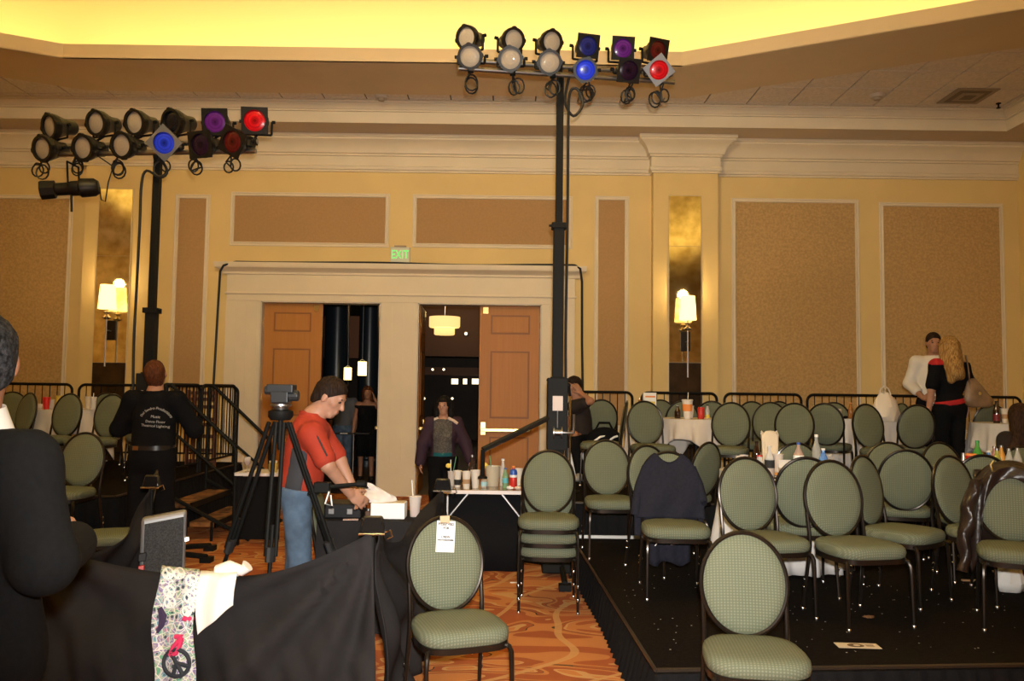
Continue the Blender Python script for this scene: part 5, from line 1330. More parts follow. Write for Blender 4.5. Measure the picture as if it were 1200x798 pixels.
# shoulder bag
bx=c.x+.27; tb=thing('shoulder_bag',(bx,9.30,Z2+.92),'tan slouchy shoulder bag on the blond woman\'s right arm','bag')
BAGM=mat('bag_tan',(.22,.14,.08),.4,noise=.25,nscale=8,bump=.5,bscale=14)
mb=MB(); rows=[]
for z,wx,wy,ox in ((0,.10,.03,.03),(.02,.155,.055,.03),(.09,.165,.065,.02),(.17,.13,.05,.0),(.26,.085,.028,-.03),(.33,.045,.012,-.05)):
    rows.append([(ox+wx*math.cos(a)*(1+.06*math.sin(5*a+z*30)),wy*math.sin(a),z) for a in np.linspace(0,2*PI,25)])
mb.grid(rows); mb.add(rows[0][:-1],[tuple(range(24))]); mb.add(rows[-1][:-1],[tuple(range(24))]); mb.build('pouch',BAGM,tb,angle=80)
mb=MB(); mb.tube([(-.08,-.02,.26),(-.10,-.03,.45),(-.115,-.02,.585),(-.10,.03,.59),(-.06,.04,.45),(.04,.02,.26)],.012,6,sx=.5); mb.build('strap',BAGM,tb)
mb=MB(); mb.lathe([(.0,-.004),(.02,-.004),(.02,.004),(0,.004)],10,(-.0,-.075,.16),axis='y'); mb.build('buckle',CHROME,tb)

# ---- 8 brown-haired person seated at the right edge table, seen from behind
c=at(1196,500,7.5)
J=pose(1.62,8,(c.x,7.5,-.07),dict(knR=(.1,.31,.90),knL=(-.1,.31,.90),anR=(.1,.04,.46),anL=(-.1,.04,.46),wrR=(.16,.3,1.08),wrL=(-.16,.3,1.08),fdR=(-.3,1,0),fdL=(.3,1,0)),female=True)
t=thing('person',(c.x,7.5,Z1),'long brown-haired person seated at right edge, back turned','person')
full_body(J,t,SKIN,.013,1.0,True); h=J['head']
ex=[cap(h+A3((0,-.05,0)),J['chest']+A3((.03,-.13,.06)),.085,.085,.05),cap(h+A3((-.05,-.05,0)),J['chest']+A3((-.10,-.12,.03)),.05,.040,.03),cap(J['neck']+A3((-.06,-.08,0)),J['chest']+A3((-.17,-.10,.05)),.04,.018,.03),cap(h+A3((.05,-.05,0)),J['chest']+A3((.12,-.12,.02)),.05,.035,.03)]
hair_short(J,hair_mat('hair_chestnut',(.014,.006,.003),(.045,.02,.011)),t,.011,.014,extra=ex,window=True)
P=torso_prims(J,1.05,True)
for S in 'RL': P+=arm_prims(J,S,1.15)
surf('dark_sweater',P,mat('brown_sweater',(.02,.012,.009),.9),t,.013,.015,[above(float(J['pelvis'][2])-.08),neck_hole(J)])
trousers(J,BCLOTH,t,.014,.05,.016); shoes(J,BLACKP,t,.014)
# ---- 9, 10 dim people in the lobby
c=at(402,500,15.0); J=pose(1.70,180,(c.x,15.0,0),dict(hf=(.2,1,0)))
t=thing('person',(c.x,15,0),'dim figure in grey shirt and jeans standing in the lobby','person')
full_body(J,t,SKIN2,.018); hair_short(J,HAIRD,t,.014,.014)
P=torso_prims(J,1.1)
for S in 'RL': P.append(cap(J['sh'+S],J['el'+S],.066,.06,.05))
surf('shirt',P,mat('grey_shirt_dim',(.10,.10,.11),.9),t,.016,.016,[above(.95),neck_hole(J)]); trousers(J,JEANS,t,.018,.05,.02); shoes(J,BLACKP,t,.018)
c=at(430,490,14.4); J=pose(1.66,180,(c.x,14.4,0),dict(hf=(-.3,.9,0),elL=(-.30,.12,1.36),wrL=(-.16,.14,1.58),fdL=(.3,0,1)),female=True)
t=thing('person',(c.x,14.4,0),'dim long-haired figure with raised arm in the lobby','person')
full_body(J,t,SKIN2,.016,1,True); h=J['head']; hair_short(J,HAIRA,t,.013,.014,window=True,extra=[cap(h+A3((0,.04,0)),J['neck']+A3((0,.07,-.05)),.09,.09,.04)])
P=torso_prims(J,1.05,True)
surf('dress',P+leg_prims(J,1.2),BCLOTH,t,.016,.015,[above(.45),plane(J['neck']+A3((0,0,-.05)),(0,0,1))]); shoes(J,BLACKP,t,.016)
# ================================================================== CAMERA ENCLOSURE (drapes on posts)
HP=0.93
PFR=atz(437,622,HP); PBR=atz(519,573,HP); PBL=atz(178,569,HP); PFL=Vector((PFR.x-1.78,PFR.y+0.03,HP))
def post(p,label):
    t=thing('drape_post',(p.x,p.y,0),label,'post','drape posts with clips')
    mb=MB(); mb.lathe([(0,0),(.09,0),(.09,.012),(.03,.03),(.014,.05),(.014,p.z-.03),(.0,p.z-.03)],16); mb.build('pole',BLACKM,t)
    # bulldog clip: black wedge, chrome edge, wire handles
    mb=MB(); z=p.z-.012
    mb.add([(-.062,-.030,z),(.062,-.030,z),(.062,.030,z),(-.062,.030,z),(-.048,-.010,z+.085),(.048,-.010,z+.085),(.048,.010,z+.085),(-.048,.010,z+.085)],[(0,1,2,3),(4,7,6,5),(0,4,5,1),(1,5,6,2),(2,6,7,3),(3,7,4,0)])
    cl=mb.build('binder_clip',mat('clip_black',(.012,.012,.013),.12,.4,coat=.8),t,bevel=.012)
    mb=MB(); mb.tube([(-.064,-.033,z),(.064,-.033,z)],.005,6); mb.build('chrome_edge',CHROME,cl)
    mb=MB(); mb.tube([(.06,-.02,z+.01),(.09,-.03,z+.02),(.10,-.03,z-.01),(.075,-.025,z-.02)],.004,5); mb.build('wire_handle',CHROME,cl)
post(PFR,'post with black clip at the front corner of the drape'); post(PBR,'post with black clip beside the white drinks table'); post(PBL,'post with black clip in front of the technician\'s legs'); post(PFL,'post behind the suited man\'s arm')
def drape(label,A,B,sag,mid=.5,seed=0,out=1,flA=.0,flB=.0,n=90,nfold=13,zb=.004,lean=.16):
    """cloth hung between two post tops; gathers fan out from the posts and fall to the floor"""
    d=Vector((B.x-A.x,B.y-A.y,0)); L=d.length; d.normalize(); nr=Vector((d.y,-d.x,0))*out; rows=[]
    M_=22
    for i in range(M_+1):
        f=i/M_; rr=[]
        for k in range(n+1):
            s=k/n
            cat=sag*(1-abs((s-mid)/(mid if s<mid else 1-mid))**1.9)
            zt=A.z+(B.z-A.z)*s-cat
            ss=s+ (flB*f*max(0,(s-.7)/.3)**1.5 - flA*f*max(0,(.3-s)/.3)**1.5)/L
            base=A+d*(L*ss); z=zt*(1-f)+zb*f
            nearp=math.exp(-min(s,1-s)*7)
            amp=(.010+.05*f)*(1-.35*nearp)
            fan=math.sin(2*PI*(nfold*s*(1-.25*f)+.10*math.sin(7*s+seed))+seed)
            zz=z; dB=(1-s)*L; thB=math.atan2(max(.001,B.z-zz),dB+.02); rB=math.hypot(dB,B.z-zz)
            dA=s*L; thA=math.atan2(max(.001,A.z-zz),dA+.02); rA=math.hypot(dA,A.z-zz)
            swag=.045*min(1,rB*2.2)*math.exp(-rB*.5)*math.sin(17*thB+seed)+.035*min(1,rA*2.2)*math.exp(-rA*.5)*math.sin(15*thA+seed*2)
            swag+=.016*math.sin(31*thB+1.3)*min(1,rB*2)*math.exp(-rB)
            q=base+nr*(amp*fan*(f**1.6)*.55+swag+lean*f+.012)
            rr.append((q.x,q.y,z))
        rows.append(rr)
    mb=MB(); mb.grid(rows); o=mb.build('black_drape',DRAPE,None,angle=80,solid=.004); return tag(o,label,'drape','black drapes round the camera area')
drape('black cloth sagging across the foreground under the patterned scarf',PFL,PFR,.24,mid=.56,seed=.7,out=1,flB=.08,n=150,nfold=15)
drape('black cloth falling from the front clip to the back clip by the drinks table',PFR,PBR,.13,mid=.28,seed=2.1,out=1,n=90,nfold=9,lean=.05)
drape('black cloth slung from the clip before the technician toward the suited man',PBL,PFL,.30,mid=.5,seed=4.0,out=-1,n=90,nfold=9,lean=.0)

# ---- scarf and white cloth hanging over the front drape
def front_top(px):
    s=(Xat(px,PFR.y,.75)-PFL.x)/(PFR.x-PFL.x); mid=.56; cat=.24*(1-abs((s-mid)/(mid if s<mid else 1-mid))**1.9); return PFL.z+(PFR.z-PFL.z)*s-cat, PFL.y+(PFR.y-PFL.y)*s
def hang(name,label,cat,px0,px1,zend0,zend1,mt,backlen=.12,seed=0,edge=None,off=.0,curve=0.0,n=26):
    mb=MB(); rows=[]; M_=36
    for i in range(M_+1):
        f=i/M_; rr=[]
        for k in range(n+1):
            s=k/n; px=px0+(px1-px0)*s; zt,yt=front_top(px); x=Xat(px,yt,zt)
            L=zt-(zend0+(zend1-zend0)*s); tot=L+backlen; u=f*tot-backlen
            zc=zt+.022+off
            if u<0: y=yt+.035; z=zc+u*.9
            elif u<.05: 
                a=u/.05*PI/2; y=yt+.035-.135*math.sin(a); z=zc+.012*math.sin(2*a)
            else:
                y=yt-.105-.18*min(1,(u-.05)/max(.1,zt))-.012*math.sin(9*s+seed+u*4)-off; z=zc-(u-.05)
            bulge=curve*math.sin(PI*min(1,max(0,u)/max(.05,L)))*(1 if s<.5 else -.2)*(1-s*1.0)
            rr.append(((x+bulge+ .012*math.sin(u*14+seed))*y/yt,y,z))
        rows.append(rr)
    mb.grid(rows); o=mb.build(name,mt,None,angle=80,solid=.004); return tag(o,label,cat),rows
SCM=scarf_mat()
SCF,rows=hang('patterned_scarf','multicoloured scarf printed with peace signs over the front drape','scarf',187,231,.02,.02,SCM,seed=1.0,off=.012,curve=-.02)
# printed marks laid on the scarf
bm_=bmesh.new(); bm_.from_mesh(SCF.data); bv=BVHTree.FromBMesh(bm_); bm_.free()
def on_scarf(px,py):
    r=ray(px,py).normalized(); h=bv.ray_cast(CAMP,r)
    if h[0] is None: return at(px,py,4.0)
    return h[0]-r*.006
def peace(px,py,rp,mt,w_=.006):
    mb=MB(); pts=[on_scarf(px+rp*math.cos(a),py+rp*1.05*math.sin(a)) for a in np.linspace(0,2*PI,25)[:-1]]; mb.tube(pts,w_,5,closed=True)
    for a in (-PI/2-.5,PI/2-.5,PI/2-.5+.8,PI/2-.5-.8): mb.tube([on_scarf(px,py),on_scarf(px+rp*math.cos(a)*.5,py+rp*math.sin(a)*.5),on_scarf(px+rp*math.cos(a),py+rp*math.sin(a))],w_,5)
    o=mb.build('printed_peace_sign',mt,SCF)
peace(207,777,15,mat('print_dark',(.03,.035,.05),.8),.010)
PW=mat('print_white',(.85,.85,.82),.8)
for px,py,r in ((197,672,6),(210,672,6),(224,680,6),(198,693,6),(222,700,6),(228,692,4),(199,706,6),(219,716,5),(227,710,5)): peace(px,py,r,PW,.005)
mb=MB()
for poly in (((199,768),(203,758),(210,750),(213,746),(205,746)),((200,768),(206,766),(211,756),(213,747)),((214,724),(219,726)),((222,725),(228,725))):
    mb.tube([on_scarf(*p) for p in poly],.011,6)
mb.build('printed_pink_ribbon',mat('print_pink',(.72,.04,.14),.8),SCF)
mb=MB(); mb.tube([on_scarf(187,712),on_scarf(191,722),on_scarf(189,733),on_scarf(184,742)],[.012,.02,.016,.006],6); mb.build('printed_dark_leaf',mat('print_plum',(.05,.03,.08),.8),SCF)
z0,_=front_top(232); 
WC,_=hang('white_cloth','white cloth hanging beside the patterned scarf','cloth',233,277,z0-.30,z0-.17,mat('white_cotton',(.86,.83,.78),.85,noise=.02,nscale=4),seed=2.4,off=.004)
zt,yt=front_top(280); p=at(280,668,yt-.02); mb=MB(); mb.tube([p+Vector((-.10,.0,-.01)),p+Vector((-.04,-.01,.015)),p+Vector((.02,-.01,.0)),p+Vector((.045,-.01,.025))],[.035,.034,.026,.032],10); mb.build('bunched_end',mat('white_cotton',(.86,.83,.78)),WC)

# ---- upright equipment case with silver frame inside the enclosure
Y=5.35; c0=at(176,609,Y); c1=at(213,594,Y+.05)
t=thing('equipment_case',((c0.x+c1.x)/2,Y,0),'upright silver-edged equipment case with dark mesh face','case'); t.rotation_euler=(0,0,math.radians(22))
W2=.135; Ht=(c0.z+c1.z)/2+.0
SILV=mat('case_silver',(.38,.38,.39),.35,.6); sh_=Matrix.Rotation(math.radians(-7),3,'X')@Matrix.Rotation(math.radians(7),3,'Y')
def cb(lo,hi,name,mt,bev=.008):
    mb=MB(); mb.box(lo,hi); 
    mb.v=[tuple(Vector(v)+Vector((.0,-.10*(1-v[2]/Ht),-.10*v[0]*-1.6))) if v[2]>.1 else v for v in mb.v]
    return mb.build(name,mt,t,smooth=False,bevel=bev)
cb((-W2,-.04,0),(W2,.06,Ht),'shell',SILV,.02); cb((-W2+.022,-.052,.05),(W2-.018,-.04,Ht-.035),'mesh_face',mat('mesh_dark',(.035,.035,.036),.7,noise=.5,nscale=120),.004)
cb((-W2-.006,-.056,Ht-.26),(-W2+.04,-.03,Ht-.21),'latch',BLACKP,.004); cb((W2-.01,-.02,Ht-.20),(W2+.02,.02,Ht-.17),'side_catch',CHROME,.004); cb((-W2-.004,-.05,Ht-.32),(-W2+.03,-.03,Ht-.285),'red_tab',RED,.003)

# ---- camera tripod
ap=at(329,486,4.72); t=thing('camera_tripod',(ap.x,4.72,0),'black video tripod with fluid head before the man in red','tripod'); O=Vector((ap.x,4.72,0)); top=ap-O
mb=MB(); mb.lathe([(0,-.03),(.055,-.03),(.07,-.01),(.07,.02),(.05,.03),(0,.03)],16,top); mb.build('spider',BLACKM,t)
mb=MB(); mb.lathe([(.04,.03),(.045,.045),(.06,.05),(.06,.062),(.045,.066),(0,.066)],18,top); mb.build('bowl_ring',STEEL,t)
mb=MB(); mb.box(tuple(top+Vector((-.05,-.05,.068))),tuple(top+Vector((.05,.05,.135)))); mb.box(tuple(top+Vector((-.075,-.045,.125))),tuple(top+Vector((.075,.055,.175)))); mb.lathe([(0,-.03),(.032,-.03),(.032,.03),(0,.03)],14,top+Vector((.07,0,.11)),axis='x'); mb.lathe([(0,-.02),(.026,-.02),(.026,.02),(0,.02)],14,top+Vector((-.075,0,.14)),axis='x'); mb.build('fluid_head',mat('head_grey',(.035,.037,.04),.4,.4),t,smooth=False,bevel=.006)
mb=MB(); mb.lathe([(0,-.20),(.012,-.2),(.018,-.15),(.014,-.10),(.014,-.03)],10,top); mb.build('bowl_clamp_knob',BLACKM,t)
feet=[atz(226,768,0.0),atz(303,786,0.0),atz(436,756,0.0)]
feet[0].y=5.05; feet[0].x=at(226,768,5.05).x; feet[1].y=4.55; feet[1].x=Xat(306,4.55,0); feet[2].y=5.02; feet[2].x=Xat(432,5.02,0)
for i,f_ in enumerate(feet):
    f_=Vector((f_.x,f_.y,0))-O; s0=top+Vector((.05*math.cos(2.4+i*2.1),.03*math.sin(2.4+i*2.1),-.01)); s0=top+(f_-top)*.03+Vector(((f_.x-top.x)*.06,0,0))
    dr=(f_-s0); sd=Vector((dr.y,-dr.x,0)).normalized()*.028; mid=s0.lerp(f_,.52)
    mb=MB()
    for q in (-1,1): mb.tube([s0+sd*q*.8,mid+sd*q],.0125,8)
    lg=mb.build('leg',BLACKM,t)
    mb=MB(); mb.tube([s0.lerp(f_,.40),s0.lerp(f_,.97)],.012,8); mb.build('lower_tube',BLACKM,lg)
    mb=MB(); a=mid-dr.normalized()*.05; mb.tube([a,mid+dr.normalized()*.03],.045,10,sx=.6); mb.build('clamp_collar',mat('collar_grey',(.025,.025,.026),.5),lg)
    mb=MB(); mb.ell(f_+Vector((0,0,.02)),(.03,.03,.02),10,6); mb.build('rubber_foot',BLACKP,lg)
hb=at(379,571,4.80)-O
mb=MB(); mb.box(tuple(hb+Vector((-.05,-.03,-.03))),tuple(hb+Vector((.04,.03,.03)))); mb.tube([hb+Vector((-.09,0,-.04)),hb],.010,6); mb.build('handle_clamp',BLACKM,t,bevel=.006)
he=at(424,567,4.80)-O
mb=MB(); mb.tube([hb,he],.012,8); mb.lathe([(0,-.03),(.02,-.03),(.022,.02),(.012,.03),(0,.03)],12,he,axis='x'); mb.build('pan_handle',BLACKM,t)
mb=MB(); mb.tube([hb+Vector((.04,-.03,-.02)),hb+Vector((.02,-.035,-.09)),hb+Vector((.06,-.035,-.10)),hb+Vector((.05,-.03,-.04))],.005,5); mb.build('white_cord',WHITE,t)

# ---- equipment table in the enclosure
x0,x1=Xat(383,5.75,.74),Xat(497,5.75,.74); y0,y1=5.52,6.05
t=thing('equipment_table',((x0+x1)/2,(y0+y1)/2,0),'black covered equipment table before the man in red','table'); hw,hd=(x1-x0)/2,(y1-y0)/2
mb=MB(); rbox(mb,(-hw,-hd,.70),(hw,hd,.735),.03); mb.build('tabletop',BLACKP,t)
for sx in (-1,1):
    for sy in (-1,1):
        mb=MB(); mb.tube([(sx*(hw-.05),sy*(hd-.016),0),(sx*(hw-.05),sy*(hd-.016),.70)],.012,6); mb.build('leg',BLACKM,t)
mb=MB(); pts=[(-hw,hd),(hw,hd),(hw,-hd),(-hw,-hd),(-hw,hd)]
pts=[(p[0]+(t.location.x),p[1]+t.location.y) for p in pts]
mb2=MB(); mb2.box((x0-.01,y0-.01,.737),(x1+.01,y1+.01,.742)); 
pl=[(x0-.01,y0-.01),(x1+.01,y0-.01),(x1+.01,y1+.01),(x0-.01,y1+.01)]
pleats(mb2,pl,.02,.74,amp=.02,wl=.16,flare=.03); tag(mb2.build('black_tablecloth',DRAPE,angle=60),'black cloth over the equipment table beside the white box','tablecloth')
TZ=.743
# black case with latches under the hands
p=Vector((Xat(405,5.70,.80),5.70,TZ)); t=thing('equipment_box',p,'open black flight case with latches under the man\'s hands','case')
mb=MB(); mb.box((-.125,-.11,0),(.125,.13,.10)); mb.build('shell',BLACKP,t,smooth=False,bevel=.012)
for x in (-.075,.05):
    mb=MB(); mb.box((x-.02,-.118,.03),(x+.02,-.11,.07)); mb.build('latch',STEEL,t,smooth=False,bevel=.004)
# white box, bag, cup, napkin, gadget
p=Vector((Xat(456,5.68,.80),5.68,TZ)); t=thing('white_carton',p,'white cardboard carton on the equipment table','box')
mb=MB(); mb.box((-.115,-.07,0),(.115,.07,.105)); mb.build('body',PAPER,t,smooth=False,bevel=.003)
mb=MB(); mb.box((-.105,-.06,.1055),(.105,.06,.108)); mb.build('lid_seam',CARD,t,smooth=False)
rnd=random.Random(5); mb=MB(); rows=[]
for i in range(9):
    f=i/8; rows.append([((-.13+.22*f*.0)+.0+(.15*math.cos(a)*(1-f**2*.85))+.02*math.sin(3*a+5*f)+.02*rnd.random()-.05*f+.06, .07*math.sin(a)*(1-f**2*.9)+.008*rnd.random(), .10*f*(1+.25*math.sin(2*a+1))) for a in np.linspace(0,2*PI,21)[:-1]])
    rows[-1].append(rows[-1][0])
mb.grid(rows); o=mb.build('plastic_bag',mat('thin_bag',(.80,.74,.70),.3,noise=.15,nscale=9,alpha=.8),None,angle=20,loc=(p.x-.05,p.y,TZ+.109)); tag(o,'crumpled translucent plastic bag lying on the white carton','bag')
def lathe_thing(name,label,cat,loc,parts,group=None):
    t=thing(name,loc,label,cat,group)
    for nm,prof,mt in parts:
        mb=MB(); mb.lathe(prof,18); mb.build(nm,mt,t)
    return t
def straw(t,mt,h0,h1,dx=.02,r=.004):
    mb=MB(); mb.tube([(-.005,0,h0),(dx,0,h1)],r,6); mb.build('straw',mt,t)
def cup(label,loc,h=.12,r0=.028,r1=.042,mt=FOAM,band=None,lid=None,st=None,name='foam_cup',group=None,fill=None):
    t=thing(name,loc,label,'cup',group)
    mb=MB(); mb.lathe([(0,0),(r0,0),(r1,h),(r1+.003,h),(r1+.003,h+.005),(r1-.003,h+.005),(r0,.01),(0,.01)],20); mb.build('body',mt,t)
    if band:
        m_,z0_,z1_=band; ra=r0+(r1-r0)*z0_/h+.0012; rb=r0+(r1-r0)*z1_/h+.0012; mb=MB(); mb.lathe([(ra,z0_),(rb,z1_)],20); mb.build('printed_band',m_,t)
    if fill:
        m_,z_=fill; mb=MB(); rr=r0+(r1-r0)*z_/h-.002; mb.lathe([(0,.006),(r0-.002,.006),(rr,z_),(0,z_)],16); mb.build('drink',m_,t)
    if lid: mb=MB(); mb.lathe([(r1+.004,h),(r1+.004,h+.008),(r1-.004,h+.014),(0,h+.014)],20); mb.build('lid',lid,t)
    if st: straw(t,st[0],.02,st[1],st[2])
    return t
def bottle(label,loc,h=.22,r=.033,mt=CLEAR,cap_=WHITE,lab=None,name='bottle',neck=.013,group=None,fill=None):
    t=thing(name,loc,label,'bottle',group)
    mb=MB(); mb.lathe([(0,0),(r*.92,0),(r,.008),(r,h*.55),(r*.92,h*.62),(neck*1.1,h*.82),(neck,h*.9),(neck,h*.96),(0,h*.96)],20); mb.build('body',mt,t)
    if fill: mb=MB(); mb.lathe([(0,.004),(r*.9,.004),(r*.93,h*.5),(0,h*.5)],16); mb.build('drink',fill,t)
    mb=MB(); mb.lathe([(neck+.002,h*.93),(neck+.002,h),(0,h)],14); mb.build('cap',cap_,t)
    if lab:
        m_,a,b=lab; mb=MB(); mb.lathe([(r+.001,h*a),(r+.001,h*b)],20); mb.build('label_band',m_,t)
    return t
def can(label,loc,mt,h=.122,r=.033,group=None):
    t=thing('drink_can',loc,label,'can',group)
    mb=MB(); mb.lathe([(0,0),(r*.8,0),(r,.012),(r,h-.012),(r*.82,h-.002)],18); mb.build('body',mt,t)
    mb=MB(); mb.lathe([(r*.82,h-.002),(r*.82,h),(r*.74,h-.004),(0,h-.004)],18); mb.build('lid',STEEL,t); return t
def on(px,d,z): return (Xat(px,d,z),d,z)
CUPC=mat('clear_cup',(.8,.72,.66),.1,alpha=.45)
cup('clear cup with pink drink and straw beside the white carton',on(486,5.74,TZ),.13,.032,.043,CUPC,lid=CUPC,st=(WHITE,.25,-.025),name='plastic_cup',fill=(mat('pink_drink',(.55,.2,.2),.2),.07))
def crumple(label,cat,name,loc,r,h,mt,seed):
    rnd=random.Random(seed); mb=MB(); mb.ell((0,0,h/2),(r,r*.7,h/2),14,8); mb.v=[(v[0]*(1+rnd.uniform(-.25,.25)),v[1]*(1+rnd.uniform(-.25,.25)),max(0,v[2]*(1+rnd.uniform(-.3,.3)))) for v in mb.v]
    o=mb.build(name,mt,None,angle=15,loc=loc); return tag(o,label,cat)
crumple('crumpled white napkin before the white carton','napkin','napkin',on(431,5.562,TZ),.034,.02,PAPER,3)
t=thing('small_device',on(432,5.70,TZ),'small brown device between the hands and the carton','device'); mb=MB(); mb.box((-.02,-.04,0),(.02,.04,.045)); mb.build('body',mat('device_brown',(.09,.045,.025),.4),t,smooth=False,bevel=.008); mb=MB(); mb.lathe([(0,.045),(.014,.045),(.014,.058),(0,.058)],12,(0,-.02,0)); mb.build('knob',STEEL,t)
mb=MB(); mb.box((-.05,-.02,0),(.05,.02,.006)); tag(mb.build('pink_sleeve',mat('sleeve_pink',(.5,.33,.28),.6),None,smooth=False,loc=on(411,5.552,TZ),rot=(0,0,.1)),'flat pinkish wrapper beside the crumpled napkin','wrapper')

# ---- white drinks table in the aisle
zt=.735; xA,xB=Xat(520,7.45,zt),Xat(617,7.45,zt); yA,yB=7.35,7.98
TD=thing('drinks_table',((xA+xB)/2,(yA+yB)/2,0),'white-edged folding table holding cups and bottles','table'); hw,hd=(xB-xA)/2,(yB-yA)/2
mb=MB(); rbox(mb,(-hw,-hd,zt-.035),(hw,hd,zt-.004),.02); mb.build('edge_band',mat('table_edge_white',(.78,.74,.74),.4),TD)
mb=MB(); rbox(mb,(-hw+.012,-hd+.012,zt-.004),(hw-.012,hd-.012,zt),.02); mb.build('tabletop',mat('laminate_brown',(.26,.17,.08),.18,coat=.3),TD)
for sx in (-1,1):
    for sy in (-1,1): mb=MB(); mb.tube([(sx*(hw-.04),sy*(hd-.06),0),(sx*(hw-.04),sy*(hd-.06),zt-.035)],.013,6); mb.build('leg',STEEL,TD)
    mb=MB(); mb.tube([(sx*(hw-.05),-hd+.06,zt-.25),(sx*(hw-.22),-hd+.06,zt-.04)],.010,6); mb.build('brace',STEEL,TD)
# black panel standing below/behind the table front
mb=MB(); pleats(mb,[(xA-.05,yA+.14),(xB-.02,yA+.14)],.0,zt-.05,amp=.006,wl=.2,flare=.01); tag(mb.build('table_skirt',SKIRT,solid=.003),'black skirt hanging under the drinks table','table skirt')
ZT=zt+.001; G='drinks on the white-edged table'
t=cup('clear glass with lemon wedge and two straws at the left end',on(529,7.64,ZT),.13,.027,.036,CUPC,name='glass',group=G,st=(WHITE,.24,-.01)); mb=MB(); mb.ell((-.03,0,.185),(.026,.008,.022),12,7); mb.build('lemon_wedge',YELLOW,t); straw(t,mat('straw_green',(.05,.2,.08),.4),.02,.27,.04)
cup('white foam cup with black mark second from left',on(536,7.56,ZT),.145,.026,.036,FOAM,(INK,.02,.07),group=G)
cup('paper cup with brown sleeve third from left',on(546.5,7.45,ZT),.15,.028,.040,FOAM,(mat('sleeve_brown',(.45,.27,.14),.7),.045,.085),group=G)
cup('tall plain foam cup fourth from left',on(557,7.52,ZT),.155,.029,.044,FOAM,group=G)
bottle('small bottle with pale blue label before the pitcher',on(567,7.56,ZT),.10,.030,CLEAR,cap_=ORANGE,lab=(mat('label_aqua',(.35,.6,.65),.5),.15,.5),group=G)
t=cup('large frosted pitcher with lemon slice',on(577,7.68,ZT),.18,.055,.072,mat('frosted_plastic',(.62,.55,.42),.3,alpha=.75),name='pitcher',group=G); mb=MB(); mb.ell((-.075,-.02,.19),(.035,.010,.026),12,7); mb.build('lemon_slice',YELLOW,t); straw(t,GREEN,.1,.28,-.03)
bottle('clear bottle with white cap behind the aqua label bottle',on(589,7.70,ZT),.25,.030,CLEAR,cap_=WHITE,group=G)
bottle('green bottle with blue label right of the pitcher',on(592,7.55,ZT),.18,.027,mat('green_tint',(.25,.45,.22),.15,alpha=.7),cap_=BLUE,lab=(mat('label_teal',(.12,.45,.5),.5),.25,.5),group=G)
t=bottle('red sports bottle with blue top and orange spout',on(601.5,7.52,ZT),.20,.034,RED,cap_=ORANGE,group=G); mb=MB(); mb.lathe([(.035,.105),(.036,.14),(.03,.165),(.014,.175)],18); mb.build('blue_top',BLUE,t)
mb=MB(); mb.lathe([(.0355,.10),(.0355,.125)],18); mb.build('white_ring',WHITE,t)
cup('upright foam cup at the back right corner',on(607.5,7.78,ZT),.15,.028,.042,FOAM,group=G)
bottle('dark slim bottle at the back of the table centre',on(553,7.84,ZT),.27,.03,mat('dark_glass',(.05,.03,.02),.08,alpha=.75),cap_=STEEL,group=G)
crumple('crumpled napkin near the red sports bottle','napkin','napkin',on(597.5,7.43,ZT),.03,.025,PAPER,8)
crumple('crumpled napkin beside the red sports bottle at table edge','napkin','napkin',on(606.5,7.42,ZT),.030,.03,mat('napkin_tan',(.7,.55,.42),.8),9)
mb=MB(); mb.box((-.025,-.015,0),(.025,.015,.02)); tag(mb.build('red_wrapper',mat('wrapper_red',(.6,.15,.1),.5),None,smooth=False,bevel=.004,loc=on(613.5,7.45,ZT),rot=(0,0,.4)),'small red wrapper at the right end of drinks table','wrapper')

# ---- small table with wine glass near the steps
zt=.74; Y=8.50; xA,xB=Xat(274,Y,zt),Xat(330,Y,zt); t=thing('service_table',((xA+xB)/2,Y+.25,0),'small white-topped table with a wine glass by the steps','table'); hw=(xB-xA)/2
mb=MB(); rbox(mb,(-hw,-.25,zt-.03),(hw,.20,zt),.02); mb.build('tabletop',mat('table_edge_white',(.78,.74,.74),.4),t)
for sx in (-1,1):
    for sy in (-.2,.15): mb=MB(); mb.tube([(sx*(hw-.05),sy,0),(sx*(hw-.05),sy,zt-.03)],.014,6); mb.build('leg',BLACKM,t)
mb=MB(); mb.box((-hw+.02,-.21,.06),(hw-.02,-.19,zt-.04)); mb.build('black_front',SKIRT,t,smooth=False)
lathe_thing('wine_glass','glass of red wine on the small table by the steps','glass',on(289.5,Y+.12,zt),[('stem',[(0,0),(.03,0),(.028,.004),(.005,.01),(.005,.06),(0,.06)],CUPC),('bowl',[(.005,.06),(.03,.08),(.037,.11),(.032,.155),(.030,.155),(.033,.11)],CUPC),('wine',[(.0,.064),(.028,.082),(.034,.11),(0,.112)],mat('red_wine',(.20,.012,.008),.15))])
p=on(320,Y+.15,zt); t=lathe_thing('glass_jar','yellowish glass jar on the small table behind the tripod','jar',p,[('body',[(0,0),(.04,0),(.05,.03),(.05,.08),(.04,.10)],mat('jar_yellow',(.5,.36,.12),.2)),('lid',[(.042,.10),(.042,.115),(0,.115)],WHITE)])

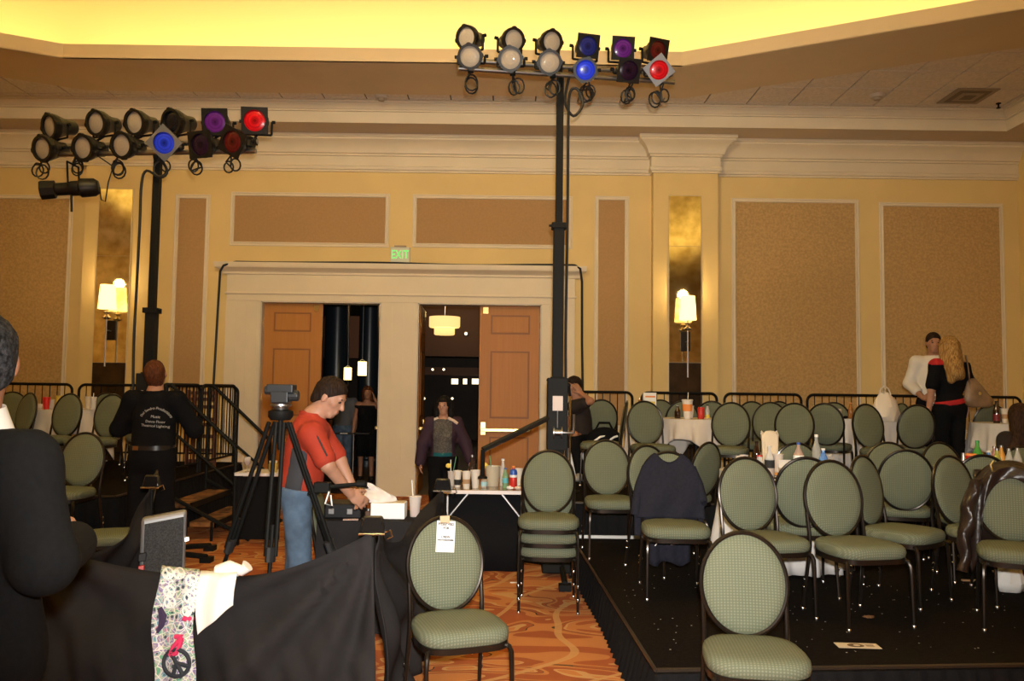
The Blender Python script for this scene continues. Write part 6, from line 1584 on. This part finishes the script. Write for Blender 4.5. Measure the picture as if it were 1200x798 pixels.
# ================================================================== THINGS ON TABLES (right)
x,y,z=T1; G='drinks on the near round table'
def o1(px,d): return on(px,d,z)
for i,(px,d) in enumerate(((867,6.60),(872,6.72),(880,6.58))):
    cup(('clear tumbler at the left rim of the near table','second clear tumbler near the dark beer bottle','short tumbler with amber drink near the rim')[i],o1(px,d),.12 if i<2 else .08,.028,.035,CUPC,name='tumbler',group=G,fill=(AMBER,.02 if i<2 else .05))
bottle('dark brown beer bottle left of the paper bag',o1(887,6.85),.23,.030,GLASSB,cap_=GLASSB,group=G)
t=thing('paper_bag',o1(902,6.95),'crumpled pale paper bag standing on the near table','bag',G); mb=MB(); rows=[]
rnd=random.Random(4)
for zz,a,b in ((0,.062,.045),(.05,.066,.048),(.15,.064,.045),(.22,.068,.035),(.29,.072,.02),(.30,.070,.012)):
    rows.append([(a*math.copysign(abs(math.cos(q_))**.5,math.cos(q_))+rnd.uniform(-.004,.004),b*math.copysign(abs(math.sin(q_))**.5,math.sin(q_))+rnd.uniform(-.004,.004),zz+(.015*math.sin(3*q_) if zz>.25 else 0)) for q_ in np.linspace(0,2*PI,25)[:-1]]); rows[-1].append(rows[-1][0])
mb.grid(rows); mb.build('pouch',mat('kraft_pale',(.70,.58,.42),.85,bump=.6,bscale=20),t,angle=25,solid=.002)
bottle('cola bottle with black label at the front of the near table',o1(902,6.18),.235,.036,CLEAR,cap_=CLEAR,lab=(INK,.30,.55),group=G,fill=AMBER)
bottle('clear bottle with blue and red label and red cap',o1(890.5,6.24),.16,.030,CLEAR,cap_=RED,lab=(mat('label_navy',(.05,.08,.3),.5),.2,.42),group=G,neck=.02)
cup('clear tumbler with brown drink right of the paper bag',o1(912,6.58),.14,.030,.042,CUPC,name='tumbler',group=G,fill=(AMBER,.05))
bottle('white labelled bottle with blue cap on near table',o1(936,6.56),.24,.040,mat('pink_tint',(.65,.45,.35),.2,alpha=.6),cap_=BLUE,lab=(PAPER,.05,.58),group=G)
bottle('tall clear water bottle with blue label',o1(957,6.66),.30,.036,mat('water_tint',(.55,.55,.5),.08,alpha=.45),cap_=WHITE,group=G,lab=None)
bottle('short blue water bottle beside the tall clear one',o1(965,6.50),.20,.036,mat('blue_tint',(.12,.28,.65),.2,alpha=.8),cap_=WHITE,lab=(mat('label_iceblue',(.5,.65,.85),.4),.2,.5),group=G)
for k,(px,d,r,h,lb) in enumerate(((885,6.35,.06,.03,'crumpled napkin between tumblers and label bottle'),(911,6.32,.036,.02,'orange food remains on a wrapper at front of near table'),(924,6.26,.034,.025,'brown food wrapper next to the food remains'))):
    crumple(lb,'food scraps' if k else 'napkin','food_scraps' if k else 'napkin',o1(px,d),r,h,(mat('napkin_cream',(.75,.62,.45),.8),mat('food_orange',(.6,.26,.07),.6),mat('food_brown',(.38,.18,.07),.6))[k],20+k)
t=thing('takeaway_box',o1(922.5,6.40),'open pale takeaway box on the near table','box',G); mb=MB()
for lo,hi in (((-.05,-.05,0),(.05,.05,.004)),((-.05,-.05,0),(-.046,.05,.05)),((.046,-.05,0),(.05,.05,.05)),((-.05,-.05,0),(.05,-.046,.05)),((-.05,.046,0),(.05,.05,.11))): mb.box(lo,hi)
mb.build('tray',FOAM,t,smooth=False)
mb=MB(); mb.box((-.03,-.012,0),(.03,.012,.012)); tag(mb.build('crushed_foil',STEEL,None,smooth=False,bevel=.004,loc=o1(909,6.10),rot=(0,0,.5)),'crushed foil piece at the front rim of near table','foil')
# T2
x,y,z=T2; G='drinks on the beige clothed table'
cup('big white cup with orange stripes and straw',on(805.5,9.35,z),.205,.04,.062,FOAM,(ORANGE,.085,.165),lid=FOAM,st=(WHITE,.30,.01),group=G)
cup('foam cup half hidden behind the orange striped cup',on(809,9.6,z),.14,.03,.042,FOAM,group=G)
bottle('small dark bottle at left of the orange striped cup',on(794,9.4,z),.15,.035,GLASSB,cap_=STEEL,group=G)
can('red drink can on the beige clothed table',on(821.5,9.35,z),RED,.135,.038,group=G)
bottle('slim clear bottle with yellow label right of red can',on(829,9.42,z),.16,.024,CLEAR,cap_=BLACKP,lab=(YELLOW,.05,.3),group=G)
# T3
x,y,z=T3
t=thing('printed_box',on(761,10.45,z),'white printed carton with red and yellow stripes behind a chair','box'); mb=MB(); mb.box((-.08,-.05,0),(.08,.05,.29)); mb.build('carton',PAPER,t,smooth=False,bevel=.003)
for z0_,z1_,m_ in ((.13,.18,YELLOW),(.06,.11,RED),(.23,.25,ORANGE)): mb=MB(); mb.box((-.06,-.0515,z0_),(.065,-.0501,z1_)); mb.build('printed_stripe',m_,t,smooth=False)
can('red can left of the printed carton',on(744.5,10.4,z),RED,.125,.033); bottle('small amber bottle behind the chair at the printed carton',on(749.5,10.5,z),.22,.026,mat('amber_glass',(.3,.12,.03),.1),cap_=BRASS)
# T4
x,y,z=T4
can('small shiny can on the glimpsed table below damask panels',on(983,10.22,z),mat('can_silver',(.6,.58,.62),.3,.7)); crumple('dark crumpled cloth beside the small shiny can','cloth','dark_cloth',on(990,10.17,z),.04,.03,BCLOTH,31); bottle('orange capped bottle left of the big tier chair',on(997,10.3,z),.2,.03,mat('amber_glass',(.3,.12,.03),.1),cap_=ORANGE)
# T5 carrier bag
x,y,z=T5; t=thing('carrier_bag',on(1037,9.4,z),'white plastic carrier bag with handle loop on a small table','bag'); mb=MB(); rows=[]; rnd=random.Random(12)
for zz,a,b in ((0,.15,.08),(.06,.165,.09),(.16,.15,.085),(.24,.12,.06),(.29,.08,.035),(.32,.05,.02)):
    rows.append([(a*math.cos(q_)*(1+.10*math.sin(3*q_+zz*9)+rnd.uniform(-.09,.09)),b*math.sin(q_)*(1+rnd.uniform(-.16,.16)),zz+.012*math.sin(4*q_)*(zz>.02)) for q_ in np.linspace(0,2*PI,25)[:-1]]); rows[-1].append(rows[-1][0])
BAGW=mat('bag_white',(.72,.64,.54),.5,bump=.5,bscale=16); mb.grid(rows); mb.add(rows[0][:-1],[tuple(range(24))]); mb.build('pouch',BAGW,t,angle=30)
mb=MB(); mb.tube([(-.06,0,.30),(-.045,0,.37),(0,0,.40),(.045,0,.37),(.07,0,.30)],.014,6,sx=.6); mb.build('handle',BAGW,t)
# T6
x,y,z=T6; G='drinks beside the blond woman'
bottle('dark red-labelled bottle behind the blond woman',on(1168,9.25,z),.25,.036,GLASSB,cap_=BLACKP,lab=(mat('label_wine',(.18,.02,.02),.5),.1,.4),group=G)
cup('brown banded paper cup right of dark bottle',on(1178,9.25,z),.16,.03,.043,FOAM,(mat('sleeve_brown',(.45,.27,.14),.7),.05,.1),group=G); cup('tall white foam cup right of brown banded cup',on(1190,9.2,z),.19,.034,.048,FOAM,group=G)
# T7
x,y,z=T7; G='sodas on the right edge table'
cup('red party cup with orange rim on the right table',on(1137,6.36,z),.17,.034,.048,mat('party_red',(.6,.02,.015),.35),lid=ORANGE,name='plastic_cup',group=G)
bottle('grey metal can-like bottle left of red party cup',on(1129.5,6.32,z),.19,.022,mat('silver_can',(.5,.48,.48),.3,.8),cap_=STEEL,group=G) 
bottle('green soda bottle beside the red party cup',on(1146,6.62,z),.27,.040,mat('green_soda',(.08,.35,.06),.12,alpha=.85),cap_=mat('cap_green',(.03,.3,.05),.4),group=G)
bottle('blue labelled water bottle on right table',on(1159,6.62,z),.19,.034,mat('blue_tint',(.12,.28,.65),.2,alpha=.8),cap_=WHITE,group=G)
for px,d,lb,m_ in ((1166,6.75,'pink capped bottle among the sodas',mat('pink_tint2',(.6,.3,.25),.2,alpha=.7)),(1174,6.85,'orange juice bottle among the sodas',mat('juice',(.6,.3,.06),.3)),(1183,6.45,'clear bottle with silver cap at right edge',CLEAR),(1169,6.45,'green-yellow bottle before the hair',mat('lime_tint',(.4,.42,.1),.2,alpha=.8)),(1193,6.55,'short clear bottle at the frame edge',CLEAR)):
    bottle(lb,on(px,d,z),.22,.032,m_,cap_=STEEL,group=G)
t=thing('takeaway_box',on(1160,6.15,z),'white takeaway box before the sodas','box',G); mb=MB(); mb.box((-.07,-.045,0),(.07,.045,.035)); mb.build('tray',PAPER,t,smooth=False,bevel=.006); mb=MB(); mb.box((-.07,.035,.035),(.07,.045,.05)); mb.build('flap',PAPER,t,smooth=False)
t=thing('takeaway_box',on(1195,6.22,z),'white takeaway box at the right frame edge','box',G); mb=MB(); mb.box((-.06,-.045,0),(.06,.045,.04)); mb.build('tray',PAPER,t,smooth=False,bevel=.006); mb=MB(); mb.box((-.06,.035,.04),(.06,.045,.05)); mb.build('flap',PAPER,t,smooth=False)
# T8 left table
x,y,z=T8; G='drinks on the left tier table'
cup('red cup on the left tier table',on(54,9.75,z),.14,.03,.042,mat('party_red',(.6,.02,.015),.35),name='plastic_cup',group=G); cup('yellow beer cup on the left tier table',on(69,9.8,z),.16,.038,.045,mat('beer_yellow',(.6,.42,.06),.25),name='plastic_cup',group=G)
cup('clear tumbler beside the red cup on left tier table',on(60,9.85,z),.11,.028,.036,CUPC,name='tumbler',group=G); cup('white foam cup at right end of left tier table',on(109,9.75,z),.15,.028,.036,FOAM,group=G,st=(WHITE,.2,.0))
cup('clear glass with yellow fruit on left tier table',on(103,10.0,z),.15,.03,.045,CUPC,name='glass',group=G,fill=(YELLOW,.13)); lathe_thing('tea_light','tiny candle glass on left tier table','candle',on(47,9.9,z),[('glass',[(0,0),(.03,0),(.035,.06),(.032,.06),(.028,.01)],CUPC),('wax',[(0,.012),(.027,.012),(.027,.03),(0,.03)],PAPER)])

# ================================================================== CLOTHES ON CHAIRS, ODDS AND ENDS
def on_chair(o,local): return o.location+Matrix.Rotation(o.rotation_euler.z,3,'Z')@Vector(local)
# navy sweater over a chair back
def back_front(s,f): return 0
c=CH_SW; t=thing('navy_sweater',c.location,'navy sweater draped over a green chair back','sweater'); t.rotation_euler=c.rotation_euler
mb=MB(); rows=[]; n=40
for i in range(26):
    f=i/25; rr=[]
    for k in range(n+1):
        s=k/n*2-1
        zt_=.70+.255*math.sqrt(max(0,1-(s*.97)**2))
        neck=.095*max(0,1-(s/.52)**2)**.8 if abs(s)<.52 else 0
        ztop=min(zt_-.0,.965-neck) ; zbot=.485
        z=ztop*(1-f)+zbot*f
        hw=.205+.035*min(1,f*1.6)
        yy=BACK_Y+(z-.46)*.16-.042-.012*math.sin(7*s+6*f)*f-.02*(1-abs(s))*math.sin(PI*f)
        rr.append((s*hw,yy,z))
    rows.append(rr)
mb.grid(rows); mb.build('front_panel',NAVY,t,angle=80,solid=.008)
mb=MB(); rows2=[[(p[0]*1.02,BACK_Y+(p[2]-.46)*.16+.035+.01*math.sin(9*p[0]*5),p[2]-(.14*fi)) for p in r_] for fi,r_ in ((j/25,rows[j]) for j in range(26))]; rows2=[rows[0]]+rows2
mb.grid(rows2); mb.build('back_panel',NAVY,t,angle=80,solid=.008)
for s in (-1,1):
    mb=MB(); mb.tube([(s*.17,.25,.84),(s*.212,.225,.72),(s*.235,.21,.60),(s*.246,.20,.50 if s<0 else .60)],[.022,.030,.036,.034],10); mb.build('sleeve',NAVY,t)
mb=MB(); rows=[[( -.15+.30*k/12+.01*math.sin(k), .20-.02*math.sin(k*1.3), .40-.24*i/6-.02*math.sin(k*.9)*(i/6)) for k in range(13)] for i in range(7)]; mb.grid(rows); hm=mb.build('hanging_hem',NAVY,t,angle=80,solid=.006)
mb=MB(); mb.tube([(-.12,.165,.36),(-.08,.165,.33),(-.11,.165,.29)],.004,5); mb.tube([(.0,.165,.30),(.06,.165,.31)],.003,5); mb.build('drawstring',PAPER,hm)
# leather jacket
c=CH_LE; t=thing('leather_jacket',c.location,'brown leather jacket hung over the right edge chair','jacket'); t.rotation_euler=c.rotation_euler
mb=MB(); rows=[]
for i in range(16):
    f=i/15; rr=[]
    for k in range(n+1):
        a=PI*(k/n); r_=.225+.03*math.sin(5*a+3*f)*f; th=.06+.16*f*(.35+abs(math.cos(a))**2)
        x_=-(r_+.008)*math.cos(a); zc=.70+.262*math.sin(a)
        z_=zc-.0*f
        # collar band then the front drop at the sides
        drop=f*(.10+.34*abs(math.cos(a))**3)
        rr.append((x_*(1-.22*f*(1-abs(math.cos(a)))) , BACK_Y+(zc-.46)*.16+.045-.105*min(1,f*3) -.01*math.sin(6*a+4*f), z_-drop))
    rows.append(rr)
mb.grid(rows); mb.build('body',LEATHER,t,angle=60,solid=.012)
mb=MB(); sp_=[]; sr_=[]
for k in range(25):
    f=k/24; sp_.append((-.205-.085*math.sin(f*1.5)+.008*math.sin(f*17),.21-.125*f,.84-.56*f)); sr_.append((.045+.018*math.sin(PI*min(1,f*1.2)))*(1+.045*math.sin(f*26)+.03*math.sin(f*47)))
mb.tube(sp_,sr_,14,sx=.72); mb.v=[(v[0]+.004*math.sin(v[1]*60+v[2]*24),v[1]+.004*math.sin(v[0]*70+v[2]*24),v[2]) for v in mb.v]; mb.build('sleeve',LEATHER,t)
mb=MB(); mb.tube([(-.10,.235,.965),(-.12,.20,.94),(-.11,.185,.90)],.006,5); mb.build('zip_pull',CHROME,t)
mb=MB(); rows=[[(-.2+.40*k/16,BACK_Y+(z_-.46)*.16+.05+.012*math.sin(k),z_) for k in range(17)] for z_ in (.90,.75,.6,.45)]; mb.grid(rows); mb.build('back_panel',LEATHER,t,angle=60,solid=.012)
# paper notice on the near chair
c=CH_SIGN; t=thing('paper_notice',on_chair(c,(-.005,BACK_Y+(0.93-.46)*.16-.024,.93)),'white paper notice taped to the green chair back','paper notice'); t.rotation_euler=(math.radians(-9),0,c.rotation_euler.z)
ty=-.012
mb=MB(); mb.v=[]; RZ=Matrix.Rotation(math.radians(4.5),3,'Y')
mb.box((-.045,ty-.001,-.165),(.055,ty,-.005)); mb.v=[tuple(RZ@Vector(v)) for v in mb.v]; mb.build('sheet',PAPER,t,smooth=False)
mb=MB(); mb.box((-.03,ty-.0025,-.018),(.022,ty-.0012,.022)); mb.build('masking_tape',mat('tape_tan',(.50,.36,.22),.6),t,smooth=False)
for txt,sz,x_,z_ in (('RESERVED',.0165,.005,-.022),('FOR',.0150,.005,-.042),('CREW',.0150,.005,-.088),('PHOTOGRAPHERS',.0092,.005,-.104)):
    me=text_mesh('notice_text',txt,sz*1.15,INK,bold=.0007); o=link('notice_text',me,t); o.location=RZ@Vector((x_,ty-.002,z_)); o.rotation_euler=(RZ@Euler((PI/2,0,0)).to_matrix()).to_euler()
# snack on chair seat, items on the deck
t=thing('snack_bun',on_chair(CH_FOOD,(.02,-.02,.489)),'orange snack lying on a green chair seat','snack'); mb=MB(); mb.tube([(-.08,0,.02),(-.03,0,.028),(.03,0,.026),(.08,0,.02)],[.012,.024,.024,.010],10); mb.build('bun',ORANGE,t); mb=MB(); mb.ell((-.06,-.012,.03),(.022,.014,.010),10,6); mb.build('wrapper',FOAM,t)
p=atz(1005,757,Z1); t=thing('printed_card',(p.x,p.y,Z1+.001),'tan printed card lying near the stage edge','card'); t.rotation_euler=(0,0,math.radians(-3))
mb=MB(); mb.box((-.115,-.045,0),(.115,.045,.002)); mb.build('sheet',CARD,t,smooth=False)
mb=MB(); mb.lathe([(0,.002),(.045,.002),(.045,.0028),(0,.0028)],20); mb.v=[(v[0]*1.0-.01,v[1]*.7,v[2]) for v in mb.v]; mb.build('emblem',mat('emblem_brown',(.13,.08,.04),.8),t)
mb=MB(); mb.lathe([(0,.0028),(.018,.0028),(.018,.0034),(0,.0034)],14); mb.v=[(v[0]-.005,v[1]*.8,v[2]) for v in mb.v]; mb.build('emblem_centre',CARD,t)
for k in range(3): mb=MB(); mb.box((.045,.012-.012*k,.002),(.09,.017-.012*k,.0027)); mb.build('printed_line',mat('emblem_brown',(.13,.08,.04),.8),t,smooth=False)
p=atz(1018,724,Z1); crumple('small brown leaf-like scrap on the stage deck','scrap','paper_scrap',(p.x,p.y,Z1),.035,.012,mat('scrap_brown',(.18,.08,.03),.8),41)
p=atz(1135,681,Z1); mb=MB(); mb.box((-.05,-.012,0),(.05,.012,.012)); tag(mb.build('wooden_scrap',mat('scrap_tan',(.35,.2,.1),.8),None,smooth=False,bevel=.003,loc=(p.x,p.y,Z1)),'tan stick-like scrap under the snack chair','scrap')
p=atz(1182,692,Z1); t=thing('white_bag',(p.x,p.y-.02,Z1+.003),'rumpled white bag with red edge under the jacket chair','bag'); mb=MB(); rows=[]; rnd=random.Random(6)
for zz,a in ((0,.085),(.06,.10),(.14,.085),(.24,.06),(.30,.05)):
    rows.append([(a*math.cos(q_)*(1+rnd.uniform(-.2,.2)),a*.7*math.sin(q_)*(1+rnd.uniform(-.2,.2)),zz) for q_ in np.linspace(0,2*PI,17)[:-1]]); rows[-1].append(rows[-1][0])
mb.grid(rows); mb.build('pouch',PAPER,t,angle=20,solid=.003); mb=MB(); mb.tube([rows[i][0] for i in range(5)],.006,5); mb.build('red_edge',RED,t)
# confetti on the deck
rnd=random.Random(9); mb=MB()
for _ in range(170):
    px=rnd.uniform(700,1195); py=rnd.uniform(650,768); p=atz(px,py,Z1)
    if p.x<.74 or p.y>7.2 or p.y<4.45: continue
    s=rnd.uniform(.0025,.006); a=rnd.random()*3; c_,s_=math.cos(a)*s,math.sin(a)*s
    mb.add([(p.x+c_,p.y+s_,Z1+.003),(p.x-s_,p.y+c_,Z1+.003),(p.x-c_,p.y-s_,Z1+.003),(p.x+s_,p.y-c_,Z1+.003)],[(0,1,2,3)])
o=mb.build('confetti_specks',mat('confetti',(.75,.72,.66),.6),None,smooth=False); tag(o,'tiny white specks scattered over the dark stage deck','litter',kind='stuff')
# mic stand by the seated man
t=thing('microphone_stand',(at(668,500,8.6).x,8.6,Z2),'microphone stand before the seated man in black','microphone stand'); h=at(668,464,8.6).z-Z2
mb=MB(); mb.lathe([(0,0),(.11,0),(.11,.012),(.02,.03),(0,.03)],18); mb.build('base',BLACKM,t)
mb=MB(); mb.tube([(0,0,.02),(0,0,h)],.011,8); mb.build('pole',CHROME,t)
mb=MB(); mb.tube([(.0,0,h),(-.02,-.02,h+.09)],[.012,.018],8); mb.ell((-.024,-.024,h+.11),(.026,.026,.03),12,8); mb.build('microphone',BLACKP,t)
# white cooler the seated man sits on, black bag beside
J=SEATED; pz=float(J['pelvis'][2])-.135-Z2; t=thing('white_cooler',(float(J['pelvis'][0])-.03,10.02,Z2),'white cooler box under the seated man','cooler')
mb=MB(); mb.box((-.15,-.15,0),(.15,.15,pz-.05)); mb.build('body',WHITE,t,smooth=False,bevel=.015); mb=MB(); mb.box((-.16,-.16,pz-.05),(.16,.16,pz)); mb.build('lid',mat('cooler_lid',(.6,.57,.52),.5),t,smooth=False,bevel=.012)
p=Vector((Xat(708,9.70,Z2+.45),9.70,Z2)); t=thing('sports_bag',p,'black sports bag with white stripes left of the hanging white cloth','bag')
mb=MB(); mb.box((-.16,-.12,0),(.16,.12,.36)); mb.build('lower_case',BLACKP,t,smooth=False,bevel=.02)
mb=MB(); mb.ell((0,0,.48),(.21,.15,.15),18,10); mb.build('pouch',BCLOTH,t)
for k in range(2): mb=MB(); mb.tube([(-.13+.16*k,-.135,.47),(-.06+.16*k,-.145,.52),(.0+.14*k,-.125,.53)],.012,6); mb.build('white_stripe',WHITE,t)
mb=MB(); mb.tube([(-.1,0,.60),(-.06,0,.68),(.06,0,.68),(.1,0,.60)],.012,6); mb.build('handle',BCLOTH,t)
# keyboard-like stand in the lobby behind the man in red
p=at(414,560,13.6); t=thing('folding_stand',(at(414,520,13.6).x,13.6,0),'thin black stand with flat tray in the left doorway','stand'); zt=at(414,507,13.6).z
mb=MB(); mb.box((-.28,-.1,zt-.02),(.28,.1,zt)); mb.build('tray',BLACKP,t,smooth=False); mb=MB(); mb.tube([(0,0,0.02),(0,0,zt-.02)],.016,8); mb.build('pole',STEEL,t); mb=MB(); mb.lathe([(0,0),(.18,0),(.17,.02),(0,.03)],16); mb.build('base',BLACKM,t)
mb=MB(); mb.box((-.2,-.101,zt-.015),(-.08,-.1005,zt-.004)); mb.build('tag_strip',WHITE,t,smooth=False)
mb=MB(); mb.box((-.03,-.012,0),(.03,.012,.004)); p=atz(602,683,0); tag(mb.build('floor_paper',PAPER,None,smooth=False,loc=(p.x,p.y,.001)),'tiny white paper scrap on the orange carpet','scrap')
